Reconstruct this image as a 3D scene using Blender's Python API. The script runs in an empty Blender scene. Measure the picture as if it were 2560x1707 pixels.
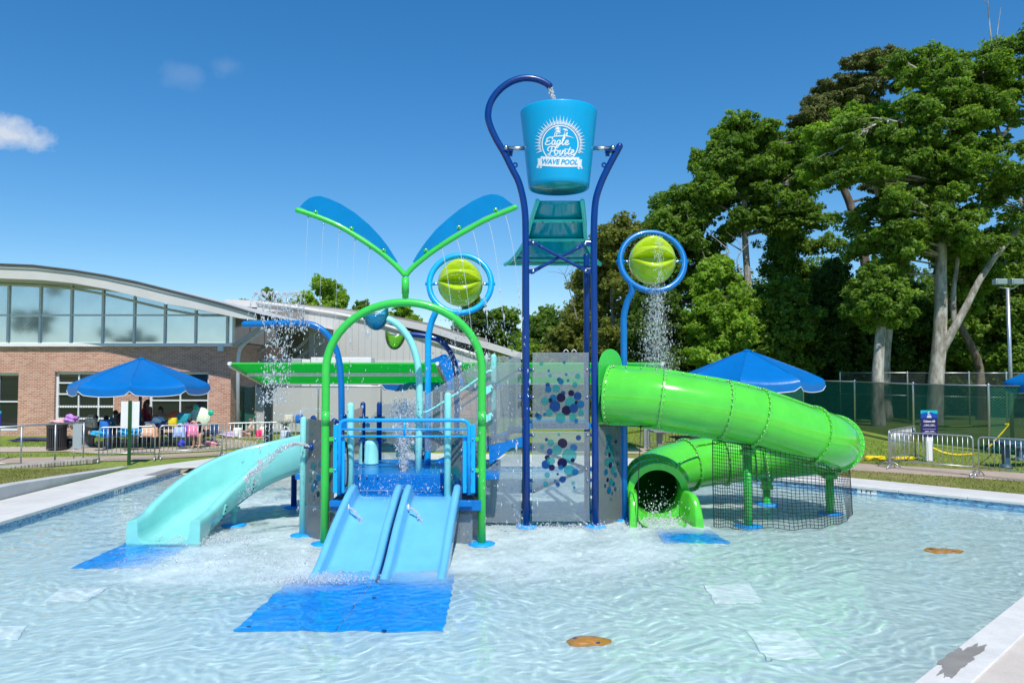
import bpy, bmesh, math, random
import numpy as np
from mathutils import Vector, Matrix, Quaternion
from mathutils.geometry import tessellate_polygon
rad = math.radians
SC = bpy.context.scene
COL = SC.collection
random.seed(7)
RNG = np.random.default_rng(7)

# ---------------------------------------------------------------- camera
EYE = 2.9                 # eye height over the deck (deck top = 0)
FPX = 1900.0              # focal length in pixels of the 2560 px wide photo
TILT = 2.155              # degrees the lens looks up
cam = bpy.data.cameras.new('camera')
cam_ob = bpy.data.objects.new('camera', cam)
COL.objects.link(cam_ob)
cam_ob.location = (0, 0, EYE)
cam_ob.rotation_euler = (rad(90 + TILT), 0, 0)
cam.sensor_width = 36
cam.lens = FPX * 36 / 2560
cam.clip_start = 0.05
cam.clip_end = 3000
SC.camera = cam_ob

# ---------------------------------------------------------------- sky, sun, exposure
SUN_EL, SUN_AZ = 55.0, 10.0        # sun is behind the camera, 10 deg to the right
world = bpy.data.worlds.new('World')
SC.world = world
world.use_nodes = True
wn = world.node_tree
sky = wn.nodes.new('ShaderNodeTexSky')
sky.sky_type = 'NISHITA'
sky.sun_disc = False
sky.sun_elevation = rad(SUN_EL)
sky.sun_rotation = rad(180 - SUN_AZ)
sky.altitude = 0
sky.air_density = 1.0
sky.dust_density = 0.0
sky.ozone_density = 6.0
bg = wn.nodes['Background']
bg.inputs[1].default_value = 0.115
hs = wn.nodes.new('ShaderNodeHueSaturation')
hs.inputs['Saturation'].default_value = 1.36
hs.inputs['Value'].default_value = 1.58
gam = wn.nodes.new('ShaderNodeGamma')
gam.inputs['Gamma'].default_value = 0.86
wn.links.new(sky.outputs[0], gam.inputs['Color'])
wn.links.new(gam.outputs[0], hs.inputs['Color'])
skycol = hs.outputs[0]
sun = bpy.data.lights.new('sun', 'SUN')
sun.energy = 5.0
sun.angle = rad(0.53)
sun.color = (1.0, 0.955, 0.88)
sun.cycles.is_caustics_light = True
sun_ob = bpy.data.objects.new('sun', sun)
COL.objects.link(sun_ob)
sun_ob.rotation_euler = (rad(90 - SUN_EL), 0, rad(SUN_AZ))
sun_ob.location = (5, -20, 30)
SC.view_settings.view_transform = 'Standard'
SC.view_settings.look = 'None'
SC.view_settings.gamma = 1
SC.view_settings.exposure = -0.05
SC.view_settings.use_curve_mapping = False
SC.cycles.max_bounces = 10
SC.cycles.transparent_max_bounces = 16
SC.cycles.sample_clamp_indirect = 6.0
SC.cycles.use_denoising = True
try:
    SC.cycles.denoiser = 'OPENIMAGEDENOISE'
except Exception:
    pass

# ---------------------------------------------------------------- pixel -> place
_c, _s = math.cos(rad(TILT)), math.sin(rad(TILT))
def ray(px, py):
    u, v = (px - 1280) / FPX, -(py - 853.5) / FPX
    return Vector((u, _c - v * _s, _s + v * _c))
def W(px, py, Y):                      # point at depth Y
    d = ray(px, py); t = Y / d.y
    return Vector((d.x * t, Y, EYE + d.z * t))
def G(px, py, z=0.0):                  # point on the level z
    d = ray(px, py); t = (z - EYE) / d.z
    return Vector((d.x * t, d.y * t, z))
def Zp(py, Y): return W(1280, py, Y).z
def Xp(px, Y, py=925): return W(px, py, Y).x

# a few small fair-weather clouds low in the sky, as part of the sky itself
def sky_cloud(px, py, wx, wy, amount, scale, seed):
    global skycol
    d = ray(px, py).normalized(); r = d.cross(Vector((0, 0, 1))).normalized(); u = r.cross(d)
    tc = wn.nodes.new('ShaderNodeTexCoord')
    def dot(v, off=0.0):
        n = wn.nodes.new('ShaderNodeVectorMath'); n.operation = 'DOT_PRODUCT'; n.inputs[1].default_value = v
        wn.links.new(tc.outputs['Generated'], n.inputs[0]); return n.outputs['Value']
    def math_(op, a, b):
        n = wn.nodes.new('ShaderNodeMath'); n.operation = op
        for i, q in enumerate((a, b)):
            if isinstance(q, (int, float)): n.inputs[i].default_value = q
            else: wn.links.new(q, n.inputs[i])
        return n.outputs[0]
    x = math_('DIVIDE', dot(r), wx / FPX); y = math_('DIVIDE', dot(u), wy / FPX)
    rr = math_('SQRT', math_('ADD', math_('MULTIPLY', x, x), math_('MULTIPLY', y, y)), 0)
    front = math_('GREATER_THAN', dot(d), 0.0)
    ns = wn.nodes.new('ShaderNodeTexNoise'); ns.noise_dimensions = '4D'; ns.inputs['Scale'].default_value = scale; ns.inputs['Detail'].default_value = 8; ns.inputs['Roughness'].default_value = .6; ns.inputs['W'].default_value = seed
    wn.links.new(tc.outputs['Generated'], ns.inputs['Vector'])
    m = math_('SUBTRACT', math_('MULTIPLY', math_('SUBTRACT', 1.0, rr), .9), math_('MULTIPLY', math_('SUBTRACT', ns.outputs[0], .5), -2.6))
    m = math_('MULTIPLY', math_('MINIMUM', math_('MAXIMUM', math_('MULTIPLY', m, 1.4), 0.0), 1.0), math_('MULTIPLY', front, amount))
    mx = wn.nodes.new('ShaderNodeMix'); mx.data_type = 'RGBA'
    wn.links.new(m, mx.inputs[0]); wn.links.new(skycol, mx.inputs[6]); mx.inputs[7].default_value = (6.0, 6.6, 7.6, 1)
    skycol = mx.outputs[2]
sky_cloud(28, 342, 85, 36, .95, 22, 1.0)
sky_cloud(455, 190, 60, 30, .10, 20, 4.3)
sky_cloud(560, 168, 34, 24, .09, 24, 7.7)
wn.links.new(skycol, bg.inputs[0])
# ---------------------------------------------------------------- materials
def srgb(r, g, b):
    f = lambda c: (c / 255 / 12.92) if c <= 10 else ((c / 255 + .055) / 1.055) ** 2.4
    return (f(r), f(g), f(b))
def newmat(name):
    m = bpy.data.materials.new(name); m.use_nodes = True
    return m, m.node_tree, m.node_tree.nodes['Principled BSDF']
def N(nt, kind, **kw):
    n = nt.nodes.new(kind)
    for k, v in kw.items():
        if hasattr(n, k): setattr(n, k, v)
        else: n.inputs[k.replace('_', ' ')].default_value = v
    return n
def noise(nt, scale, detail=4, rough=.55, coord='Object', stretch=None, dist=0.0):
    tc = nt.nodes.new('ShaderNodeTexCoord')
    n = nt.nodes.new('ShaderNodeTexNoise')
    n.inputs['Scale'].default_value = scale; n.inputs['Detail'].default_value = detail
    n.inputs['Roughness'].default_value = rough; n.inputs['Distortion'].default_value = dist
    if stretch:
        mp = nt.nodes.new('ShaderNodeMapping'); mp.inputs['Scale'].default_value = stretch
        nt.links.new(tc.outputs[coord], mp.inputs[0]); nt.links.new(mp.outputs[0], n.inputs['Vector'])
    else:
        nt.links.new(tc.outputs[coord], n.inputs['Vector'])
    return n
def ramp(nt, src, stops):
    r = nt.nodes.new('ShaderNodeValToRGB')
    e = r.color_ramp.elements
    while len(e) < len(stops): e.new(0.5)
    for k, (p, c) in enumerate(stops):
        e[k].position = p
        e[k].color = (*c, 1) if len(c) == 3 else c
    nt.links.new(src, r.inputs[0])
    return r
def bump(nt, b, src, strength, dist=.01):
    n = nt.nodes.new('ShaderNodeBump'); n.inputs['Strength'].default_value = strength
    n.inputs['Distance'].default_value = dist
    nt.links.new(src, n.inputs['Height']); nt.links.new(n.outputs[0], b.inputs['Normal'])
def mul(c, k): return tuple(min(1, x * k) for x in c)
def plain(name, col, rough=.4, metal=0.0, var=.08, vscale=3.0, coat=0.0, bumpy=0.0, bscale=60, stretch=None, ior=None):
    m, nt, b = newmat(name)
    b.inputs['Roughness'].default_value = rough
    b.inputs['Metallic'].default_value = metal
    b.inputs['Coat Weight'].default_value = coat
    b.inputs['Coat Roughness'].default_value = .06
    if ior: b.inputs['IOR'].default_value = ior
    if var:
        n = noise(nt, vscale, 5, .6, stretch=stretch)
        r = ramp(nt, n.outputs[0], [(.3, mul(col, 1 - var)), (.7, mul(col, 1 + var))])
        nt.links.new(r.outputs[0], b.inputs['Base Color'])
    else:
        b.inputs['Base Color'].default_value = (*col, 1)
    if bumpy:
        n2 = noise(nt, bscale, 4)
        bump(nt, b, n2.outputs[0], bumpy)
    return m
def paint(name, col, rough=.3, coat=.22, var=.08):     # glossy powder coat / gel coat with faint scuffs and water spots
    m, nt, b = newmat(name)
    n = noise(nt, 2.2, 6, .65)
    r = ramp(nt, n.outputs[0], [(.3, mul(col, 1 - var)), (.72, mul(col, 1 + var))])
    nt.links.new(r.outputs[0], b.inputs['Base Color'])
    n2 = noise(nt, 26, 3, .6)
    rr = ramp(nt, n2.outputs[0], [(.3, (rough * .85,) * 3), (.8, (rough * 1.25,) * 3)])
    nt.links.new(rr.outputs[0], b.inputs['Roughness'])
    b.inputs['Coat Weight'].default_value = coat
    b.inputs['Coat Roughness'].default_value = .08
    b.inputs['Specular IOR Level'].default_value = .35
    n3 = noise(nt, 9, 2)
    bump(nt, b, n3.outputs[0], .02, .02)
    return m
def clearmat(name, tint, haze=.12, hazecol=(.6, .68, .72), spots=0.0, gloss_rough=.05):
    m, nt, b = newmat(name)
    nt.nodes.remove(b)
    out = nt.nodes['Material Output']
    tr = nt.nodes.new('ShaderNodeBsdfTransparent'); tr.inputs[0].default_value = (*tint, 1)
    df = nt.nodes.new('ShaderNodeBsdfDiffuse'); df.inputs[0].default_value = (*hazecol, 1)
    gl = nt.nodes.new('ShaderNodeBsdfGlossy'); gl.inputs['Roughness'].default_value = gloss_rough
    fr = nt.nodes.new('ShaderNodeFresnel'); fr.inputs[0].default_value = 1.45
    m1 = nt.nodes.new('ShaderNodeMixShader'); m2 = nt.nodes.new('ShaderNodeMixShader')
    if spots:
        tc = nt.nodes.new('ShaderNodeTexCoord')
        mp = nt.nodes.new('ShaderNodeMapping'); mp.inputs['Scale'].default_value = (1, 1, .10)
        v = nt.nodes.new('ShaderNodeTexNoise'); v.inputs['Scale'].default_value = 38; v.inputs['Detail'].default_value = 4
        nt.links.new(tc.outputs['Object'], mp.inputs[0]); nt.links.new(mp.outputs[0], v.inputs['Vector'])
        vo = nt.nodes.new('ShaderNodeTexVoronoi'); vo.inputs['Scale'].default_value = 46
        nt.links.new(tc.outputs['Object'], vo.inputs['Vector'])
        r1 = ramp(nt, v.outputs[0], [(.3, (haze * .86,) * 3), (.75, (haze * 1.18,) * 3)])
        r2 = ramp(nt, vo.outputs['Distance'], [(.10, (spots,) * 3), (.2, (0, 0, 0))])
        ad = nt.nodes.new('ShaderNodeMath'); ad.operation = 'ADD'
        nt.links.new(r1.outputs[0], ad.inputs[0]); nt.links.new(r2.outputs[0], ad.inputs[1])
        nt.links.new(ad.outputs[0], m1.inputs[0])
    else:
        m1.inputs[0].default_value = haze
    nt.links.new(tr.outputs[0], m1.inputs[1]); nt.links.new(df.outputs[0], m1.inputs[2])
    nt.links.new(fr.outputs[0], m2.inputs[0]); nt.links.new(m1.outputs[0], m2.inputs[1]); nt.links.new(gl.outputs[0], m2.inputs[2])
    nt.links.new(m2.outputs[0], out.inputs[0])
    return m
def fabric(name, col, trans=.35, rough=.5):
    m, nt, b = newmat(name)
    out = nt.nodes['Material Output']
    n = noise(nt, 3, 4)
    r = ramp(nt, n.outputs[0], [(.3, mul(col, .94)), (.7, mul(col, 1.06))])
    nt.links.new(r.outputs[0], b.inputs['Base Color'])
    b.inputs['Roughness'].default_value = rough
    t = nt.nodes.new('ShaderNodeBsdfTranslucent')
    nt.links.new(r.outputs[0], t.inputs[0])
    mx = nt.nodes.new('ShaderNodeMixShader'); mx.inputs[0].default_value = trans
    nt.links.new(b.outputs[0], mx.inputs[1]); nt.links.new(t.outputs[0], mx.inputs[2]); nt.links.new(mx.outputs[0], out.inputs[0])
    n2 = noise(nt, 5, 3, stretch=(1, 1, .3)); bump(nt, b, n2.outputs[0], .25, .03)
    return m

M = {}
M['green'] = paint('green_powder_coat', (.045, .56, .075))
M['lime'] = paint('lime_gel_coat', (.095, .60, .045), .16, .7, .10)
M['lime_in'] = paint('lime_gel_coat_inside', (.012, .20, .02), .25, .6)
M['navy'] = paint('navy_powder_coat', (.0, .036, .21))
M['midblue'] = paint('blue_powder_coat', (.0, .165, .50))
M['skyblue'] = paint('light_blue_powder_coat', (.0, .40, .86))
M['railblue'] = paint('rail_blue_powder_coat', (.006, .36, .86))
M['turq'] = paint('turquoise_powder_coat', (.27, .74, .69), .35, .2)
M['aqua'] = paint('aqua_gel_coat', (.23, .67, .62), .2, .5)
M['slideblue'] = paint('sky_blue_gel_coat', (.13, .45, .74), .2, .4)
M['deckblue'] = paint('platform_blue', (.0, .17, .54), .35, .2)
M['bucket'] = paint('bucket_blue', (.0, .37, .69), .4, .1, .03)
M['ball'] = paint('yellow_green_gel_coat', (.46, .64, .008), .2, .7, .04)
M['teal'] = paint('teal_panel', (.0, .36, .50), .12, .6)
M['tealrail'] = paint('teal_rail', (.03, .74, .70), .25, .4)
M['steel'] = plain('brushed_steel', (.62, .62, .62), .25, 1.0, .06, 20)
M['bolt'] = plain('bolt_steel', (.55, .55, .53), .3, 1.0, .05, 20)
M['galv'] = plain('galvanised_steel', (.52, .54, .56), .38, .75, .12, 8)
M['darkgrey'] = plain('dark_grey_coat', (.07, .075, .08), .45, 0, .12, 5)
M['tablegrey'] = plain('grey_recycled_plastic', (.2, .21, .22), .6, 0, .12, 5)
M['black'] = plain('black_rubber', (.012, .012, .013), .6, 0, .1, 5)
M['white'] = plain('white_paint', (.78, .79, .78), .45, 0, .03, 3)
M['print'] = plain('white_print', (.82, .83, .84), .5, 0, 0)
M['mat'] = plain('blue_foam_mat', (.0, .33, .86), .6, 0, .05, 6)
M['orange'] = plain('orange_plastic', (.72, .26, .02), .4, 0, .18, 6)
M['clear'] = clearmat('clear_panel', (.90, .94, .95), .24, (.50, .57, .62), .3)
M['clear_low'] = clearmat('smoky_panel', (.84, .885, .91), .30, (.46, .53, .58), .2)
M['leafblue'] = fabric('leaf_sheet', (.0, .29, .66), .3, .25)
M['bowlblue'] = clearmat('blue_bowl_plastic', (.35, .85, .96), .22, (.05, .62, .85))
M['bowlgreen'] = clearmat('green_bowl_plastic', (.65, .92, .35), .2, (.35, .75, .1))
M['canopy'] = fabric('green_canopy_cloth', (.0, .42, .035), .6, .6)
M['umb'] = fabric('blue_umbrella_cloth', (.0, .165, .52), .12, .36)
M['umbdark'] = plain('umbrella_pole_blue', (.03, .09, .14), .45, 0, .1)

# ---------------------------------------------------------------- mesh builder
class MB:
    def __init__(s): s.v = []; s.f = []; s.sm = []; s.mi = []; s.k = 0
    def add(s, vs, fs, smooth=False, mi=None):
        o = len(s.v)
        s.v.extend([tuple(p) for p in vs])
        s.f.extend([tuple(i + o for i in f) for f in fs])
        s.sm.extend([smooth] * len(fs)); s.mi.extend([s.k if mi is None else mi] * len(fs))
        return s
    def box(s, c, d, R=None):
        hx, hy, hz = d[0] / 2, d[1] / 2, d[2] / 2
        P = [Vector((x, y, z)) for x in (-hx, hx) for y in (-hy, hy) for z in (-hz, hz)]
        if R is not None: P = [R @ p for p in P]
        c = Vector(c)
        return s.add([p + c for p in P], [(0, 1, 3, 2), (4, 6, 7, 5), (0, 4, 5, 1), (2, 3, 7, 6), (0, 2, 6, 4), (1, 5, 7, 3)])
    def bar(s, a, b, w, h, up=(0, 0, 1)):            # rectangular bar from a to b
        a, b = Vector(a), Vector(b); d = (b - a); L = d.length; d.normalize()
        x = d.cross(Vector(up))
        if x.length < 1e-4: x = d.cross(Vector((0, 1, 0)))
        x.normalize(); z = x.cross(d)
        R = Matrix((x, d, z)).transposed()
        return s.box((a + b) / 2, (w, L, h), R)
    def tube(s, pts, r, n=12, closed=False, cap=True, dome=False):
        pts = [Vector(p) for p in pts]
        if dome and not closed:
            r0 = r if not isinstance(r, (list, tuple)) else r[0]
            r1 = r if not isinstance(r, (list, tuple)) else r[-1]
            d0 = (pts[0] - pts[1]).normalized(); d1 = (pts[-1] - pts[-2]).normalized()
            rs = list(r) if isinstance(r, (list, tuple)) else [r] * len(pts)
            A = [(.95, .31), (.7, .71), (.35, .94)]
            if dome in (True, 'both', 'start'):
                pre = [pts[0] + d0 * r0 * h for h, _ in A]; prr = [r0 * k for _, k in A]
                pts = pre + pts; rs = prr + rs
            if dome in (True, 'both', 'end'):
                pts = pts + [pts[-1] + d1 * r1 * h for h, _ in reversed(A)]; rs = rs + [r1 * k for _, k in reversed(A)]
            r = rs
        m = len(pts)
        rs = r if isinstance(r, (list, tuple)) else [r] * m
        tang = []
        for i in range(m):
            if closed: t = pts[(i + 1) % m] - pts[i - 1]
            else: t = pts[min(i + 1, m - 1)] - pts[max(i - 1, 0)]
            tang.append(t.normalized() if t.length > 1e-9 else Vector((0, 0, 1)))
        ref = Vector((0, 0, 1)) if abs(tang[0].z) < .9 else Vector((0, 1, 0))
        u = tang[0].cross(ref).normalized()
        vs = []
        for i in range(m):
            if i:
                q = tang[i - 1].rotation_difference(tang[i]); u = (q @ u)
                u = (u - tang[i] * u.dot(tang[i])).normalized()
            w = tang[i].cross(u)
            for k in range(n):
                a = 2 * math.pi * k / n
                vs.append(pts[i] + (u * math.cos(a) + w * math.sin(a)) * rs[i])
        fs = []
        for i in range(m if closed else m - 1):
            j = (i + 1) % m
            for k in range(n):
                l = (k + 1) % n
                fs.append((i * n + k, i * n + l, j * n + l, j * n + k))
        s.add(vs, fs, True)
        if cap and not closed:
            o = len(s.v) - len(vs)
            s.f.append(tuple(o + k for k in reversed(range(n)))); s.sm.append(False); s.mi.append(s.k)
            s.f.append(tuple(o + (m - 1) * n + k for k in range(n))); s.sm.append(False); s.mi.append(s.k)
        return s
    def lathe(s, prof, c, n=24, axis=None, smooth=True):
        c = Vector(c); Q = Vector((0, 0, 1)).rotation_difference(Vector(axis)) if axis is not None else None
        vs = []
        for r, z in prof:
            for k in range(n):
                a = 2 * math.pi * k / n
                p = Vector((r * math.cos(a), r * math.sin(a), z))
                vs.append(c + (Q @ p if Q else p))
        fs = []
        for i in range(len(prof) - 1):
            for k in range(n):
                l = (k + 1) % n
                fs.append((i * n + k, i * n + l, (i + 1) * n + l, (i + 1) * n + k))
        return s.add(vs, fs, smooth)
    def disc(s, c, r, h, n=20, axis=None):
        return s.lathe([(1e-4, 0), (r, 0), (r, h), (1e-4, h)], c, n, axis, False)
    def sph(s, c, r, nu=12, nv=8, sc=(1, 1, 1), R=None):
        vs, fs = [], []
        c = Vector(c)
        for i in range(nv + 1):
            t = math.pi * i / nv
            for k in range(nu):
                a = 2 * math.pi * k / nu
                p = Vector((math.sin(t) * math.cos(a) * r * sc[0], math.sin(t) * math.sin(a) * r * sc[1], math.cos(t) * r * sc[2]))
                vs.append(c + (R @ p if R else p))
        for i in range(nv):
            for k in range(nu):
                l = (k + 1) % nu
                fs.append((i * nu + k, (i + 1) * nu + k, (i + 1) * nu + l, i * nu + l))
        return s.add(vs, fs, True)
    def prism(s, poly, ext):                         # closed polygon extruded along ext
        P = [Vector(p) for p in poly]; e = Vector(ext); n = len(P)
        fs = [tuple(range(n)), tuple(range(2 * n - 1, n - 1, -1))]
        for k in range(n):
            l = (k + 1) % n
            fs.append((l, k, n + k, n + l))
        return s.add(P + [p + e for p in P], fs)
    def sheet(s, poly, z=None, holes=()):            # flat polygon (with holes)
        loops = [[Vector((p[0], p[1], z if z is not None else p[2])) for p in poly]]
        loops += [[Vector((p[0], p[1], z if z is not None else p[2])) for p in h] for h in holes]
        tris = tessellate_polygon(loops)
        P = [p for l in loops for p in l]
        out = []
        for t in tris:
            a, b, c = (P[i] for i in t)
            out.append(t if (b - a).cross(c - a).z > 0 else t[::-1])
        return s.add(P, out)
    def grid(s, fn, nu, nv, smooth=True, closeu=False):
        vs = [fn(i / (nu if closeu else nu - 1), j / (nv - 1)) for j in range(nv) for i in range(nu)]
        fs = []
        for j in range(nv - 1):
            for i in range(nu if closeu else nu - 1):
                k = (i + 1) % nu
                fs.append((j * nu + i, j * nu + k, (j + 1) * nu + k, (j + 1) * nu + i))
        return s.add(vs, fs, smooth)
    def build(s, name, mats, parent=None, bev=0.0, kind=None, seg=2):
        me = bpy.data.meshes.new(name)
        me.from_pydata(s.v, [], s.f)
        me.polygons.foreach_set('use_smooth', s.sm)
        if not isinstance(mats, (list, tuple)): mats = [mats]
        for m in mats: me.materials.append(M[m] if isinstance(m, str) else m)
        if len(mats) > 1: me.polygons.foreach_set('material_index', s.mi)
        me.update()
        return link(name, me, parent, bev, kind, seg)
def link(name, me, parent=None, bev=0.0, kind=None, seg=2):
    o = bpy.data.objects.new(name, me); COL.objects.link(o)
    if parent is not None:
        o.parent = parent
        R = parent; off = Matrix.Identity(4)
        while R is not None:
            off = Matrix.Translation(R.location) @ off if R.parent is None else off
            R = R.parent
        o.matrix_parent_inverse = off.inverted() if parent.parent is None else Matrix.Identity(4)
    if bev:
        b = o.modifiers.new('bevel', 'BEVEL'); b.width = bev; b.segments = seg; b.limit_method = 'ANGLE'; b.angle_limit = rad(40)
    if kind: o['kind'] = kind
    n = len(me.vertices)
    if n:
        z = np.empty(n * 3, np.float32); me.vertices.foreach_get('co', z)
        if z[2::3].min() < -0.12: o.cycles.is_caustics_receiver = True
    return o
def thing(name, label, cat, loc=(0, 0, 0), group=None):
    o = bpy.data.objects.new(name, None); COL.objects.link(o)
    o.location = loc; o['label'] = label; o['category'] = cat
    o.empty_display_size = .2
    if group: o['group'] = group
    return o
def tag(o, label, cat, group=None, kind=None):
    o['label'] = label; o['category'] = cat
    if group: o['group'] = group
    if kind: o['kind'] = kind
    return o
def dup(root, loc=None, rotz=None, label=None):
    r = root.copy(); COL.objects.link(r)
    if loc is not None: r.location = loc
    if rotz is not None: r.rotation_euler = (0, 0, rotz)
    if label: r['label'] = label
    for ch in list(root.children):
        c = ch.copy(); COL.objects.link(c); c.parent = r; c.matrix_parent_inverse = ch.matrix_parent_inverse
        for g in list(ch.children):
            d = g.copy(); COL.objects.link(d); d.parent = c; d.matrix_parent_inverse = g.matrix_parent_inverse
    return r
def struct(name, mb, m, **k): return mb.build(name, m, None, kind='structure', **k)
def arr(name, V, F, mat, parent=None, kind=None, smooth=False, attr=None):   # numpy mesh
    me = bpy.data.meshes.new(name)
    V = np.asarray(V, np.float32); F = np.asarray(F, np.int32)
    k = F.shape[1]
    me.vertices.add(len(V)); me.vertices.foreach_set('co', V.ravel())
    me.loops.add(F.size); me.loops.foreach_set('vertex_index', F.ravel())
    me.polygons.add(len(F)); me.polygons.foreach_set('loop_start', np.arange(0, F.size, k, dtype=np.int32))
    me.polygons.foreach_set('use_smooth', np.full(len(F), smooth))
    if attr is not None:
        a = me.attributes.new('tone', 'FLOAT', 'FACE'); a.data.foreach_set('value', np.asarray(attr, np.float32))
    me.materials.append(M[mat] if isinstance(mat, str) else mat)
    me.update(calc_edges=True); me.validate()
    return link(name, me, parent, 0, kind)
def spline(ctrl, n=8, closed=False):               # Catmull-Rom through the control points
    P = [Vector(p) for p in ctrl]; out = []
    m = len(P)
    for i in range(m if closed else m - 1):
        if closed: p0, p1, p2, p3 = P[i - 1], P[i], P[(i + 1) % m], P[(i + 2) % m]
        else: p0, p1, p2, p3 = P[max(i - 1, 0)], P[i], P[i + 1], P[min(i + 2, m - 1)]
        for k in range(n):
            t = k / n
            out.append(.5 * ((2 * p1) + (p2 - p0) * t + (2 * p0 - 5 * p1 + 4 * p2 - p3) * t * t + (3 * p1 - p0 - 3 * p2 + p3) * t ** 3))
    if not closed: out.append(P[-1])
    return out
def arcpath(pts, radii, n=8):                       # polyline with rounded corners
    P = [Vector(p) for p in pts]; out = [P[0]]
    for i in range(1, len(P) - 1):
        r = radii if not isinstance(radii, (list, tuple)) else radii[i - 1]
        a, b = (P[i - 1] - P[i]).normalized(), (P[i + 1] - P[i]).normalized()
        A, B = P[i] + a * r, P[i] + b * r
        for k in range(n + 1):
            t = k / n
            out.append(A * (1 - t) ** 2 + P[i] * 2 * t * (1 - t) + B * t * t)
    out.append(P[-1])
    return out
def boltset(name, pts, r, parent, axis=(0, -1, 0), mat='bolt'):   # many tiny bolt heads: one part
    mb = MB()
    for p in pts:
        ax = axis if not (isinstance(p, tuple) and len(p) == 2 and isinstance(p[1], Vector)) else p[1]
        q = p if ax is axis else p[0]
        mb.lathe([(r, 0), (r, r * .5), (r * .55, r * .8), (1e-4, r * .85)], q, 7, ax)
    return mb.build(name, mat, parent, kind='stuff' if len(pts) > 12 else None)
def textmesh(s, size=1.0, shear=0.0, bold=0.0):
    cu = bpy.data.curves.new('t', 'FONT'); cu.body = s; cu.size = size; cu.shear = shear; cu.offset = bold
    cu.align_x = 'CENTER'; cu.align_y = 'CENTER'; cu.resolution_u = 3
    ob = bpy.data.objects.new('t', cu); COL.objects.link(ob)
    bpy.context.view_layer.update()
    dg = bpy.context.evaluated_depsgraph_get()
    me = bpy.data.meshes.new_from_object(ob.evaluated_get(dg))
    V = [v.co.copy() for v in me.vertices]; F = [tuple(p.vertices) for p in me.polygons]
    bpy.data.objects.remove(ob); bpy.data.curves.remove(cu); bpy.data.meshes.remove(me)
    return V, F
# ================================================================ SETTING: pool, deck, lawns, paths
WZ, FZ = -0.18, -0.45
POOL = [(-9.8, .5), (-3.2, .5), (12.57, 15.56), (4.0, 23.45), (-7.5, 23.45), (-9.8, 22.6)]
def inside(x, y, P=POOL):
    c = np.zeros(np.shape(x), bool); n = len(P)
    for i in range(n):
        x0, y0 = P[i]; x1, y1 = P[(i + 1) % n]
        if y0 == y1: continue
        h = ((y0 > y) != (y1 > y)) & (x < (x1 - x0) * (y - y0) / (y1 - y0) + x0)
        c ^= h
    return c
# --- lawn (one sheet out to the horizon, with the pool cut out)
def grassmat(name, a, b, c, dry):
    m, nt, bs = newmat(name)
    n1 = noise(nt, .35, 6, .6); n2 = noise(nt, 9, 5, .7, stretch=(1, 1, 1))
    r1 = ramp(nt, n1.outputs[0], [(.32, a), (.5, b), (.66, c)])
    r2 = ramp(nt, n2.outputs[0], [(.3, (.55, .55, .55)), (.7, (1.35, 1.35, 1.3))])
    mx = nt.nodes.new('ShaderNodeMix'); mx.data_type = 'RGBA'; mx.blend_type = 'MULTIPLY'; mx.inputs[0].default_value = 1
    nt.links.new(r1.outputs[0], mx.inputs[6]); nt.links.new(r2.outputs[0], mx.inputs[7])
    n3 = noise(nt, 1.1, 5, .65)
    r3 = ramp(nt, n3.outputs[0], [(.52, (0, 0, 0)), (.7, (.75, .75, .75))])
    m2 = nt.nodes.new('ShaderNodeMix'); m2.data_type = 'RGBA'
    nt.links.new(r3.outputs[0], m2.inputs[0]); nt.links.new(mx.outputs[2], m2.inputs[6]); m2.inputs[7].default_value = (*dry, 1)
    nt.links.new(m2.outputs[2], bs.inputs['Base Color'])
    bs.inputs['Roughness'].default_value = .8; bs.inputs['Specular IOR Level'].default_value = .15
    bump(nt, bs, n2.outputs[0], .8, .06)
    return m
M['lawn'] = grassmat('lawn_grass', (.15, .235, .03), (.20, .29, .045), (.25, .31, .07), (.30, .25, .11))
M['lawn_dry'] = grassmat('patchy_grass', (.16, .19, .04), (.22, .24, .06), (.27, .25, .09), (.34, .26, .14))
lawn = MB().sheet([(-700, -300), (700, -300), (700, 1500), (-700, 1500)], -.03, [POOL])
struct('lawn', lawn, 'lawn')
# --- pool shell
def tilemat():
    m, nt, b = newmat('pool_mosaic_tile')
    uv = nt.nodes.new('ShaderNodeUVMap')
    br = nt.nodes.new('ShaderNodeTexBrick')
    br.inputs['Color1'].default_value = (.008, .045, .26, 1); br.inputs['Color2'].default_value = (.20, .50, .70, 1)
    br.inputs['Mortar'].default_value = (.45, .55, .6, 1); br.inputs['Scale'].default_value = 1
    br.inputs['Mortar Size'].default_value = .002; br.inputs['Brick Width'].default_value = .062; br.inputs['Row Height'].default_value = .03
    br.inputs['Bias'].default_value = .1
    nt.links.new(uv.outputs[0], br.inputs['Vector']); nt.links.new(br.outputs[0], b.inputs['Base Color'])
    b.inputs['Roughness'].default_value = .15
    return m
M['tile'] = tilemat()
M['plaster'] = plain('pool_plaster', (.62, .715, .70), .6, 0, .05, 1.6)
floor = MB().sheet([(x * 1.0, y) for x, y in POOL], FZ)
struct('pool_floor', floor, 'plaster')
ramp_ = MB()
ramp_.add([(-9.8, 20.6, FZ + .004), (-3.6, 20.6, FZ + .004), (-3.6, 23.9, .0), (-9.8, 23.9, .0)], [(0, 1, 2, 3)])
struct('beach_entry', ramp_, plain('pale_concrete', (.62, .61, .58), .75, 0, .08, 2, bumpy=.1))
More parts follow.
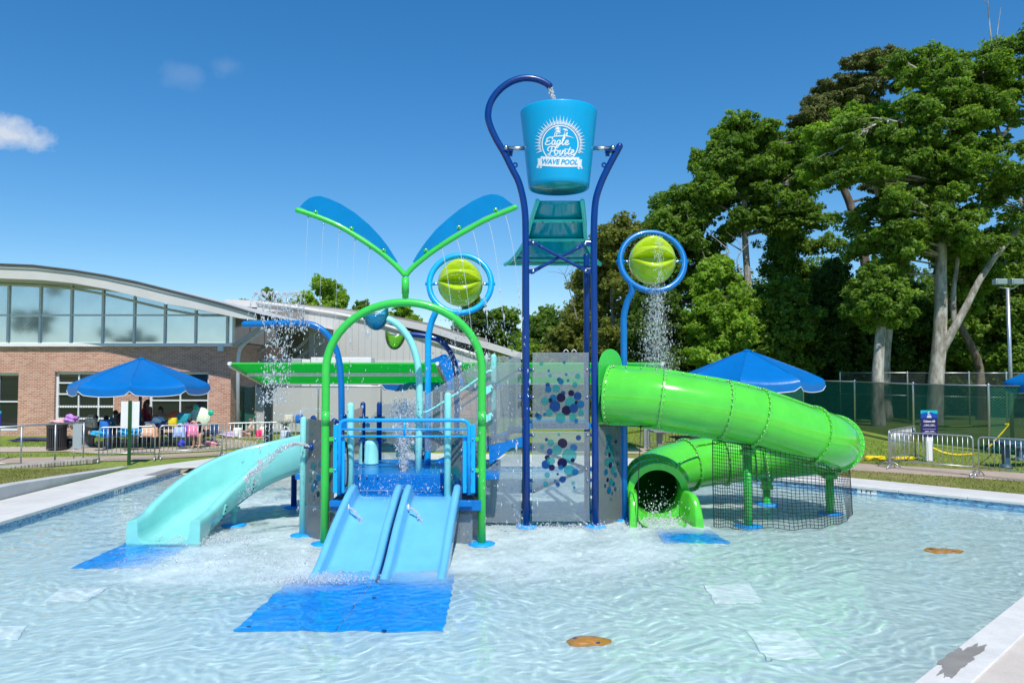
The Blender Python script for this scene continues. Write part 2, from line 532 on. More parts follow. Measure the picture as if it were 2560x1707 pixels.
def wallstrip(a, b):
    a, b = Vector((*a, 0)), Vector((*b, 0))
    me = bpy.data.meshes.new('pool_wall')
    L = (b - a).length
    me.from_pydata([(a.x, a.y, FZ), (b.x, b.y, FZ), (b.x, b.y, -.055), (a.x, a.y, -.055)], [], [(0, 1, 2, 3)])
    uvl = me.uv_layers.new(name='UVMap')
    for k, t in enumerate([(0, FZ), (L, FZ), (L, -.055), (0, -.055)]): uvl.data[k].uv = t
    me.materials.append(M['tile'])
    o = link('pool_wall', me, None, kind='structure')
for i in range(len(POOL)):
    if i != 4: wallstrip(POOL[(i + 1) % 6], POOL[i])
# --- water: one real rippled surface, refracting, so the sun draws its own caustics on the floor
WAV = []
for k in range(56):
    lam = float(np.exp(RNG.uniform(math.log(.09), math.log(.62))))
    WAV.append((lam, RNG.normal(0, 1.0), RNG.uniform(0, 6.28), lam * (.0036 if lam < .3 else .0026) * RNG.uniform(.6, 1.3)))
FINE = [(float(np.exp(RNG.uniform(math.log(.07), math.log(.24)))), RNG.uniform(-3.1, 3.1), RNG.uniform(0, 6.28)) for k in range(26)]
CHOP = [(-3.4, 11.5, .8, .7), (-5.2, 11.9, 1.0, .9), (-4.4, 12.3, 1.2, 1.1), (-.2, 13.4, 2.2, 1.0), (1.1, 13.6, 1.9, 1.1), (1.9, 14.0, 1.1, .9), (3.0, 15.0, .7, .8), (-3.6, 14.6, 1.8, .9), (-6.5, 16.5, 2.2, .5), (2.6, 16.5, 2.4, .9), (6, 16.5, 2.5, .45), (-4.8, 18, 3, .7), (.5, 18, 4, .7)]
def chop(X, Y):
    c = 0
    for cx, cy, r, a in CHOP: c = c + a * np.exp(-((X - cx) ** 2 + (Y - cy) ** 2) / (r * r))
    return np.clip(c, 0, 1.25)
def wavez(X, Y):
    C = chop(X, Y)
    Xw = X + .16 * np.sin(Y * 1.7 + 1) + .1 * np.sin(Y * 4.1 + X * 2) + .03 * np.sin(9 * Y + 3 * X); Yw = Y + .15 * np.sin(X * 2.1) + .08 * np.sin(X * 5 + Y * 1.3) + .03 * np.sin(X * 11 + Y)
    z = 0 * X
    for lam, a, p, A in WAV:
        k = 6.2832 / lam; z = z + A * np.sin(k * (Xw * math.sin(a) + Yw * math.cos(a)) + p)
    f = 0 * X
    for lam, a, p in FINE:
        k = 6.2832 / lam; f = f + lam * .0036 * np.sin(k * (Xw * math.sin(a) + Yw * math.cos(a)) + p)
    return WZ + z * (.66 + .35 * C) + f * (.42 + 1.6 * C)
def watermesh():
    xs = np.linspace(-9.9, 12.7, 620); ys = 5.6 * np.geomspace(1, 23.5 / 5.6, 460)
    X, Y = np.meshgrid(xs, ys); Z = wavez(X, Y)
    fo = chop(X, Y) * (1 - .92 * np.exp(-(((X - 3.25) / .9) ** 2 + ((Y - 14.1) / .8) ** 2)))
    nx, ny = len(xs), len(ys)
    i = np.arange((nx - 1) * (ny - 1)); a = (i // (nx - 1)) * nx + i % (nx - 1)
    F = np.stack([a, a + 1, a + nx + 1, a + nx], -1)
    ins = inside(X, Y).ravel()
    F = F[ins[F].any(1)]
    V = np.stack([X, Y, Z], -1).reshape(-1, 3)
    used = np.unique(F); mp = np.full(len(V), -1); mp[used] = np.arange(len(used))
    me = bpy.data.meshes.new('pool_water')
    V = V[used].astype(np.float32); F = mp[F].astype(np.int32)
    me.vertices.add(len(V)); me.vertices.foreach_set('co', V.ravel())
    me.loops.add(F.size); me.loops.foreach_set('vertex_index', F.ravel())
    me.polygons.add(len(F)); me.polygons.foreach_set('loop_start', np.arange(0, F.size, 4, dtype=np.int32))
    me.polygons.foreach_set('use_smooth', np.ones(len(F), bool))
    at = me.attributes.new('foam', 'FLOAT', 'POINT'); at.data.foreach_set('value', fo.ravel()[used].astype(np.float32))
    me.update(calc_edges=True)
    return me
def watermat():
    m, nt, b = newmat('pool_water'); nt.nodes.remove(b)
    out = nt.nodes['Material Output']
    g = nt.nodes.new('ShaderNodeBsdfGlass'); g.inputs['IOR'].default_value = 1.33; g.inputs['Roughness'].default_value = 0
    g.inputs['Color'].default_value = (.93, .985, .99, 1)
    d = nt.nodes.new('ShaderNodeBsdfDiffuse'); d.inputs[0].default_value = (.66, .78, .80, 1)
    at = nt.nodes.new('ShaderNodeAttribute'); at.attribute_name = 'foam'
    n = noise(nt, 1.1, 5, .6, dist=.6); n2 = noise(nt, 17, 5, .7, stretch=(1, .6, 1), dist=.3)
    ad = N(nt, 'ShaderNodeMath', operation='MULTIPLY_ADD'); ad.inputs[1].default_value = .35
    nt.links.new(n2.outputs[0], ad.inputs[0]); nt.links.new(n.outputs[0], ad.inputs[2])
    r = ramp(nt, ad.outputs[0], [(.40, (.30, .30, .30)), (.85, (1, 1, 1))])
    mu = N(nt, 'ShaderNodeMath', operation='MULTIPLY')
    rf = ramp(nt, at.outputs['Fac'], [(.22, (0, 0, 0)), (.95, (.72, .72, .72))])
    nt.links.new(rf.outputs[0], mu.inputs[0]); nt.links.new(r.outputs[0], mu.inputs[1])
    mx = nt.nodes.new('ShaderNodeMixShader')
    nt.links.new(mu.outputs[0], mx.inputs[0]); nt.links.new(g.outputs[0], mx.inputs[1]); nt.links.new(d.outputs[0], mx.inputs[2])
    nt.links.new(mx.outputs[0], out.inputs[0])
    return m
wme = watermesh(); M['water'] = watermat(); wme.materials.append(M['water'])
water = link('pool_water', wme, None, kind='structure')
water.cycles.is_caustics_caster = True; water.cycles.is_caustics_receiver = False
# --- concrete deck round the pool and its coping stones
def concrete(name, col, stain=.12, scale=1.2):
    m, nt, b = newmat(name)
    n = noise(nt, scale, 7, .65); n2 = noise(nt, 45, 3, .6)
    r = ramp(nt, n.outputs[0], [(.3, mul(col, 1 - stain)), (.62, mul(col, 1 + stain * .5))])
    r2 = ramp(nt, n2.outputs[0], [(.3, (.93, .93, .93)), (.7, (1.05, 1.05, 1.05))])
    mx = nt.nodes.new('ShaderNodeMix'); mx.data_type = 'RGBA'; mx.blend_type = 'MULTIPLY'; mx.inputs[0].default_value = 1
    nt.links.new(r.outputs[0], mx.inputs[6]); nt.links.new(r2.outputs[0], mx.inputs[7]); nt.links.new(mx.outputs[2], b.inputs['Base Color'])
    b.inputs['Roughness'].default_value = .8
    bump(nt, b, n2.outputs[0], .12, .01)
    return m
M['deck'] = concrete('deck_concrete', (.60, .585, .55))
M['tan'] = concrete('tan_path_concrete', (.43, .34, .26), .16)
M['pad'] = concrete('pad_concrete', (.47, .40, .32), .14)
M['curb'] = concrete('curb_concrete', (.50, .51, .50), .14)
M['coping'] = concrete('coping_stone', (.64, .63, .60), .10, 3.0)
M['wet'] = plain('wet_coping', (.30, .285, .265), .3, 0, .15, 3)
deck = MB()
# left and back deck, right strip, near right corner
deck.sheet([(-11.45, -3), (-9.8, -3), (-9.8, 22.6), (-7.5, 23.45), (4.0, 23.45), (5.2, 24.6), (2, 26.2), (-4, 26.9), (-9.3, 26.6), (-11.3, 22.3), (-11.45, 16)], -.004)
deck.sheet([(4.0, 23.45), (12.57, 15.56), (13.6, 16.3), (5.2, 24.6)], -.004)
struct('pool_deck', deck, 'deck')
near = MB().sheet([(-3.2, .5), (-3.2, -6), (18, -6), (18, 15), (13.6, 16.3), (12.57, 15.56)], -.004)
struct('near_deck', near, concrete('beige_deck_concrete', (.56, .50, .44), .14))
path = MB()
path.sheet([(13.2, 20.2), (9.6, 22.5), (4.5, 26.6), (-3, 27.9), (-9.3, 26.65), (-12.5, 24.6), (-20, 23.1), (-30, 22.4), (-30, 23.9), (-20, 24.8), (-12.5, 26.2), (-9.3, 28.0), (-3, 29.5), (4.8, 28.6), (10.4, 24.2), (20, 18.2), (18.6, 16.6)], -.012)
struct('footpath', path, 'tan')
strip = MB()     # dry grass strip between the deck and the path on the right, curved lawn on the left
strip.sheet([(13.6, 16.3), (18.6, 16.6), (13.2, 20.2), (9.6, 22.5), (4.5, 26.6), (2, 26.2), (5.2, 24.6)], -.018)
strip.sheet([(4.8, 28.6), (10.4, 24.2), (14, 21.8), (15.2, 23.2), (11.3, 26.3), (6, 31.5), (2, 31)], -.02)
struct('patchy_lawn', strip, 'lawn_dry')
pad = MB()
def oval(cx, cy, rx, ry, n=32): return [(cx + rx * math.cos(6.2832 * k / n), cy + ry * math.sin(6.2832 * k / n)) for k in range(n)]
pad.sheet(oval(-13.6, 29.6, 3.6, 3.0), -.008)
pad.sheet([(-30, 25.6), (-20, 27.0), (-15.5, 27.4), (-15.5, 29.4), (-20, 29.0), (-30, 27.6)], -.010)
pad.sheet(oval(19.0, 24.4, 2.6, 2.3), -.008)
pad.sheet(oval(8.4, 27.9, 2.4, 2.0), -.008)
struct('paved_pad', pad, 'pad')
whitepad = MB().sheet([(-21, 22.75), (-15.7, 23.75), (-16.6, 24.35), (-21, 24.1)], -.005)
struct('white_slab', whitepad, plain('bright_slab', (.8, .79, .77), .6, 0, .05))
# coping: single stones round the edge
def coping_run(a, b, step, w=.34, wet=()):
    a, b = Vector((*a, 0)), Vector((*b, 0)); d = b - a; L = d.length; d.normalize(); nrm = Vector((d.y, -d.x, 0))
    n = max(1, round(L / step)); st = L / n
    for k in range(n):
        p, q = a + d * (k * st + .004), a + d * ((k + 1) * st - .004)
        m = MB(); i0, o0 = -.035, w
        z0, z1 = -.06, .012 + random.uniform(-.002, .002)
        m.prism([p - nrm * .035 + Vector((0, 0, z0)), p + nrm * w + Vector((0, 0, z0)), p + nrm * w + Vector((0, 0, z1)), p - nrm * .035 + Vector((0, 0, z1))], q - p)
        m.build('coping_stone', 'wet' if k in wet else 'coping', DECK, bev=.012)
DECK = bpy.data.objects['pool_deck']
coping_run((-9.8, 22.6), (-9.8, 3.4), 1.6, wet=(0,))
coping_run((-1, 2.6), (12.57, 15.56), 1.55)
coping_run((12.57, 15.56), (4.0, 23.45), 1.5)
coping_run((4.0, 23.45), (-3.4, 23.45), 1.6)
# wet splash mark on the near right coping and deck
def splash(cx, cy, ang, L, Wd, z, seed):
    r = random.Random(seed); pts = []
    for k in range(120):
        t = 6.2832 * k / 120; q = .8 + .10 * r.random() + .16 * math.sin(3 * t + seed) + .10 * math.sin(7 * t) + .07 * math.sin(13 * t + 1)
        x, y = L * q * math.cos(t), Wd * q * math.sin(t)
        pts.append((cx + x * math.cos(ang) - y * math.sin(ang), cy + x * math.sin(ang) + y * math.cos(ang)))
    return MB().sheet(pts, z)
g0 = G(2400, 1650)
struct('wet_patch', splash(g0.x, g0.y, .76, .66, .13, .0175, 3), 'wet')
# curb wall and the raised lawn on the left
def curbtop(t):     # t along Y
    Y = 8 + t * 15
    z = .30 if Y < 17.5 else max(0.0, .30 * (1 - ((Y - 17.5) / 5.5)) ** .9) if Y < 23 else 0
    x = -11.45 + (0 if Y < 19 else -.02 * (Y - 19)) - (max(0, 13 - Y) * .05)
    return x, Y, z
cb = MB(); nC = 40
vs = []
for k in range(nC + 1):
    x, Y, z = curbtop(k / nC); z = max(z, .004)
    vs += [(x, Y, -.02), (x, Y, z - .02 if z > .03 else z), (x - .03, Y, z), (x - .24, Y, z), (x - .26, Y, -.02)]
fs = []
for k in range(nC):
    for j in range(4): fs.append((k * 5 + j, (k + 1) * 5 + j, (k + 1) * 5 + j + 1, k * 5 + j + 1))
cb.add(vs, fs)
cb.build('curb_wall', 'curb', None, kind='structure')
bank = MB()
def bankf(u, v):
    x, Y, z = curbtop(v)
    x2 = x - .26 - u * 14
    zz = z * (1 - u) * .98 + (.0 if u == 0 else 0) + .0
    edge = 22.2 + (v - 1) * 0
    Yb = 8 + v * 15 * (1.0 - .0)
    Yy = Y + (min(22.9, 22.9 - .06 * (x2 + 11)) - 23) * v
    return Vector((x2, min(Yy, 22.9), max(zz, .0) - .004 if u < 1 else -.02))
bank.grid(bankf, 12, 30)
struct('raised_lawn', bank, 'lawn_dry')
# railing kerb (old broken concrete edge)
rk = MB()
for k in range(26):
    t = k / 25; a = G(10 + 205 * t, 1171 - 15 * t)
    rk.box((a.x, a.y, .03 + .03 * t), (.62, .30 + random.uniform(-.04, .04), .10 + .05 * t), Matrix.Rotation(random.uniform(-.1, .1), 3, 'Z'))
rk.build('old_kerb', concrete('old_kerb_concrete', (.36, .33, .28), .35, 4), None, kind='structure', bev=.02)
# grass blades on the visible lawns
def blades(polys, n, h, name, mat, zf=None):
    V, T = [], []
    tot = []
    for P in polys:
        xs = [p[0] for p in P]; ys = [p[1] for p in P]
        a = (max(xs) - min(xs)) * (max(ys) - min(ys)); tot.append(a)
    for P, a in zip(polys, tot):
        k = int(n * a / sum(tot))
        xs = [p[0] for p in P]; ys = [p[1] for p in P]
        x = RNG.uniform(min(xs), max(xs), k); y = RNG.uniform(min(ys), max(ys), k)
        s = inside(x, y, P); V.append(np.stack([x[s], y[s]], -1))
    p = np.concatenate(V); k = len(p)
    a = RNG.uniform(0, 6.28, k); w = RNG.uniform(.006, .014, k); hh = h * RNG.uniform(.4, 1.2, k); lx = RNG.normal(0, .03, k); ly = RNG.normal(0, .03, k)
    zb = np.full(k, -.03) if zf is None else zf(p[:, 0], p[:, 1]) - .01
    hh = hh + (0 if zf is None else zb)
    A = np.stack([p[:, 0] - w * np.cos(a), p[:, 1] - w * np.sin(a), zb], -1); B = np.stack([p[:, 0] + w * np.cos(a), p[:, 1] + w * np.sin(a), zb], -1)
    Cc = np.stack([p[:, 0] + lx, p[:, 1] + ly, hh], -1)
    VV = np.stack([A, B, Cc], 1).reshape(-1, 3); FF = np.arange(3 * k).reshape(-1, 3)
    arr(name, VV, FF, mat, kind='stuff')

blades([[(-11.8, 14.5), (-11.8, 22.0), (-19, 22.4), (-19, 14.5)]], 30000, .05, 'grass_blades', 'lawn_dry', lambda X, Y: np.where(Y < 17.5, .30, np.clip(.30 * (1 - (Y - 17.5) / 5.5), 0, .3)) * (1 - np.clip((-11.7 - X) / 14, 0, 1)) * .98)
# depth markers on the tile band
def depth_marker(c, e, label, w=.46):
    e = Vector(e).normalized(); n = Vector((e.y, -e.x, 0)); c = Vector(c)
    t = thing('depth_marker', label, 'depth marker', c, 'depth markers on the pool wall')
    q = [c - e * w / 2 + Vector((0, 0, -.055)), c + e * w / 2 + Vector((0, 0, -.055)), c + e * w / 2 + Vector((0, 0, .055)), c - e * w / 2 + Vector((0, 0, .055))]
    MB().prism([p + n * .006 for p in q], n * -.004).build('plate', 'print', t)
    V, F = textmesh('1 FT', 1, 0, .02); hx = max(p.y for p in V) - min(p.y for p in V); cx = (max(p.x for p in V) + min(p.x for p in V)) / 2; cy = (max(p.y for p in V) + min(p.y for p in V)) / 2
    k = .08 / hx
    MB().add([c + n * .0075 + e * ((p.x - cx) * k * 1.5) + Vector((0, 0, (p.y - cy) * k)) for p in V], F).build('lettering', 'black', t)
_a, _b = Vector((12.57, 15.56, 0)), Vector((4.0, 23.45, 0))
_best = min((i / 400 for i in range(401)), key=lambda s: abs(1280 + _a.lerp(_b, s).x / _a.lerp(_b, s).y * FPX - 2163))
_p = _a.lerp(_b, _best); depth_marker((_p.x, _p.y, -.115), _a - _b, 'white one foot depth marker on the right back wall, beside the black net')
depth_marker((-9.8, 9.8 * FPX / (1280 - 303), -.115), (0, 1, 0), 'white one foot depth marker on the left pool wall')
# ================================================================ THE PLAY STRUCTURE
def baseplate(x, y, parent, r=.2, name='base_plate'):
    m = MB().lathe([(1e-4, 0), (r, 0), (r, .03), (r * .5, .045), (1e-4, .045)], (x, y, WZ - .012), 14)
    return m.build(name, 'mat', parent)
# ---------- tall tower that carries the bucket
YT = 15.1
TX0, TX1 = Xp(1316, YT), Xp(1487, YT)
YB = 16.7
tower = thing('bucket_tower', 'tall navy blue tower frame with curved tops holding up the big bucket', 'water play tower', ((TX0 + TX1) / 2, YT, WZ))
def pxpath(L, Y): return [W(a, b, Y) for a, b in L]
RL = .068
lp = [Vector((TX0, YT, FZ)), Vector((TX0, YT, 1.5)), W(1314.5, 640, YT)] + spline(pxpath([(1314, 590), (1313, 539), (1307.6, 497), (1296.4, 454.6), (1281, 424), (1261, 384), (1241.7, 351), (1226, 317), (1220, 289), (1226, 258), (1244.5, 230), (1272.6, 207.7), (1306, 196.5), (1337, 198), (1359.6, 206), (1373.6, 215)], YT), 4)
mb = MB().tube(lp, RL, 16, dome='end'); mb.build('leg', 'navy', tower)['label'] = 'navy leg that curls over as a swan neck spout above the bucket'
rp = [Vector((TX1, YT, FZ)), Vector((TX1, YT, 1.5)), W(1484.5, 640, YT)] + spline(pxpath([(1484.4, 590), (1485.8, 539), (1490, 497), (1502.7, 457), (1519.5, 421), (1536, 390), (1549, 366)], YT), 4)
MB().tube(rp, RL, 16, dome='end').build('leg', 'navy', tower)
for x in (TX0, TX1): MB().tube([(x, YB, FZ), (x, YB, Zp(640, YB))], RL * .97, 14, dome='end').build('leg', 'navy', tower)
for x in (TX0, TX1):
    for y in (YT, YB): baseplate(x, y, tower, .22)
# cross brace above and zigzag brace below
def brace(a, b, parent, r=.033):
    d = (b - a).normalized(); m = MB()
    m.tube([a + d * .12, a + d * .2, b - d * .2, b - d * .12], [r * 1.1, r, r, r * 1.1], 10)
    for p, s in ((a, 1), (b, -1)):
        q = p + d * s * .16
        m.bar(p - d * s * .04, q, .022, .085, up=(0, 1, 0)) if False else m.prism([p - d * s * .045 + Vector((0, -.012, -.045)), q + Vector((0, -.012, -.04)), q + Vector((0, -.012, .04)), p - d * s * .045 + Vector((0, -.012, .045))], (0, .024, 0))
    o = m.build('brace', 'navy', parent); return o
A, B = W(1333, 607, YT - .02), W(1466, 677, YT - .02); C_, D = W(1333, 678, YT + .03), W(1463, 610, YT + .03)
brace(A, B, tower); brace(C_, D, tower)
A2, B2, C2 = W(1336, 1119, YT + .1), W(1467, 1172, YT + .1), W(1336, 1226, YT + .1)
brace(A2, B2, tower); brace(C2, B2 + Vector((0, .04, 0)), tower)
tabs = MB()
for px, py, s in ((1329, 607, 1), (1329, 678, 1), (1471, 610, -1), (1471, 677, -1), (1329, 1119, 1), (1329, 1226, 1), (1476, 1172, -1),
                  (1329, 924, 1), (1329, 992, 1), (1473, 924, -1), (1473, 992, -1), (1329, 1087, 1), (1329, 1200, 1), (1473, 1087, -1), (1473, 1200, -1), (1304, 924, -1), (1304, 992, -1)):
    p = W(px, py, YT); big = py < 700
    tabs.box(p, (.12, .03, .10 if big else .06))
tabs.build('bracket', 'navy', tower, bev=.006)
boltset('bolt', [W(px, py, YT - .045) for px, py in ((1333, 607), (1333, 678), (1463, 610), (1464, 677))], .03, tower)
boltset('bolt', [W(px, py, YT - .045) for px, py in ((1333, 924), (1333, 992), (1468, 924), (1468, 992), (1333, 1087), (1333, 1200), (1469, 1087), (1469, 1200), (1300, 924), (1300, 992), (1336, 1119), (1466, 1172), (1336, 1226), (1292, 1101), (1246, 1135))], .022, tower)
# axle brackets and ears
eb = MB()
for px, s in ((1270, 1), (1525, -1)):
    p = W(px, 379, YT); eb.box(p, (.2, .16, .02)); eb.box(p + Vector((s * .05, 0, -.05)), (.08, .05, .09))
for px, py in ((1288, 413), (1510, 413)):
    p = W(px, py, YT); eb.lathe([(.022, -.012), (.055, -.012), (.055, .012), (.022, .012), (.022, -.012)], p, 12, (0, 1, 0), False)
eb.build('axle_bracket', 'navy', tower)
# deck of the tower and the fixing rail
ZD = Zp(1058, YT)
dk = MB().box(((TX0 + TX1) / 2 + .02, (YT + YB) / 2 + .03, ZD - .05), (TX1 - TX0 - .16, YB - YT - .1, .09))
dk.build('deck', 'deckblue', tower, bev=.008)
fr = MB().box(((TX0 + TX1) / 2, YT + .02, Zp(1065, YT)), (TX1 - TX0 - .15, .03, .10)); fr.build('fixing_rail', 'deckblue', tower, bev=.005)
boltset('bolt', [W(px, 1064, YT - .01) for px in (1343, 1355, 1382, 1408, 1420, 1447, 1459)], .02, tower)
# splash roof under the bucket
roof = bpy.data.objects.new('splash_roof', bpy.data.meshes.new('splash_roof'))
RP = [(15.2, .45, 503), (15.9, .56, 551), (16.6, .66, 599), (17.3, .92, 645), (18.0, 1.13, 661)]
CX = .965
prof = [(y, h, Zp(p, y)) for y, h, p in RP]
sm = spline([(h, y, z) for y, h, z in prof], 6)
up = MB()
def roofrow(i, off=0, inset=.0):
    h, y, z = sm[i]; return Vector((CX - h + inset, y, z + off)), Vector((CX + h - inset, y, z + off))
vs = []
for i in range(1, len(sm)):
    a, b = roofrow(i, .05); vs += [a, b]
up.add(vs, [(2 * k, 2 * k + 1, 2 * k + 3, 2 * k + 2) for k in range(len(sm) - 2)], True)
me_o = up.build('splash_roof', 'teal', tower); roof_o = me_o
sol = roof_o.modifiers.new('thick', 'SOLIDIFY'); sol.thickness = .02
for s in (-1, 1):
    P = [Vector((CX + s * h, y, z)) for h, y, z in sm]
    MB().tube(P, [.048] * 8 + [.044] * (len(P) - 8), 12, dome=True).build('edge_tube', 'tealrail', roof_o)
for i in (6, 12, 19, 23):
    a, b = roofrow(i, -.012, .03)
    t = (Vector(sm[min(i + 1, len(sm) - 1)]) - Vector(sm[i - 1])).normalized()
    m = MB().bar(a, b, .16 if i < 15 else .10, .05); m.build('batten', 'tealrail', roof_o, bev=.012)
    boltset('bolt', [a.lerp(b, q) + Vector((0, 0, -.03)) for q in (.2, .8)], .018, roof_o, (0, 0, -1), 'black')
# clear panels with bubble print
BC = {'t': clearmat('bubble_teal', (.25, .62, .66), .35, (.05, .38, .42)), 'b': clearmat('bubble_blue', (.04, .28, .55), .45, (.01, .17, .4)),
      'n': clearmat('bubble_navy', (.03, .13, .42), .5, (.01, .07, .28)), 'p': clearmat('bubble_plum', (.03, .015, .12), .5, (.012, .01, .07))}
UP = [(565,160,17,'t'),(752,150,13,'b'),(625,218,11,'b'),(637,258,15,'t'),(768,248,11,'b'),(862,262,22,'t'),(710,290,18,'n'),(725,305,24,'b'),(783,296,11,'b'),(617,332,18,'n'),(622,368,26,'b'),(685,360,32,'t'),(742,398,18,'n'),(725,435,36,'p'),(662,440,30,'b'),(808,398,24,'p'),(860,422,32,'n'),(838,330,22,'t'),(638,456,18,'p'),(675,505,45,'n'),(595,460,30,'t'),(800,470,42,'t'),(850,475,16,'p'),(885,488,30,'b'),(768,537,37,'p'),(828,520,35,'n'),(545,590,24,'b'),(530,575,17,'n'),(592,568,12,'b'),(630,555,28,'t'),(720,595,40,'t'),(820,590,30,'t'),(888,555,25,'t'),(848,622,15,'b')]
LP = [(735,805,40,'p'),(705,735,12,'t'),(605,775,14,'n'),(865,760,22,'n'),(825,840,30,'b'),(632,872,25,'n'),(570,835,20,'t'),(640,800,28,'t'),(690,860,40,'t'),(790,905,60,'t'),(612,920,22,'p'),(600,975,36,'n'),(648,1000,25,'p'),(732,965,40,'p'),(818,940,17,'p'),(640,945,35,'t'),(790,1020,45,'t'),(720,1000,20,'b'),(838,1035,27,'b'),(610,1060,22,'t'),(695,1052,9,'p'),(735,1095,27,'n'),(675,1105,11,'b'),(598,1130,20,'t'),(820,1125,14,'t'),(828,1160,10,'b'),(695,1135,18,'n')]
def bubbles(L, o, ex, ez, nrm, parent, name='bubble_print'):      # o origin, ex/ez metres per unit along panel
    m = MB(); keys = list(BC)
    for k, (u, v, r, c) in enumerate(L):
        ctr = o + ex * u + ez * v + nrm * (.001 + .0006 * k)
        R_ = r * ex.length; e1, e2 = ex.normalized(), ez.normalized()
        m.k = keys.index(c)
        m.add([ctr + (e1 * math.cos(6.2832 * q / 20) + e2 * math.sin(6.2832 * q / 20)) * R_ for q in range(20)], [tuple(range(20))])
    return m.build(name, [BC[k] for k in keys], parent)
sc7 = 440 / 1437
def z7(u, v, Y): return W(1180 + u * sc7, 860 + v * sc7, Y)
yp = YT - .035
def panel(poly, th, mat, parent, name='clear_panel', n=(0, -1, 0)):
    return MB().prism(poly, Vector(n) * -th).build(name, mat, parent, bev=.003, seg=1)
def rectpx(a, b, c, d, Y): return [W(a, d, Y), W(c, d, Y), W(c, b, Y), W(a, b, Y)]
p1 = panel(rectpx(1331, 881, 1472, 1074, yp), .015, 'clear', tower)
bubbles(UP, z7(0, 0, yp), (z7(1, 0, yp) - z7(0, 0, yp)), (z7(0, 1, yp) - z7(0, 0, yp)), Vector((0, -1, 0)), p1)
p2 = panel(rectpx(1330, 1078, 1474, 1303, yp), .015, 'clear', tower)
bubbles(LP, z7(0, 0, yp), (z7(1, 0, yp) - z7(0, 0, yp)), (z7(0, 1, yp) - z7(0, 0, yp)), Vector((0, -1, 0)), p2)
hook = MB()
for px in (1415, 1435):
    c = W(px, 881, YT); hook.tube([c + Vector((.045 * math.cos(a), 0, .055 * math.sin(a))) for a in np.linspace(0, 3.1416, 9)], .008, 6)
hook.build('hanger_hook', 'white', tower)
# diagonal side panel and green entry plate to the tube
q0, q1 = Vector((TX1 + .07, YT + .02, 0)), Vector((2.27, 15.74, 0))
dn = Vector((q1.y - q0.y, -(q1.x - q0.x), 0)).normalized()
sp = panel([q0 + Vector((0, 0, -.2)), q1 + Vector((0, 0, -.2)), q1 + Vector((0, 0, ZD - .02)), q0 + Vector((0, 0, ZD - .02))], .015, 'clear_low', tower, n=dn)
ed = (q1 - q0).normalized(); L3 = (q1 - q0).length
SB = [(.42, .92, 62, 't'), (.4, .84, 40, 'b'), (.5, .80, 55, 't'), (.55, .7, 60, 't'), (.35, .66, 50, 't'), (.45, .74, 26, 'p'), (.48, .62, 34, 'p'), (.3, .55, 36, 'b'), (.6, .56, 52, 't'), (.7, .5, 30, 'b'), (.36, .46, 24, 'p'), (.5, .43, 44, 't'), (.62, .4, 26, 'b'), (.42, .34, 40, 'b'), (.55, .3, 18, 'b'), (.68, .34, 22, 'n'), (.25, .4, 20, 'n'), (.76, .75, 26, 't'), (.72, .88, 22, 'n'), (.3, .78, 28, 't'), (.8, .62, 20, 'b'), (.5, .24, 16, 't')]
bubbles([(u * L3 / .0018, v * 1.75 / .0018, r, c) for u, v, r, c in SB], q0 + Vector((0, 0, -.1)), ed * .0018, Vector((0, 0, 1)) * .0018, dn, sp)
gp = []
for k in range(13):
    a = math.pi * k / 12
    gp.append(q0 + ed * (L3 * (.5 - .5 * math.cos(a))) + Vector((0, 0, 2.95 + .38 * math.sin(a))))
ep = MB().prism([q0 + Vector((0, 0, ZD)), q1 + Vector((0, 0, ZD))] + gp[::-1], dn * .02)
ep.build('tube_entry_plate', 'green', tower, bev=.004)
boltset('bolt', [q0 + ed * (L3 * t) + dn * .025 + Vector((0, 0, z)) for t in (.06, .94) for z in (2.1, 2.6, 3.0)], .015, tower, tuple(dn))
# ---------- tipping bucket with its printed badge
bz0, bz1 = 6.52, 8.05
bcx = Xp(1398, YT)
bucket = thing('tipping_bucket', 'giant bright blue tipping bucket with white sunburst badge, hung between the tower tops', 'bucket', (bcx, YT, bz0))
def brad(z): return .605 + (z - bz0) / (bz1 - bz0) * .165
BP = [(1e-4, .035), (.555, .035), (.57, .01), (.585, .0), (.604, .02)] + [(brad(bz0 + t * 1.53), t * 1.53) for t in np.linspace(.06, 1, 10)]
BP += [(.768, 1.545), (.758, 1.552), (.745, 1.55), (.735, 1.5), (.60, .16), (1e-4, .14)]
MB().lathe(BP, (bcx, YT, bz0), 64).build('bucket_shell', 'bucket', bucket)
MB().lathe([(1e-4, .03), (.555, .03), (.555, .022), (.34, .02), (.34, .012), (1e-4, .01)], (bcx, YT, bz0), 48).build('bucket_base', plain('bucket_base_green', (.01, .36, .40), .18, 0, .3, 3), bucket)
ax = MB()
for s, a, b in ((1, 1262, 1322), (-1, 1482, 1534)):
    za = W(1280, 371, YT).z
    xa, xb = Xp(a, YT), Xp(b, YT)
    ax.tube([(xa, YT, za), (xb, YT, za)], .042, 14)
    ax.tube([(xa - .01 if s > 0 else xb - .03, YT, za), (xa + .06 if s > 0 else xb + .04, YT, za)], .065, 12)
ax.build('axle', 'steel', bucket)
LS = 160 / 1568
def bp(u, v, off=.004):                  # badge drawing coordinates -> point on the bucket wall
    px, py = 1320 + u * LS, 270 + v * LS
    d = ray(px, py)
    # hit the cone: |xy - c| = r(z)
    t = 14.3 / d.y
    for _ in range(30):
        x, y, z = d.x * t, d.y * t, EYE + d.z * t
        r = math.hypot(x - bcx, y - YT) - brad(min(max(z, bz0), bz1)) - off
        t += r / d.length * .9
    return Vector((d.x * t, d.y * t, EYE + d.z * t))
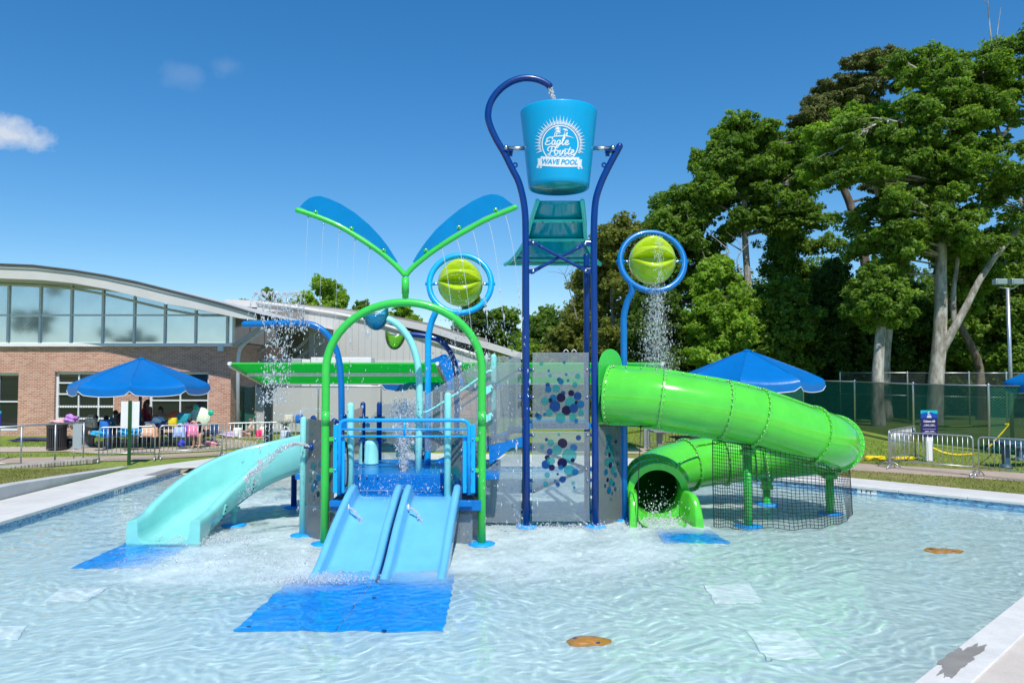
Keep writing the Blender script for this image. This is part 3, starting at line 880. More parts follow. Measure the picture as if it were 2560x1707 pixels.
class Badge:
    def __init__(s): s.m = MB()
    def poly(s, pts, off=.004):
        tris = tessellate_polygon([[Vector((a, b, 0)) for a, b in pts]])
        s.m.add([bp(a, b, off) for a, b in pts], [tuple(t) for t in tris])
    def stroke(s, pts, w, off=.004, n=6, closed=False):
        P = [(p.x, p.y) for p in spline([(a, b, 0) for a, b in pts], n, closed)]
        ws = w if callable(w) else (lambda t: w)
        L, R = [], []; m = len(P)
        for i in range(m):
            a, b = (P[i - 1], P[(i + 1) % m]) if closed else (P[max(i - 1, 0)], P[min(i + 1, m - 1)])
            dx, dy = b[0] - a[0], b[1] - a[1]; l = math.hypot(dx, dy) or 1
            h = ws(i / max(1, m - 1)) / 2
            L.append((P[i][0] - dy / l * h, P[i][1] + dx / l * h)); R.append((P[i][0] + dy / l * h, P[i][1] - dx / l * h))
        vs = [bp(*p, off) for p in L] + [bp(*p, off) for p in R]
        fs = [(i, (i + 1) % m, m + (i + 1) % m, m + i) for i in range(m if closed else m - 1)]
        s.m.add(vs, fs)
bd = Badge()
ccx, ccy, cr = 787, 885, 440
for k in range(-14, 15):                 # sun rays, long and short in turn
    a = rad(90 - k * 7.9)
    if abs(k) > 14: continue
    for off, L, wd in ((0, 245, 30), (3.95, 130, 22)):
        aa = a - rad(off)
        if not (-.72 < aa < math.pi + .72): continue
        lat = 1 - .35 * abs(math.cos(aa))
        r0, r1 = cr + 32, cr + 32 + L * lat
        c, s_ = math.cos(aa), -math.sin(aa)
        pt = lambda r, t: (ccx + r * c - t * s_, ccy + r * s_ + t * c)
        bd.poly([pt(r0 + 12, -wd * .32), pt(r0, 0), pt(r0 + 12, wd * .32), pt(r0 + 40, wd / 2), pt(r1, 0), pt(r0 + 40, -wd / 2)], .009)
arc = [(ccx + cr * math.cos(t), ccy - (cr + 10) * math.sin(t)) for t in np.linspace(-.78, math.pi + .78, 40)]
bd.stroke(arc, 26, n=2)
bd.stroke([(430, 1170), (480, 1195), (520, 1180), (545, 1155), (580, 1185), (625, 1190), (665, 1155), (705, 1190), (750, 1190), (790, 1155), (825, 1190), (875, 1190), (905, 1162), (945, 1195), (990, 1195), (1025, 1165), (1065, 1200), (1110, 1200), (1145, 1170)], 15, n=4)
bd.stroke([(585, 716), (700, 694), (850, 686), (1000, 700), (1125, 742)], lambda t: 8 + 22 * math.sin(math.pi * min(1, t * 1.1)), n=6)
# palms
for x0, x1, y1 in ((650, 712, 540), (690, 738, 610)):
    bd.stroke([(x0, 695), (x0 + 8, 630), (x1 - 15, y1 + 30), (x1, y1)], 15)
for (cx0, cy0), rr in (((728, 520), 78), ((745, 590), 58)):
    for a in (200, 165, 130, 95, 60, 20, -15, -50):
        c, s_ = math.cos(rad(a)), -math.sin(rad(a))
        bd.stroke([(cx0, cy0), (cx0 + rr * .6 * c, cy0 + rr * .6 * s_ - 10), (cx0 + rr * c, cy0 + rr * s_ + 14)], lambda t: 22 * (1 - t) + 5)
# parasol and chair
bd.poly([(845, 520), (880, 510), (925, 510), (960, 530), (975, 580), (950, 565), (910, 550), (870, 540)]); bd.stroke([(915, 555), (890, 630), (862, 690)], 11)
bd.stroke([(965, 600), (945, 690)], 24); bd.stroke([(955, 605), (915, 655), (885, 660)], 16); bd.stroke([(900, 650), (870, 690)], 14)
# script lettering
w1 = 27
bd.stroke([(590, 775), (600, 735), (545, 720), (480, 750), (455, 790), (490, 815), (535, 812), (480, 818), (430, 860), (440, 905), (510, 900), (580, 865)], w1)                      # E
bd.stroke([(668, 800), (628, 795), (590, 840), (592, 895), (635, 890), (662, 845), (672, 800), (655, 865), (665, 902), (700, 880)], w1)   # a
bd.stroke([(790, 800), (748, 795), (712, 840), (715, 895), (755, 885), (785, 835), (796, 800), (765, 905), (715, 975), (685, 965), (705, 925), (770, 900), (815, 870)], w1)  # g
bd.stroke([(815, 870), (870, 790), (900, 725), (880, 712), (850, 775), (838, 860), (855, 908), (890, 885)], w1)  # l
bd.stroke([(890, 885), (955, 855), (985, 815), (955, 800), (918, 845), (925, 900), (965, 905), (1012, 868)], w1)   # e
bd.stroke([(590, 960), (570, 1040), (535, 1120), (500, 1145), (485, 1125)], w1)                      # P stem
bd.stroke([(520, 1060), (480, 1030), (510, 965), (590, 945), (660, 960), (665, 1020), (615, 1060), (575, 1055)], w1)
bd.stroke([(710, 1040), (668, 1045), (650, 1100), (680, 1140), (725, 1115), (735, 1065), (705, 1045), (755, 1058), (790, 1050)], w1, closed=False)  # o
bd.stroke([(800, 1035), (778, 1105), (795, 1138), (835, 1105)], w1)                                # i
bd.stroke([(855, 1035), (825, 1140), (865, 1065), (905, 1040), (912, 1070), (895, 1125), (925, 1135), (960, 1090)], w1)   # n
bd.stroke([(1040, 965), (985, 1090), (985, 1138), (1025, 1120)], w1); bd.stroke([(895, 1010), (1000, 1020), (1120, 1025)], lambda t: 24 * (1 - .6 * t))   # t
bd.stroke([(1025, 1120), (1095, 1095), (1125, 1055), (1095, 1045), (1055, 1090), (1065, 1145), (1110, 1145), (1160, 1110)], w1)   # e
# ribbon
for poly in ([(315, 1190)] + [(315 + 940 * t, 1190 + 45 * math.sin(math.pi * t) * .4 + 20 * t) for t in np.linspace(.1, 1, 10)] + [(1270 - 985 * t, 1440 - 30 * t + 10 * math.sin(math.pi * t)) for t in np.linspace(0, 1, 10)],):
    # long banner as quads so that it follows the round wall
    pass
vsR, fsR = [], []
for i in range(21):
    t = i / 20; x0 = 315 + 940 * t; x1 = 280 + 990 * t
    y0 = 1188 + 22 * t + 10 * math.sin(math.pi * t); y1 = 1420 + 22 * t + 14 * math.sin(math.pi * t)
    vsR += [bp(x0, y0, .004), bp(x1, y1, .004)]
for i in range(20): fsR.append((2 * i, 2 * i + 1, 2 * i + 3, 2 * i + 2))
bd.m.add(vsR, fsR)
for s in (0, 1):
    if s == 0: P = [(235, 1238), (308, 1240), (285, 1400), (340, 1430), (330, 1478), (205, 1468), (245, 1350)]
    else: P = [(1258, 1262), (1322, 1262), (1308, 1390), (1342, 1490), (1222, 1498), (1215, 1450), (1268, 1410)]
    bd.poly(P, .0025)
bd.m.build('badge_print', 'print', bucket)
V, F = textmesh('WAVE POOL', 1, .25, .035)
wx = max(v.x for v in V) - min(v.x for v in V); hx = max(v.y for v in V) - min(v.y for v in V)
cxm = (max(v.x for v in V) + min(v.x for v in V)) / 2; cym = (max(v.y for v in V) + min(v.y for v in V)) / 2
tm = MB(); tm.add([bp(780 + (v.x - cxm) / wx * 885, 1322 + 24 * ((v.x - cxm) / wx) - (v.y - cym) / hx * 128, .0075) for v in V], F)
tm.build('badge_lettering', 'bucket', bucket)
# ---------- green spray arch with the two leaves
YA = 13.6
arch = thing('leaf_spray_arch', 'bright green hoop arch topped by a V of two blue leaf sails', 'spray arch', (Xp(1010, YA), YA, WZ))
xl, xr = Xp(815, YA), Xp(1205, YA); xm = (xl + xr) / 2
zc, zt = Zp(925, YA), Zp(756, YA)
P = [Vector((xl, YA, FZ)), Vector((xl, YA, 1.0)), Vector((xl, YA, zc - .3))] + [Vector((xm - (xr - xl) / 2 * math.cos(t), YA, zc + (zt - zc) * math.sin(t))) for t in np.linspace(0, math.pi, 28)] + [Vector((xr, YA, zc - .3)), Vector((xr, YA, 1.0)), Vector((xr, YA, FZ))]
MB().tube(P, .072, 18).build('hoop', 'green', arch)
col = MB()
for x in (xl, xr):
    z = Zp(1040, YA); col.tube([(x, YA, z - .17), (x, YA, z + .085)], .0755, 18, cap=True)
col.build('collar', 'green', arch)
boltset('bolt', [Vector((x + dx, YA - .076, Zp(py, YA))) for x in (xl, xr) for dx, py in ((0, 1030), (.0, 1049))], .014, arch)
for x in (xl, xr): baseplate(x, YA, arch, .24)
s3 = 620 / 2113
def P3(u, v): return W(700 + u * s3, 440 + v * s3, YA)
st = [P3(1068, 1040), P3(1068, 870)]
MB().tube(st, .058, 14).tube([P3(1068, 1003), P3(1068, 866)], .066, 14).build('stem', 'green', arch)
La = spline([P3(*q) for q in ((1066, 850), (1000, 775), (860, 655), (700, 545), (520, 435), (350, 360), (210, 310), (150, 292))], 5)
Ra = spline([P3(*q) for q in ((1072, 850), (1130, 780), (1290, 650), (1450, 545), (1600, 457), (1760, 370), (1900, 312), (2005, 268))], 5)
MB().tube(La, .048, 12, dome='end').build('arm', 'green', arch); MB().tube(Ra, .048, 12, dome='end').build('arm', 'green', arch)
lf1 = [(170, 265), (205, 225), (250, 190), (300, 174), (345, 172), (420, 195), (520, 240), (640, 315), (760, 415), (850, 510), (920, 600), (1005, 735), (985, 735), (880, 640), (720, 525), (540, 420), (370, 345), (260, 305)]
lf2 = [(1130, 735), (1170, 665), (1240, 565), (1330, 455), (1430, 365), (1530, 285), (1640, 215), (1730, 172), (1800, 155), (1850, 160), (1900, 180), (1985, 245), (1880, 285), (1740, 345), (1590, 425), (1430, 525), (1270, 635), (1145, 735)]
for L in (lf1, lf2):
    MB().prism([P3(*q) + Vector((0, -.012, 0)) for q in L], (0, .024, 0)).build('leaf', 'leafblue', arch)
boltset('bolt', [P3(*q) + Vector((0, -.04, 0)) for q in ((307, 308), (610, 446), (885, 632), (1838, 287), (1525, 435), (1244, 632))], .022, arch)
lug = MB()
for q in ((307, 312), (610, 450), (885, 638), (1838, 292), (1525, 440), (1244, 636)): lug.lathe([(1e-4, -.02), (.04, -.02), (.04, .02), (1e-4, .02)], P3(*q), 10, (0, 1, 0), False)
lug.build('lug', 'green', arch)
noz = MB()
JETL = [(240, 350), (372, 412), (505, 473), (640, 543), (765, 620)]; JETR = [(1914, 320), (1771, 378), (1634, 444), (1499, 518), (1373, 603)]
for q in JETR + JETL: noz.sph(P3(*q), .018, 8, 5)
noz.build('nozzle', 'bolt', arch)
# ---------- two spinning ball buckets in rings
def spinner(name_label, px, py, Y, postpx, ringmat, Rr, base_from=None, lean=17):
    c = W(px, py, Y)
    t = thing('ball_bucket_spinner', name_label, 'water spinner', (Xp(postpx, Y), Y, WZ), 'yellow-green ball buckets in blue rings')
    Rm = Matrix.Rotation(rad(-lean), 3, 'X')
    P = [c + Rm @ Vector((Rr * math.cos(a), 0, Rr * math.sin(a))) for a in np.linspace(0, 6.2832, 49)[:-1]]
    MB().tube(P, .064, 14, closed=True).build('ring', ringmat, t)
    xq = Xp(postpx, Y)
    a0 = P[int(48 * 227 / 360)]
    pp = [Vector((xq, Y, FZ)), Vector((xq, Y, 1.2)), Vector((xq, Y, c.z - 1.62))] + spline([Vector((xq, Y, c.z - 1.45)), Vector((xq + .005, Y, c.z - 1.15)), Vector((xq + .07, Y + (a0.y - Y) * .3, c.z - .85)), Vector((xq + .16, Y + (a0.y - Y) * .75, c.z - .64)), Vector(a0)], 6)
    MB().tube(pp, .068, 14).build('post', ringmat, t)
    baseplate(xq, Y, t, .24)
    ax_ = MB()
    for s in (-1, 1): ax_.tube([c + Vector((s * .44, 0, 0)), c + Vector((s * (Rr - .05), 0, 0))], .026, 10)
    ax_.build('axle', 'steel', t)
    hub = MB()
    for s in (-1, 1): hub.tube([c + Vector((s * (Rr - .13), 0, 0)), c + Vector((s * (Rr + .085), 0, 0))], .036, 10)
    hub.build('axle_hub', ringmat, t)
    # ball: scooped like a water wheel, three cups round a level axle
    R0 = .485
    def f(u, v):
        x = -math.cos(v * math.pi) * R0
        rx = math.sqrt(max(R0 * R0 - x * x, 1e-6))
        ph = u * 360 - 180                                   # degrees up from the front
        w = max(0.0, 1 - (x / (R0 * .96)) ** 2)
        r = rx
        for cen, D in ((8, .32), (53, .28), (100, .16), (150, .16)):
            lo, hi = cen - 24 * w ** .8 + 3, cen + 9 * w ** .8 + 3
            s_ = (ph - lo) / max(hi - lo, 1e-3)
            if w > 0 and 0 < s_ < 1: r -= D * w ** .7 * min(1, s_ / .12) * min(1, (1 - s_) / .12)
            r += .035 * w * math.exp(-((ph - lo + 7) / 7) ** 2) + .02 * w * math.exp(-((ph - hi - 5) / 6) ** 2)
        a = rad(ph)
        return c + Vector((x, -r * math.cos(a), r * math.sin(a)))
    MB().grid(f, 200, 48, True, True).build('ball_bucket', 'ball', t)
    n_ = MB()
    for k in range(7): n_.sph(c + Rm @ Vector((-.18 + .06 * k, -.02, Rr - .07)), .014, 6, 4)
    n_.build('nozzle', 'bolt', t)
    return c
c_right = spinner('yellow-green ball bucket in a darker blue ring on the post beside the tube slide', 1630.6, 653.7, 15.75, 1560, 'midblue', .665)
c_left = spinner('yellow-green ball bucket in a light blue ring between the leaf arch and the tower', 1150.6, 709.5, 16.3, 1070, 'skyblue', .668)
# ---------- bent pipes with fountains and bowls
YS = 17.0
pipe = thing('spray_pipe', 'medium blue bent pipe reaching left with a row of jets on top', 'spray pipe', (Xp(855, YS), YS, WZ))
P = [Vector((Xp(853, YS), YS, FZ)), W(853, 1100, YS)] + spline(pxpath([(854, 1040), (853, 960), (848, 905), (838, 868), (820, 838), (795, 818), (765, 809), (720, 808), (660, 809), (612, 810)], YS), 5)
MB().tube(P, .072, 14, dome='end').build('pipe', 'midblue', pipe)
PJ = [(619 + 16.9 * k, 802) for k in range(7)]
noz = MB()
for a, b in PJ: noz.tube([W(a, b, YS), W(a, b - 4, YS)], .016, 6)
noz.build('nozzle', 'bolt', pipe)
collar = MB().tube([W(722, 808, YS), W(724, 808, YS)], .076, 14); collar.build('pipe_joint', 'midblue', pipe)
YC = 15.2
bowl = thing('bowl_pipe', 'curved turquoise pipe holding a clear blue bowl under the green arch', 'spray pipe', (Xp(1047, YC), YC, .6))
s4 = 280 / 1996
P = [Vector((Xp(1046, YC), YC, .6)), W(1047, 1100, YC)] + spline(pxpath([(1049, 1000), (1047, 935), (1040, 890), (1026, 852), (1005, 822), (985, 805), (968, 797)], YC), 5)
MB().tube(P, .07, 14).build('pipe', 'turq', bowl)
def tipbowl(c, R, hgt, mat, parent, tip):
    m = MB(); Rm = Matrix.Rotation(tip, 3, 'Y')
    def f(u, v):
        a = u * 2 * math.pi; t = v
        r = max(R * math.sin(t * math.pi / 2), 1e-4); z = -hgt * math.cos(t * math.pi / 2)
        z += .14 * R * 2 * (math.cos(2 * a)) * t ** 2 * .9
        return c + Rm @ Vector((r * math.cos(a), r * math.sin(a) * .8, z))
    m.grid(f, 28, 14, True, True)
    o = m.build('bowl', mat, parent); sl = o.modifiers.new('thick', 'SOLIDIFY'); sl.thickness = .012
    return o
cb_ = W(938, 785, YC)
tipbowl(cb_ + Vector((0, 0, .03)), .27, .36, 'bowlblue', bowl, rad(-8))
pin = MB().tube([cb_ + Vector((-.14, -.03, .0)), cb_ + Vector((.16, -.03, -.02))], .012, 6)
pin.sph(cb_ + Vector((-.12, -.05, .0)), .025, 8, 5).sph(cb_ + Vector((.06, -.05, -.01)), .02, 8, 5); pin.build('bowl_pin', 'bolt', bowl)
fillw = MB().lathe([(1e-4, -.30), (.12, -.27), (.2, -.15), (.225, -.02), (1e-4, -.02)], cb_ + Vector((0, 0, .0)), 20); fillw.build('bowl_water', clearmat('bowl_water', (.15, .65, .9), .3, (.03, .5, .8)), bowl)
YG = 17.3
gb = thing('navy_bowl_pipe', 'dark navy bent pipe with a clear green bowl, behind the turquoise pipe', 'spray pipe', (Xp(1142, YG), YG, WZ))
P = [Vector((Xp(1142, YG), YG, FZ)), W(1142, 1040, YG)] + spline(pxpath([(1142, 960), (1138, 915), (1124, 878), (1100, 852), (1070, 842), (1040, 837), (1012, 836)], YG), 5)
MB().tube(P, .062, 12, dome='end').build('pipe', 'navy', gb)
tipbowl(W(989, 833, YG) + Vector((0, 0, .0)), .24, .38, 'bowlgreen', gb, rad(6))
MB().tube([W(970, 837, YG), W(1012, 836, YG)], .012, 6).build('bowl_pin', 'bolt', gb)
# ---------- low platform with steps, posts, panels and front rail
ZP, ZQ = .62, .92
plat = thing('play_platform', 'blue stepped play platform with clear bubble panels behind the twin slides', 'play platform', (-2, 14.6, WZ))
MB().box((-1.95, 14.0, ZP - .06), (2.5, 1.2, .1)).build('lower_deck', 'deckblue', plat, bev=.01)
MB().box((-2.2, 15.85, ZQ - .06), (3.9, 2.45, .1)).build('upper_deck', 'deckblue', plat, bev=.01)
MB().box((-2.4, 14.63, (ZP + ZQ) / 2 - .03), (2.2, .03, ZQ - ZP - .04)).build('riser', 'deckblue', plat, bev=.004)
MB().box((-1.0, 14.36, (ZP + ZQ) / 2 - .03), (1.0, .03, ZQ - ZP - .04), Matrix.Rotation(rad(-38), 3, 'Z')).build('riser', 'deckblue', plat, bev=.004)
# wedge step to the right
wd = MB().prism([(-1.38, 14.62, ZP), (-.62, 14.05, ZP), (-.62, 14.66, ZP)], (0, 0, ZQ - ZP)); wd.build('corner_step', 'deckblue', plat, bev=.006)
for a, b in ((833, 880), (1150, 1203)):
    Y = 13.52; x0, x1 = Xp(a, Y), Xp(b, Y); z0, z1 = Zp(1275, Y), Zp(1250, Y)
    MB().box(((x0 + x1) / 2, Y + .0, (z0 + z1) / 2), (x1 - x0, .06, z1 - z0)).build('edge_beam', 'deckblue', plat, bev=.006)
    MB().box(((x0 + x1) / 2, Y + .35, z1 - .01), (x1 - x0, .6, .03)).build('side_tread', 'black', plat, bev=.004)
boltset('bolt', [W(1172, 1252, 13.45), W(900, 1190, 14.58), W(917, 1190, 14.58), W(944, 1190, 14.58)], .018, plat)
# stairs up to the tower
ns = 5
for k in range(ns):
    x0, x1 = -1.35 + (TX0 + 1.3) * k / ns, -1.35 + (TX0 + 1.3) * (k + 1) / ns
    z = ZQ + (ZD - ZQ) * (k + 1) / (ns + 1)
    MB().box(((x0 + x1) / 2, 15.85, z - .03), (x1 - x0 + .03, 1.15, .05)).build('step', 'deckblue', plat, bev=.006)
    MB().box((x0 + .02, 15.85, z - (ZD - ZQ) / (ns + 1) / 2 - .03), (.02, 1.13, (ZD - ZQ) / (ns + 1) - .02)).build('step_riser', 'deckblue', plat)
MB().prism([W(a, b, 15.16) for a, b in ((1222, 1115), (1224, 1162), (1278, 1120), (1307, 1117), (1307, 1091))][::-1], (0, .03, 0)).build('stair_stringer', 'deckblue', plat, bev=.004)
MB().prism([W(a, b, 16.5) for a, b in ((1090, 1150), (1095, 1180), (1278, 1085), (1300, 1080), (1300, 1062))][::-1], (0, .03, 0)).build('stair_stringer', 'deckblue', plat)
# turquoise posts
def post(px, top, Y, zb, mat='turq', r=.064, plate=False):
    x = Xp(px, Y)
    MB().tube([(x, Y, zb), (x, Y, Zp(top, Y) - .05)], r, 16, dome='end').build('post', mat, plat)
    if plate: baseplate(x, Y, plat, .22)
post(760, 1042, 14.3, FZ, plate=True, r=.058); post(877, 1007, 13.75, FZ); post(1120, 982, 13.75, FZ); post(1234, 886, 15.9, FZ)
post(908, 1005, 16.9, ZQ, 'navy', .058); post(949, 1005, 16.9, ZQ, 'navy', .058)
post(738, 1100, 17.2, FZ, 'navy', .065, True)
for px, y in ((908, 16.9), (949, 16.9)):
    m = MB()
    for py in (1045, 1101): m.bar(W(px - 13, py, y - .06), W(px + 13, py, y - .06), .03, .07)
    m.build('post_clamp', 'navy', plat, bev=.006)
# aqua seat block
sx, sY = Xp(930, 16.2), 16.2
MB().lathe([(1e-4, 0), (.16, 0), (.15, .02), (.145, .40), (.13, .47), (.09, .5), (1e-4, .5)], (sx, sY, ZQ), 20).build('stump_seat', 'turq', plat)
# clear panels
def pxpanel(poly, Y, mat='clear', name='clear_panel'): return panel([W(a, b, Y) for a, b in poly], .014, mat, plat, name)
pb = pxpanel([(884, 1150), (1062, 1150), (1062, 1010), (960, 1010), (915, 1055), (884, 1060)], 17.1)
BB = [(900, 1040, 6, 'b'), (1010, 1027, 3, 'n'), (1020, 1063, 6, 'p'), (975, 1112, 8, 't'), (985, 1145, 5, 'b'), (992, 1128, 9, 't'), (1030, 1115, 9, 'p'), (1022, 1105, 10, 'n'), (1010, 1090, 7, 't'), (962, 1090, 5, 't'), (1040, 1090, 6, 'b'), (1016, 1035, 2, 't'), (975, 1130, 5, 't')]
Yq = 17.08
bubbles([(a, b, r, c) for a, b, r, c in BB], W(0, 0, Yq), W(1, 0, Yq) - W(0, 0, Yq), W(0, 1, Yq) - W(0, 0, Yq), Vector((0, -1, 0)), pb)
pxpanel([(1062, 1128), (1218, 1128), (1219, 891), (1062, 988)], 15.22)
pxpanel([(1222, 1114), (1305, 1091), (1302, 882), (1217, 931)], 15.2)
pxpanel([(1190, 1090), (1302, 1060), (1302, 893), (1240, 890), (1190, 925)], 16.62)
pxpanel([(1215, 1306), (1302, 1308), (1304, 1118), (1278, 1126), (1215, 1174)], 15.2, 'clear_low', 'skirt_panel')
# side panels left and right of the twin slides
def sidepanel(a, b, z0, z1, mat, name='clear_panel', bub=None):
    a, b = Vector(a), Vector(b); n = Vector((b.y - a.y, -(b.x - a.x), 0)).normalized()
    if n.y > 0: n = -n
    o = panel([a + Vector((0, 0, z0)), b + Vector((0, 0, z0)), b + Vector((0, 0, z1)), a + Vector((0, 0, z1))], .014, mat, plat, name, n)
    if bub:
        e = (b - a).normalized(); L = (b - a).length
        bubbles([(u * L / .0018, v * (z1 - z0) / .0018, r, c) for u, v, r, c in bub], a + Vector((0, 0, z0)), e * .0018, Vector((0, 0, .0018)), n, o)
    return o
bl = [(.25, .82, 22, 't'), (.6, .86, 16, 'b'), (.75, .75, 14, 't'), (.3, .45, 45, 't'), (.5, .35, 50, 'b'), (.7, .42, 40, 't'), (.4, .25, 45, 'n'), (.65, .2, 40, 'b'), (.55, .5, 35, 't'), (.3, .2, 35, 'b'), (.8, .3, 30, 'n'), (.2, .3, 26, 't'), (.5, .15, 28, 'p')]
sidepanel((Xp(764, 14.3), 14.3, 0), (Xp(836, 13.55), 13.55, 0), .42, Zp(1046, 14.3), 'clear', bub=bl)
sidepanel((Xp(764, 14.3), 14.3, 0), (Xp(836, 13.55), 13.55, 0), -.25, .38, 'clear_low', 'skirt_panel')
sidepanel((Xp(884, 13.75), 13.8, 0), (Xp(905, 15.0), 15.0, 0), ZP + .05, Zp(1020, 14.5), 'clear', bub=[(u, v, r * 1.3, c) for u, v, r, c in bl])
sidepanel((Xp(1128, 13.75), 13.8, 0), (Xp(1155, 13.62), 13.62, 0), ZP - .1, Zp(1085, 13.7), 'clear', bub=bl)
sidepanel((Xp(1150, 13.7), 13.75, 0), (Xp(1213, 14.6), 14.6, 0), -.25, ZP, 'clear_low', 'skirt_panel')
sidepanel((Xp(1150, 13.9), 14.6, 0), (Xp(1213, 15.1), 15.1, 0), ZP, Zp(1130, 15), 'clear_low', 'skirt_panel')
sidepanel((-3.0, 13.62, 0), (-.7, 13.62, 0), -.3, .35, 'clear_low', 'skirt_panel')
# handrails
hr = MB().tube(spline(pxpath([(1058, 1030), (1070, 1028), (1110, 1004), (1165, 968), (1215, 932), (1222, 927), (1230, 928)], 15.1), 4), .022, 8); hr.build('handrail', 'turq', plat)
MB().tube(pxpath([(1140, 1026), (1194, 989), (1226, 967)], 15.6), .02, 8).build('handrail', 'turq', plat)
MB().tube(pxpath([(1226, 968), (1297, 924)], 15.26), .022, 8).build('handrail', 'turq', plat)
for py in (975, 1045): MB().prism([W(a, b, 15.12) for a, b in ((1214, py - 8), (1228, py - 14), (1234, py - 6), (1230, py + 2), (1215, py + 12))][::-1], (0, .03, 0)).build('post_clamp', 'turq', plat, bev=.006)
boltset('bolt', [W(1230, 969, 15.1), W(1230, 1040, 15.1), W(1137, 1029, 15.56), W(1148, 972, 15.06)], .02, plat)
# water cannons
def cannon(px, py, Y, ln, px2):
    c = W(px, py, Y)
    m = MB().sph(c, .065, 14, 10).tube([c, W(px2, py, Y)], .03, 10); m.build('water_cannon', 'navy', plat)
cannon(778, 1117, 14.1, 0, 760); cannon(836, 1054, 14.0, 0, 858); cannon(784, 1046, 15.3, 0, 784)
MB().sph(W(861, 1040, 16.7), .05, 10, 8).build('water_cannon', 'navy', plat)
MB().box(W(862, 1055, 16.8), (.22, .1, .32)).build('cannon_housing', 'deckblue', plat, bev=.02)
# front rail and the slotted boards at both ends
rail = thing('guard_rail', 'light blue tubular guard rail across the top of the twin slides', 'guard rail', (-1.95, 13.4, ZP))
YR = 13.42
MB().tube(arcpath([W(849, 1236, YR), W(849, 1050, YR), W(1172, 1050, YR), W(1172, 1236, YR)], .14, 7), .034, 12).build('outer_rail', 'railblue', rail)
for py in (1073, 1090.5): MB().tube([W(851, py, YR), W(1170, py, YR)], .019, 10).build('cross_rail', 'railblue', rail)
MB().tube([W(1011, 1052, YR), W(1011, 1089, YR)], .02, 10).build('centre_bar', 'railblue', rail)
for a, b, tp in ((833.5, 845, 1062), (853, 862, 1095), (1157, 1167, 1092), (1176, 1188, 1061)):
    z0, z1 = Zp(1233, YR), Zp(tp, YR)
    MB().box((Xp((a + b) / 2, YR), YR + .05, (z0 + z1) / 2), ((b - a) / 1900 * YR, .03, z1 - z0)).build('side_board', 'skyblue', rail, bev=.008)
slots = MB()
for px in (844.5, 853, 1168, 1177):
    for py in range(1112, 1230, 30): slots.box(W(px, py, YR + .03), (.012, .02, .1))
slots.build('slot', 'navy', rail)
clampm = MB()
for px0, px1 in ((824, 834), (1187, 1197)):
    for py in (1097, 1175): clampm.box(W((px0 + px1) / 2, py, YR + .09), (.08, .04, .07))
clampm.build('rail_clamp', 'green', rail, bev=.005)
boltset('bolt', [W(px, py, YR + .02) for px in (838, 1182) for py in (1097, 1174)], .017, rail)
ph = MB().tube([W(864 + 6 * math.cos(t), 1160 + 56 * math.sin(t), YR + .2) for t in np.linspace(0, 6.2832, 28)[:-1]], .012, 6, closed=True); ph.build('porthole_trim', 'black', rail)
pp_ = MB().prism([W(864 + 6 * math.cos(t), 1160 + 56 * math.sin(t), YR + .22) for t in np.linspace(6.2832, 0, 28)[:-1]], (0, .01, 0)); pp_.build('porthole_pane', 'clear_low', rail)
# ---------- twin blue slides
twin = thing('twin_slide', 'pair of light blue open slides side by side under the front rail', 'slide', (-1.95, 12.4, WZ))
def slide_bed(t):      # t 0 top .. 1 bottom : (Y, z)
    K = [(13.72, .64), (13.45, .625), (13.2, .56), (12.8, .37), (12.4, .16), (12.05, -.055), (11.85, -.15), (11.6, -.225), (11.3, -.27)]
    s = spline([(a, b, 0) for a, b in K], 6); i = t * (len(s) - 1); k = min(int(i), len(s) - 2)
    p = s[k].lerp(s[k + 1], i - k); return p.x, p.y
def slide_mesh(xa0, xa1, xb0, xb1):
    m = MB(); NT = 44; rows = []
    for i in range(NT + 1):
        t = i / NT; Y, z = slide_bed(t)
        w = max(0, min(1, (13.3 - Y) / 2.1)); xl_, xr_ = xa0 + (xb0 - xa0) * w, xa1 + (xb1 - xa1) * w
        h = .27 if t < .6 else .27 - .185 * ((t - .6) / .4) ** 1.6
        if t < .12: h = .27 * (.3 + .7 * (t / .12) ** .5)
        rw = .125
        row = [(xl_ + .01, z - .10), (xl_, z + h - .05), (xl_ + .02, z + h - .012), (xl_ + .05, z + h), (xl_ + rw - .045, z + h), (xl_ + rw - .012, z + h - .015), (xl_ + rw, z + h - .05), (xl_ + rw + .012, z + .05), (xl_ + rw + .04, z + .012), (xl_ + rw + .09, z)]
        row += [(xl_ + xr_ - a, b) for a, b in reversed(row)]
        rows.append([Vector((a, Y, b)) for a, b in row])
    n = len(rows[0]); vs = [p for r in rows for p in r]
    fs = [(i * n + j, (i + 1) * n + j, (i + 1) * n + (j + 1) % n, i * n + (j + 1) % n) for i in range(NT) for j in range(n)]
    m.add(vs, fs, True); o = len(vs) - n
    m.add([], []); m.f.append(tuple(range(o, o + n))); m.sm.append(False); m.mi.append(0)
    return m
E1 = slide_mesh(-2.86, -1.93, -3.04, -2.015).build('chute', 'slideblue', twin)
E2 = slide_mesh(-1.885, -.90, -1.975, -1.0).build('chute', 'slideblue', twin)
sp_ = MB(); vs = []
for i in range(31):
    Y, z = slide_bed(.05 + .93 * i / 30); w = max(0, min(1, (13.3 - Y) / 2.1)); x = -1.908 + w * -.088
    vs += [(x - .018, Y, z - .12), (x - .018, Y, z + .05), (x + .018, Y, z + .05), (x + .018, Y, z - .12)]
sp_.add(vs, [(4 * i + j, 4 * i + 4 + j, 4 * i + 4 + (j + 1) % 4, 4 * i + (j + 1) % 4) for i in range(30) for j in range(4)])
sp_.build('joint_strip', 'navy', twin)
SN = [W(871, 1268, 12.95), W(1021, 1268, 12.95)]
nz = MB()
for p in SN: nz.sph(p, .035, 10, 8, (.6, 1, 1.7))
nz.build('slide_nozzle', 'white', twin)
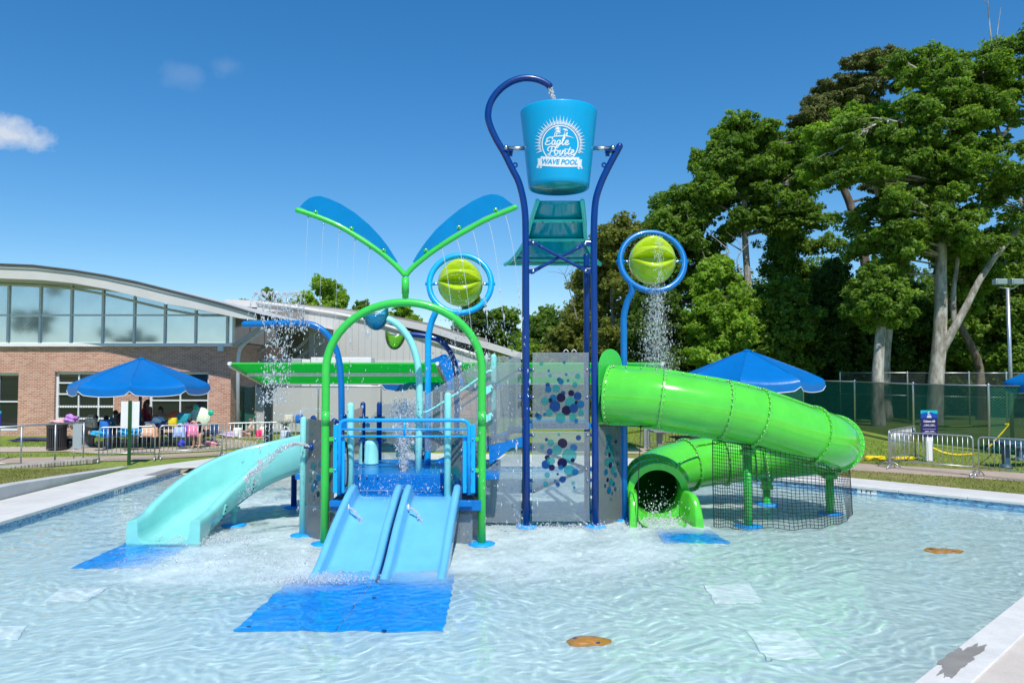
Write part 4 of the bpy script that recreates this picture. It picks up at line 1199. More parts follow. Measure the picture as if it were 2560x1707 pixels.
# ---------- foam mats on the pool floor
def mat_(corners, label, z=FZ):
    P = [G(a, b, -.275) for a, b in corners]
    P = [Vector((p.x, p.y, z + .012)) for p in P]
    o = MB().prism(P, (0, 0, .03)).build('landing_mat', 'mat', None, bev=.008)
    return tag(o, label, 'mat', 'blue landing mats under water')
mat_([(585, 1578), (838, 1579), (952, 1430), (752, 1430)], 'left half of the big blue landing mat in front of the twin slides')
mat_([(840, 1579), (1110, 1578), (1140, 1430), (954, 1430)], 'right half of the big blue landing mat in front of the twin slides')
mat_([(175, 1425), (375, 1425), (520, 1345), (355, 1345)], 'blue landing mat at the mouth of the aqua open slide')
mat_([(1662, 1362), (1826, 1362), (1745, 1310), (1622, 1310)], 'blue landing mat at the mouth of the green tube slide')
dots = MB()
for a, b in ((622, 1570), (933, 1498), (960, 1578)):
    p = G(a, b, -.275); dots.disc((p.x, p.y, FZ + .042), .035, .002, 10)
dots.build('mat_hole', 'navy', bpy.data.objects['landing_mat'])
# white drain covers and orange fish plates on the floor
def cover(corners, label):
    P = [G(a, b, -.275) for a, b in corners]; c = sum(P, Vector()) / 4
    o = MB().prism([Vector((p.x, p.y, FZ + .006)) for p in P], (0, 0, .025)).build('drain_cover', M['drainwhite'], None, bev=.01)
    tag(o, label, 'drain cover', 'white drain covers on the pool floor')
M['drainwhite'] = plain('drain_white', (.86, .88, .88), .5, 0, .02)
cover([(1786, 1512), (1906, 1509), (1874, 1462), (1762, 1466)], 'white square drain cover below the tube slide mat, the farther one at right')
cover([(1918, 1650), (2060, 1648), (1988, 1576), (1866, 1580)], 'white square drain cover at the lower right, nearest to the camera')
cover([(100, 1512), (220, 1506), (270, 1472), (150, 1476)], 'white drain cover near the left edge in front of the aqua slide mat')
cover([(-70, 1606), (45, 1600), (70, 1566), (-40, 1570)], 'white drain cover cut off by the left edge of the picture')
def fish(px, py, s, ang, label):
    p = G(px, py, -.275)
    t = thing('fish_plate', label, 'fish marker', (p.x, p.y, FZ), 'orange fish markers on the pool floor')
    pts = []
    for k in range(40):
        a = 6.2832 * k / 40
        r = 1 + .10 * math.cos(2 * a) + .07 * math.cos(3 * a + .6) + .03 * math.sin(7 * a)
        x, y = .24 * s * r * math.cos(a), .17 * s * r * math.sin(a)
        if abs(x) > .2 * s and x > 0: y *= .8
        pts.append((p.x + x * math.cos(ang) - y * math.sin(ang), p.y + x * math.sin(ang) + y * math.cos(ang)))
    vs = [(a, b, FZ + .01) for a, b in pts] + [(a, b, FZ + .05) for a, b in pts] + [(p.x + (a - p.x) * .55, p.y + (b - p.y) * .55, FZ + .085) for a, b in pts] + [(p.x, p.y, FZ + .095)]
    n = 40; fs = []
    for k in range(n):
        l = (k + 1) % n
        fs += [(k, l, n + l, n + k), (n + k, n + l, 2 * n + l, 2 * n + k), (2 * n + k, 2 * n + l, 3 * n)]
    MB().add(vs, fs, True).build('body', 'orange', t)
    e = MB()
    for dx, dy in ((-.14, .05), (.11, -.09)): e.sph((p.x + dx * s, p.y + dy * s, FZ + .075), .028 * s, 8, 6, (1, 1, .5))
    e.build('eye', 'navy', t)
fish(1470, 1604, 1.0, .1, 'orange fish shaped plate under water at the bottom centre, nearer one')
fish(2358, 1382, 1.25, .0, 'orange fish shaped plate under water at the right, farther one')
# ---------- aqua open slide on the left
aq = thing('open_slide', 'aqua green open curved slide coming down to the left of the platform', 'slide', (-6.2, 14.2, WZ))
AP = spline([(-6.2, 13.62, -.17), (-6.2, 14.1, -.16), (-6.16, 14.55, -.06), (-5.98, 15.05, .16), (-5.6, 15.55, .42), (-5.05, 15.85, .66), (-4.3, 15.98, .92), (-3.9, 16.0, 1.0)], 7)
m = MB(); rows = []; nA = len(AP)
for i, p in enumerate(AP):
    t = i / (nA - 1)
    d = (AP[min(i + 1, nA - 1)] - AP[max(i - 1, 0)]); d.z = 0; d.normalize(); r = Vector((d.y, -d.x, 0))
    h = .38 + .20 * min(1, t * 1.6); bank = .16 * math.sin(math.pi * min(1, max(0, (t - .15) / .75)))
    Wd = .62
    cs = []
    for s in (-1, 1):
        hh = h + (bank if s < 0 else -bank * .6)
        m0 = max(0, 1 - t / .22); seq = [(.30, .0), (.40, .03), (.445, .10), (.46, .2), (.465, hh - .05), (.485, hh), (.52, hh + .015), (.61, hh + .012), (.645, hh - .02), (.65, hh - .10), (.59 + .06 * m0, .04 - .14 * m0), (.48 + .15 * m0, -.08 - .06 * m0), (.28, -.09)]
        cs.append([p + r * (s * a) + Vector((0, 0, b)) for a, b in seq])
    rows.append(list(reversed(cs[0])) + cs[1])
    # order: outer-left ... bed ... outer-right
n = len(rows[0]); vs = [p for r_ in rows for p in r_]
fs = [(i * n + j, i * n + (j + 1) % n, (i + 1) * n + (j + 1) % n, (i + 1) * n + j) for i in range(nA - 1) for j in range(n)]
m.add(vs, fs, True); m.f.append(tuple(range(n - 1, -1, -1))); m.sm.append(False); m.mi.append(0)
m.build('chute', 'aqua', aq)
bl_ = []
for t in (.38, .62, .86):
    i = int(t * (nA - 1)); d = (AP[i + 1] - AP[i - 1]); d.normalize(); dd = Vector((d.x, d.y, 0)).normalized(); r = Vector((dd.y, -dd.x, 0))
    pts = [AP[i] + r * a + Vector((0, 0, b)) for a, b in ((.66, .28), (.60, .1), (.48, -.06), (.28, -.10), (-.28, -.10), (-.48, -.06), (-.6, .1), (-.66, .3))]
    fl_ = MB()
    for k in range(len(pts) - 1): fl_.bar(pts[k], pts[k + 1], .05, .035, up=d)
    fl_.build('flange', 'aqua', aq)
    for k in range(2):
        for q in (.2, .7): bl_.append(pts[k].lerp(pts[k + 1], q) + r * .03)
boltset('bolt', bl_, .018, aq, (.5, -.8, 0), 'black')
xs_, ys_ = Xp(590, 15.25), 15.25
sp2 = MB().tube([(xs_, ys_, FZ), (xs_, ys_, .1)], .055, 12); sp2.box((xs_, ys_, .14), (.2, .14, .08)); sp2.build('support_post', 'aqua', aq); baseplate(xs_, ys_, aq, .24)
# ================================================================ green tube slide
tube = thing('tube_slide', 'lime green enclosed tube slide curling round from the tower to a low mouth', 'slide', (4.5, 16.2, WZ))
RT = .555
TP = spline([(1.98, 15.42, 2.40), (2.8, 15.12, 2.34), (3.6, 15.02, 2.215), (4.3, 15.0, 2.09), (4.95, 15.05, 1.925), (5.75, 15.22, 1.665), (6.45, 15.58, 1.46), (6.86, 16.35, 1.26), (6.55, 17.15, 1.08), (5.8, 17.58, .955), (4.85, 17.62, .84), (4.0, 17.45, .745), (3.38, 17.06, .64), (3.07, 16.62, .53), (3.0, 16.2, .44), (2.99, 15.8, .38)], 10)
def frames(P):
    T = []
    for i in range(len(P)): T.append((P[min(i + 1, len(P) - 1)] - P[max(i - 1, 0)]).normalized())
    F = []
    for t in T:
        s = t.cross(Vector((0, 0, 1))).normalized(); u = s.cross(t); F.append((t, s, u))
    return F
TF = frames(TP)
def tpt(i, ang, r):      # ang from the top, positive towards the outer/right side of travel
    t, s, u = TF[i]; return TP[i] + (u * math.cos(ang) + s * math.sin(ang)) * r
nT = len(TP)
def near(px, Y=None, lo=0, hi=None):
    best, bi = 1e9, 0
    for i in range(lo, hi or nT):
        p = TP[i]; q = 1280 + p.x / p.y * FPX
        if abs(q - px) < best: best, bi = abs(q - px), i
    return bi
seams = [0, near(1648, lo=0, hi=60), near(1810, lo=0, hi=60), near(1886, lo=0, hi=60), near(2024, lo=0, hi=65), 64, 74, 90, near(1880, lo=92, hi=125), near(1800, lo=92, hi=125), near(1716, lo=100, hi=135), 132, 141, nT - 1]
seams = sorted(set(seams))
NS = 32
for a, b in zip(seams[:-1], seams[1:]):
    m = MB(); vs = []
    for i in range(a, b + 1):
        for k in range(NS): vs.append(tpt(i, 6.2832 * k / NS, RT))
    for i in range(a, b + 1):
        for k in range(NS): vs.append(tpt(i, 6.2832 * k / NS, RT - .018))
    n = b - a + 1; fs = []
    m.k = 0
    for i in range(n - 1):
        for k in range(NS):
            l = (k + 1) % NS
            fs.append((i * NS + k, (i + 1) * NS + k, (i + 1) * NS + l, i * NS + l))
    m.add(vs, fs, True)
    o = n * NS
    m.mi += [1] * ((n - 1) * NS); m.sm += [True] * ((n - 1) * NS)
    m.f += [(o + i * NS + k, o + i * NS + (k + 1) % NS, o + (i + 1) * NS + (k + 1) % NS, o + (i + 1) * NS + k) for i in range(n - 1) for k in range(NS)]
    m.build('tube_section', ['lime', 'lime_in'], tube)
bolts = []
for q, i in enumerate(seams):
    t, s, u = TF[i]; m = MB()
    w, r1 = .022, RT + .055
    if q == len(seams) - 1: w = .02; r1 = RT + .07
    vs = []
    for k in range(40):
        a = 6.2832 * k / 40; d = u * math.cos(a) + s * math.sin(a)
        for r, e in ((RT - .02, -w), (r1, -w), (r1, w), (RT - .02, w)): vs.append(TP[i] + d * r + t * e)
    fs = [(4 * k + j, 4 * k + (j + 1) % 4, 4 * ((k + 1) % 40) + (j + 1) % 4, 4 * ((k + 1) % 40) + j) for k in range(40) for j in range(4)]
    m.add(vs, fs); m.build('flange_ring', 'lime', tube, bev=.004, seg=1)
    for k in range(30):
        a = 6.2832 * (k + .5) / 30; d = u * math.cos(a) + s * math.sin(a)
        for sg in (-1, 1): bolts.append((TP[i] + d * (RT + .03) + t * (w * sg), t * sg))
# lengthwise ridges where the half shells are bolted together
def ridge(i0, i1, ang):
    m = MB(); vs = []
    for i in range(i0, i1 + 1):
        t, s, u = TF[i]; d = u * math.cos(ang) + s * math.sin(ang); c = u * -math.sin(ang) + s * math.cos(ang)
        for r, e in ((RT - .01, -.016), (RT + .055, -.016), (RT + .055, .016), (RT - .01, .016)): vs.append(TP[i] + d * r + c * e)
        if (i - i0) % 3 == 1:
            for sg in (-1, 1): bolts.append((TP[i] + d * (RT + .03) + c * (.016 * sg), c * sg))
    n = i1 - i0 + 1
    fs = [(4 * k + j, 4 * k + 4 + j, 4 * k + 4 + (j + 1) % 4, 4 * k + (j + 1) % 4) for k in range(n - 1) for j in range(4)]
    m.add(vs, fs); m.build('seam_ridge', 'lime', tube)
def towards_cam(i, off): return off
iA = seams[4]
ridge(0, iA, rad(-8)); ridge(iA, 78, rad(-20))
ridge(90, seams[-4], rad(-38)); ridge(seams[-4], seams[-3], rad(-62)); ridge(0, iA, rad(172)); ridge(92, seams[-3], rad(150))
boltset('bolt', bolts, .017, tube)
# mouth: wide lip and two side fins in the water
t, s, u = TF[-1]; mo = TP[-1]
m = MB(); vs = []
for k in range(40):
    a = 6.2832 * k / 40; d = u * math.cos(a) + s * math.sin(a)
    for r, e in ((RT + .07, 0.02), (RT + .09, .05), (RT + .085, .10), (.50, .09), (.48, -.25)): vs.append(mo + d * r + t * e)
m.add(vs, [(5 * k + j, 5 * ((k + 1) % 40) + j, 5 * ((k + 1) % 40) + j + 1, 5 * k + j + 1) for k in range(40) for j in range(4)], False)
m.build('mouth_lip', 'lime', tube)
for s_, x0, x1 in ((-1, 1590, 1620), (1, 1716, 1762)):
    m = MB(); rows = []
    for k in range(12):
        q = k / 11
        Y = 15.72 - .72 * q; off = .44 + .06 * q + (.10 * q if s_ > 0 else .04 * q)
        top = .46 - .06 * q ** 2 - .40 * max(0, (q - .55) / .45) ** 2.2
        x = 3.0 + s_ * off
        rows.append([Vector((x, Y, -.25)), Vector((x, Y, top - .03)), Vector((x + s_ * .03, Y, top)), Vector((x + s_ * .11, Y, top)), Vector((x + s_ * .15, Y, top - .04)), Vector((x + s_ * .16, Y, -.25))])
    vs = [p for r in rows for p in r]
    fs = [(6 * i + j, 6 * i + 6 + j, 6 * i + 6 + j + 1, 6 * i + j + 1) for i in range(11) for j in range(5)]
    if s_ < 0: fs = [f[::-1] for f in fs]
    m.add(vs, fs, True); m.f.append(tuple(range(66, 72)) if s_ < 0 else tuple(range(71, 65, -1))); m.sm.append(False); m.mi.append(0)
    m.build('side_fin', 'lime', tube)
tr = MB().grid(lambda a, b: Vector((2.56 + .88 * a, 15.8 - .8 * b, -.19 + .05 * math.cos((a - .5) * math.pi) * -1 + .06 * (2 * a - 1) ** 2)), 8, 6); tr.build('run_out', 'lime', tube)
# supports
def support(px, py, Y, ztop, i, r=.085):
    x = Xp(px, Y)
    o = MB().tube([(x, Y, FZ), (x, Y, ztop - .14)], r, 14)
    o.box((x, Y, ztop - .12), (.24, .2, .10)); o.build('support_post', 'green', tube, bev=.0)
    MB().prism([(x - .07, Y - .03, ztop - .1), (x + .07, Y - .03, ztop - .1), (x + .2, Y - .03, ztop + .12), (x - .2, Y - .03, ztop + .12)], (0, .06, 0)).build('saddle', 'green', tube, bev=.006)
    baseplate(x, Y, tube, .27)
support(1866, 1312, 15.12, 1.40, seams[3]); support(1913, 1258, 17.6, .34, 0); support(2070, 1280, 16.45, .74, 0)
# ================================================================ black safety net
net = thing('safety_net', 'black rope net hanging under the green tube slide down to the water', 'net', (5.5, 15.2, WZ))
def netf(a, b):         # a along, b 0 top .. 1 bottom
    K = [(1780, 14.92, 1100), (1822, 14.9, 1106), (1866, 14.88, 1112), (1960, 14.86, 1126), (2040, 14.95, 1140), (2090, 15.5, 1152), (2120, 16.15, 1163)]
    q = a * (len(K) - 1); i = min(int(q), len(K) - 2); f = q - i
    px = K[i][0] + (K[i + 1][0] - K[i][0]) * f; Y = K[i][1] + (K[i + 1][1] - K[i][1]) * f; py = K[i][2] + (K[i + 1][2] - K[i][2]) * f
    x = Xp(px, Y); zt = Zp(py, Y); z = zt + (WZ + .04 - zt) * b
    sag = .05 * math.sin(a * 21) * b * b + .04 * math.sin(a * 9 + b * 5) * b; Y += sag - .15 * b * (1 - abs(2 * a - 1) ** 4)
    if a > .85: x += .08 * b * b
    return Vector((x, Y, z + .015 * math.sin(a * 40 + b * 3) * b))
NA, NB = 46, 24
cord = MB()
for i in range(NA + 1): cord.tube([netf(i / NA, j / NB) for j in range(0, NB + 1, 2)], .0055, 4, cap=False)
for j in range(NB + 1): cord.tube([netf(i / NA, j / NB) for i in range(NA + 1)], .0055, 4, cap=False)
cord.build('mesh_cord', 'black', net, kind='stuff')
for L in ([netf(i / NA, 0) for i in range(NA + 1)], [netf(0, j / 8) for j in range(9)], [netf(1, j / 8) for j in range(9)]):
    MB().tube(L, .011, 6).build('border_rope', 'black', net)
rp_ = MB().tube([W(1500, 1064, 15.0), W(1602, 1065, 14.95), W(1645, 1063, 14.95)], .008, 6).tube([W(1602, 1065, 14.95), W(1596, 1200, 14.92), W(1594, 1304, 14.92)], .009, 6)
rp_.sph(W(1602, 1066, 14.95), .03, 8, 6)
tag(rp_.build('guide_rope', 'black', None), 'thin black rope hanging in front of the tube slide mouth from the tower post', 'rope')
# ================================================================ brick hall on the left
def brickmat(name='brick_wall'):
    m, nt, b = newmat(name)
    tc = nt.nodes.new('ShaderNodeTexCoord'); mp = nt.nodes.new('ShaderNodeMapping'); mp.inputs['Rotation'].default_value = (rad(90), 0, 0)
    uv = nt.nodes.new('ShaderNodeUVMap')
    br = nt.nodes.new('ShaderNodeTexBrick')
    br.inputs['Color1'].default_value = (.40, .165, .105, 1); br.inputs['Color2'].default_value = (.56, .31, .22, 1); br.inputs['Mortar'].default_value = (.60, .50, .42, 1)
    br.inputs['Scale'].default_value = 1; br.inputs['Brick Width'].default_value = .235; br.inputs['Row Height'].default_value = .078; br.inputs['Mortar Size'].default_value = .010; br.inputs['Bias'].default_value = -.1
    nt.links.new(uv.outputs[0], br.inputs['Vector'])
    n = noise(nt, .5, 5, .6)
    r = ramp(nt, n.outputs[0], [(.3, (.88, .88, .88)), (.7, (1.1, 1.08, 1.06))])
    mx = nt.nodes.new('ShaderNodeMix'); mx.data_type = 'RGBA'; mx.blend_type = 'MULTIPLY'; mx.inputs[0].default_value = 1
    nt.links.new(br.outputs[0], mx.inputs[6]); nt.links.new(r.outputs[0], mx.inputs[7]); nt.links.new(mx.outputs[2], b.inputs['Base Color'])
    b.inputs['Roughness'].default_value = .85
    inv = N(nt, 'ShaderNodeMath', operation='SUBTRACT'); inv.inputs[0].default_value = 1
    nt.links.new(br.outputs['Fac'], inv.inputs[1]); bump(nt, b, inv.outputs[0], .5, .01)
    return m
M['brick'] = brickmat()
def uvbox(name, quads, mat, parent, kind=None):      # list of wall quads with metric UVs (bottom-left, bottom-right, top-right, top-left)
    me = bpy.data.meshes.new(name); vs, fs, uv = [], [], []
    for q in quads:
        o = len(vs); q = [Vector(p) for p in q]; vs += q; fs.append(tuple(range(o, o + len(q))))
        e = (q[1] - q[0]); e.z = 0; e.normalize()
        for p in q: uv.append(((p - q[0]).dot(e) + q[0].x * e.x + q[0].y * e.y, p.z))
    me.from_pydata(vs, [], fs); l = me.uv_layers.new(name='UVMap')
    for k, t in enumerate(uv): l.data[k].uv = t
    me.materials.append(M[mat] if isinstance(mat, str) else mat)
    return link(name, me, parent, 0, kind)
YF = 34.0
def bw(px, py, Y=YF): return W(px, py, Y)
hall = thing('brick_hall', 'long brick hall with a big arched roof and a band of high windows', 'building', (Xp(300, YF), YF, 0))
xc = Xp(577, YF); xL = Xp(-60, YF)
zs = Zp(858, YF)                                     # window sill line
winL = [(-60, 47, 932, 1077), (137, 286, 929, 1062), (372, 522, 929, 1062)]
qs = []
edges = [-60] + [v for w in winL for v in w[:2]] + [577]
x_ = lambda p: Xp(p, YF)
for i in range(1, len(edges) - 1, 2):               # solid piers between openings
    a, b = edges[i + 1] if i + 1 < len(edges) else 577, 0
piers = [(47, 137), (286, 372), (522, 577)]
ztop = zs - .02
for a, b in piers: qs.append([(x_(a), YF, -.05), (x_(b), YF, -.05), (x_(b), YF, ztop), (x_(a), YF, ztop)])
for a, b, t, bt in winL:
    zt_, zb_ = Zp(t, YF), Zp(bt, YF)
    qs.append([(x_(a), YF, zt_), (x_(b), YF, zt_), (x_(b), YF, ztop), (x_(a), YF, ztop)])
    qs.append([(x_(a), YF, -.05), (x_(b), YF, -.05), (x_(b), YF, zb_), (x_(a), YF, zb_)])
    for xx, sg in ((x_(a), 1), (x_(b), -1)):        # reveals
        q = [(xx, YF, zb_), (xx, YF + .22, zb_), (xx, YF + .22, zt_), (xx, YF, zt_)]
        qs.append(q if sg > 0 else q[::-1])
# side wall running back in the shade
YB2 = 41.5
zs2 = zs
qs.append([(xc, YF, -.05), (xc, YB2, -.05), (xc, YB2, zs2 + .02), (xc, YF, zs2 + .02)])
uvbox('wall', qs, 'brick', hall)
M['glassup'] = None
def glassmat(name, base, rough, refl, haze, metal=0):
    m, nt, b = newmat(name); b.inputs['Metallic'].default_value = metal
    n = noise(nt, 1.3, 3, .5)
    r = ramp(nt, n.outputs[0], [(.3, mul(base, .92)), (.7, mul(base, 1.06))])
    nt.links.new(r.outputs[0], b.inputs['Base Color']); b.inputs['Roughness'].default_value = rough
    b.inputs['Specular IOR Level'].default_value = refl; b.inputs['Coat Weight'].default_value = haze; b.inputs['Coat Roughness'].default_value = .02
    return m
M['glassup'] = glassmat('blinded_glass', (.66, .74, .77), .06, .8, .6, .72)
M['glassdark'] = glassmat('dark_glass', (.012, .016, .02), .05, .7, .3)
M['alu'] = plain('window_aluminium', (.50, .54, .57), .4, .3, .05)
M['whiteframe'] = plain('white_frame', (.70, .73, .75), .45, 0, .04)
M['fascia'] = plain('roof_fascia', (.58, .57, .54), .55, .1, .06, .8)
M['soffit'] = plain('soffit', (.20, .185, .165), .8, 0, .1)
# roof lower edge (py as a function of px), thickness
RLO = [(-300, 690), (-120, 690), (0, 696), (100, 700), (180, 708), (260, 722), (340, 741), (420, 760), (500, 775), (567, 789), (600, 796), (640, 800)]
RUP = [(-300, 652), (-120, 654), (0, 660), (80, 663), (180, 675), (260, 688), (340, 704), (420, 724), (500, 744), (567, 761), (600, 771), (640, 783)]
def lerpL(L, x):
    for (a, b), (c, d) in zip(L[:-1], L[1:]):
        if a <= x <= c: return b + (d - b) * (x - a) / (c - a)
    return L[-1][1] if x > L[-1][0] else L[0][1]
YO = 32.1                                            # roof overhang stands in front of the wall
# upper window band: panes, mullions, transom
band = MB()
bx = [-62, 18, 98, 176, 255, 334, 411, 488, 567]
def rooflow(px): return max(Zp(lerpL(RLO, px), YO) - .15, zs + .05)
k = 0
ztr = Zp(788, YF)
for a, b in zip(bx[:-1], bx[1:]):
    xa, xb = x_(a) + .05, x_(b) - .05
    MB().box(((xa + xb) / 2, YF + .03, (zs + ztr) / 2 + .0), (xb - xa, .02, ztr - zs - .1)).build('window_pane', 'glassup', hall)
    za, zb = max(Zp(lerpL([(p, q - 7) for p, q in RLO], a), YF), ztr + .08), max(Zp(lerpL([(p, q - 7) for p, q in RLO], b), YF), ztr + .08)
    MB().prism([(xa, YF + .02, ztr + .05), (xb, YF + .02, ztr + .05), (xb, YF + .02, zb), (xa, YF + .02, za)], (0, .02, 0)).build('window_pane', 'glassup', hall)
for p in bx + [583]:
    z1 = max(Zp(lerpL(RLO, min(p, 567)), YF) - .05, ztr)
    MB().box((x_(p), YF, (zs + z1) / 2), (.09, .12, z1 - zs)).build('mullion', 'alu', hall)
MB().box(((xL + xc) / 2, YF - .005, ztr), (xc - xL, .095, .08)).build('transom', 'alu', hall)
MB().box(((xL + xc) / 2, YF - .06, zs - .07), (xc - xL + .1, .22, .16)).build('sill', 'whiteframe', hall, bev=.01)
MB().box((x_(575), YF + .05, (zs + ztr) / 2), (x_(581) - x_(569), .03, ztr - zs)).build('window_pane', 'glassup', hall)
hd = MB()      # curved head member under the roof
hd.tube([Vector((x_(p), YF - .02, max(Zp(lerpL(RLO, p) + 14, YF), ztr))) for p in range(-60, 570, 20)], .06, 6)
hd.build('window_head', 'alu', hall)
# roof: fascia curve, soffit, and deck running back
pts = list(range(-300, 641, 20))
rf = MB(); vs = []
for p in pts:
    x = Xp(p, YO); zl, zu = Zp(lerpL(RLO, p), YO), Zp(lerpL(RUP, p), YO)
    vs += [(x, YF + .3, zl - .02), (x, YO, zl), (x, YO, zl + (zu - zl) * .72), (x, YO - .06, zl + (zu - zl) * .72), (x, YO - .06, zu), (x, YO + 18, zu + .05)]
n = 6
fs = [(i * n + j, i * n + j + 1, (i + 1) * n + j + 1, (i + 1) * n + j) for i in range(len(pts) - 1) for j in range(5)]
fs = [f[::-1] for f in fs]
rf.add(vs, fs); rf.build('roof', 'fascia', hall)
trim = MB().tube([Vector((Xp(p, YO), YO - .09, Zp(lerpL(RUP, p) + 2, YO))) for p in pts], .05, 5); trim.build('roof_trim', 'darkgrey', hall)
# lower windows
def lowwin(a, b, t, bt, cols, rows, gl='glassdark', frame='whiteframe'):
    zt_, zb_ = Zp(t, YF), Zp(bt, YF); xa, xb = x_(a), x_(b); Y = YF + .2
    o = MB()
    for xx in (xa + .05, xb - .05): o.box((xx, Y, (zt_ + zb_) / 2), (.1, .1, zt_ - zb_))
    o.box(((xa + xb) / 2, Y, zt_ - .05), (xb - xa - .2, .1, .1)); o.box(((xa + xb) / 2, Y, zb_ + .05), (xb - xa - .2, .1, .1))
    f = o.build('window', frame, hall)
    nc, nr = len(cols) + 1, len(rows) + 1
    cx_ = [xa + .1] + [x_(c) for c in cols] + [xb - .1]; rz = [zb_ + .1] + sorted(Zp(r, YF) for r in rows) + [zt_ - .1]
    for i in range(nc):
        for j in range(nr):
            MB().box(((cx_[i] + cx_[i + 1]) / 2, Y + .03, (rz[j] + rz[j + 1]) / 2), (cx_[i + 1] - cx_[i] - .02, .015, rz[j + 1] - rz[j] - .02)).build('pane', gl, f)
    for c in cols: MB().box((x_(c), Y - .012, (zt_ + zb_) / 2), (.055, .083, zt_ - zb_ - .2)).build('mullion', frame, f)
    for r in rows: MB().box(((xa + xb) / 2, Y - .015, Zp(r, YF)), (xb - xa - .2, .08, .06)).build('transom', frame, f)
    return f
lowwin(-60, 47, 932, 1077, [-8], [1004]); lowwin(137, 286, 929, 1062, [193, 243], [957, 985, 1016, 1046]); lowwin(372, 522, 929, 1062, [448], [1001])
# white rail screens in front of the gym windows
sc_ = MB()
for py in (1016, 1046):
    for k in range(22): sc_.box(bw(146 + 6.4 * k, py, YF - .25), (.085, .04, .085))
sc_.build('rail_tile', 'white', hall, kind='stuff')
lamp = MB().box(bw(553, 871, YF - .1), (.27, .2, .28)); lamp.build('wall_lamp', 'alu', hall, bev=.02)
# struts under the eaves of the side wall and a downpipe
st_ = MB()
for a, b, Y in (((583, 864), (655, 818), 33.2), ((645, 878), (700, 842), 36.5)): st_.bar(W(*a, Y), W(*b, Y - .4), .13, .16)
st_.build('roof_strut', plain('strut_grey', (.36, .35, .33), .6, .1), hall, bev=.01)
dp = MB().tube(arcpath([W(660, 822, 33.6), W(598, 868, 33.6), W(595, 905, 33.6), W(594, 1085, 33.6)], .3, 4), .085, 8); dp.build('downpipe', 'alu', hall)
dw = MB()
for k, (a, b) in enumerate(((586, 600), (602, 618), (620, 638))):
    pass
for k in range(3):
    Y0, Y1 = 34.2 + 2.2 * k, 34.2 + 2.2 * k + 2.1
    MB().box((xc + .01, (Y0 + Y1) / 2, zs + .62), (.02, Y1 - Y0, 1.1)).build('window_pane', 'glassdark', hall)
MB().box((xc + .03, 34.1 + 3.5, zs + 1.25), (.06, 7.2, .12)).build('transom', 'alu', hall)
# door in the side wall
MB().box((xc + .03, 36.1, 1.05), (.06, 1.0, 2.1)).build('side_door', plain('grey_door', (.34, .35, .37), .5), hall, bev=.01)
# ================================================================ second hall with ribbed metal walls and its own arched roof
YM = 46.0
mh = thing('metal_hall', 'pale grey ribbed metal hall with an arched roof behind the green canopy', 'building', (Xp(950, YM), YM, 0))
M['ribmetal'] = plain('ribbed_metal', (.56, .545, .515), .5, .15, .04, .6)
WUP = [(600, 752), (640, 756), (700, 764), (770, 774), (840, 785), (900, 797), (960, 813), (1020, 832), (1080, 852), (1140, 872), (1200, 891), (1230, 900)]
RU2 = [(560, 748), (620, 750), (740, 762), (850, 774), (930, 784), (1000, 798), (1080, 815), (1150, 838), (1230, 858), (1305, 882)]
zb2 = Zp(904, YM)
# panels: each standing-seam sheet is its own piece
w_ = 16.0
p = 640
while p < 1225:
    a, b = p, min(p + w_, 1226); xa, xb = Xp(a, YM), Xp(b, YM)
    za, zb = Zp(lerpL(WUP, a), YM), Zp(lerpL(WUP, b), YM)
    mm = MB().prism([(xa + .005, YM, zb2), (xb - .005, YM, zb2), (xb - .005, YM, max(zb, zb2 + .02)), (xa + .005, YM, max(za, zb2 + .02))], (0, .05, 0))
    mm.build('wall_sheet', 'ribmetal', mh)
    p += w_
back = MB().prism([(Xp(640, YM), YM + .06, 0), (Xp(1226, YM), YM + .06, 0), (Xp(1226, YM), YM + .06, zb2 + .02)] + [(Xp(q, YM), YM + .06, Zp(lerpL(WUP, q), YM)) for q in range(1200, 620, -20)], (0, .1, 0))
back.build('wall_backing', plain('joint_shadow', (.16, .155, .145), .7), mh)
MB().box(((Xp(640, YM) + Xp(1226, YM)) / 2, YM - .03, zb2 - .04), (Xp(1226, YM) - Xp(640, YM), .12, .12)).build('base_flashing', 'fascia', mh)
uvbox('brick_base', [[(Xp(640, YM), YM - .01, 0), (Xp(1250, YM), YM - .01, 0), (Xp(1250, YM), YM - .01, zb2 - .1), (Xp(640, YM), YM - .01, zb2 - .1)]], 'brick', mh)
# recessed dark clerestory between wall top and roof
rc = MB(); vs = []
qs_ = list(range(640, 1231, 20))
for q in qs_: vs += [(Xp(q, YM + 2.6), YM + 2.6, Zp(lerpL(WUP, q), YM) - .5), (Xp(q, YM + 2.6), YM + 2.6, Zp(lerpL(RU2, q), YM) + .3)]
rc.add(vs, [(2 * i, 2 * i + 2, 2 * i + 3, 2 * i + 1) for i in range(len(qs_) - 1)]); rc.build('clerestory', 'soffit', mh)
cp = MB().tube([Vector((Xp(q, YM), YM - .06, Zp(lerpL(WUP, q), YM))) for q in range(640, 1231, 15)], .13, 6); cp.build('wall_coping', 'fascia', mh)
rf2 = MB(); vs = []; YO2 = YM + 1.2
for q in range(560, 1311, 15):
    zt_ = Zp(lerpL(RU2, q) + (0), YO2); th = .42
    x = Xp(q, YO2); vs += [(x, YM + 9, zt_ - th), (x, YO2, zt_ - th), (x, YO2, zt_), (x, YM + 9, zt_ + .02)]
nq = len(vs) // 4
rf2.add(vs, [(4 * i + j + 1, 4 * i + j, 4 * i + 4 + j, 4 * i + 5 + j) for i in range(nq - 1) for j in range(3)])
rf2.build('roof', 'fascia', mh)
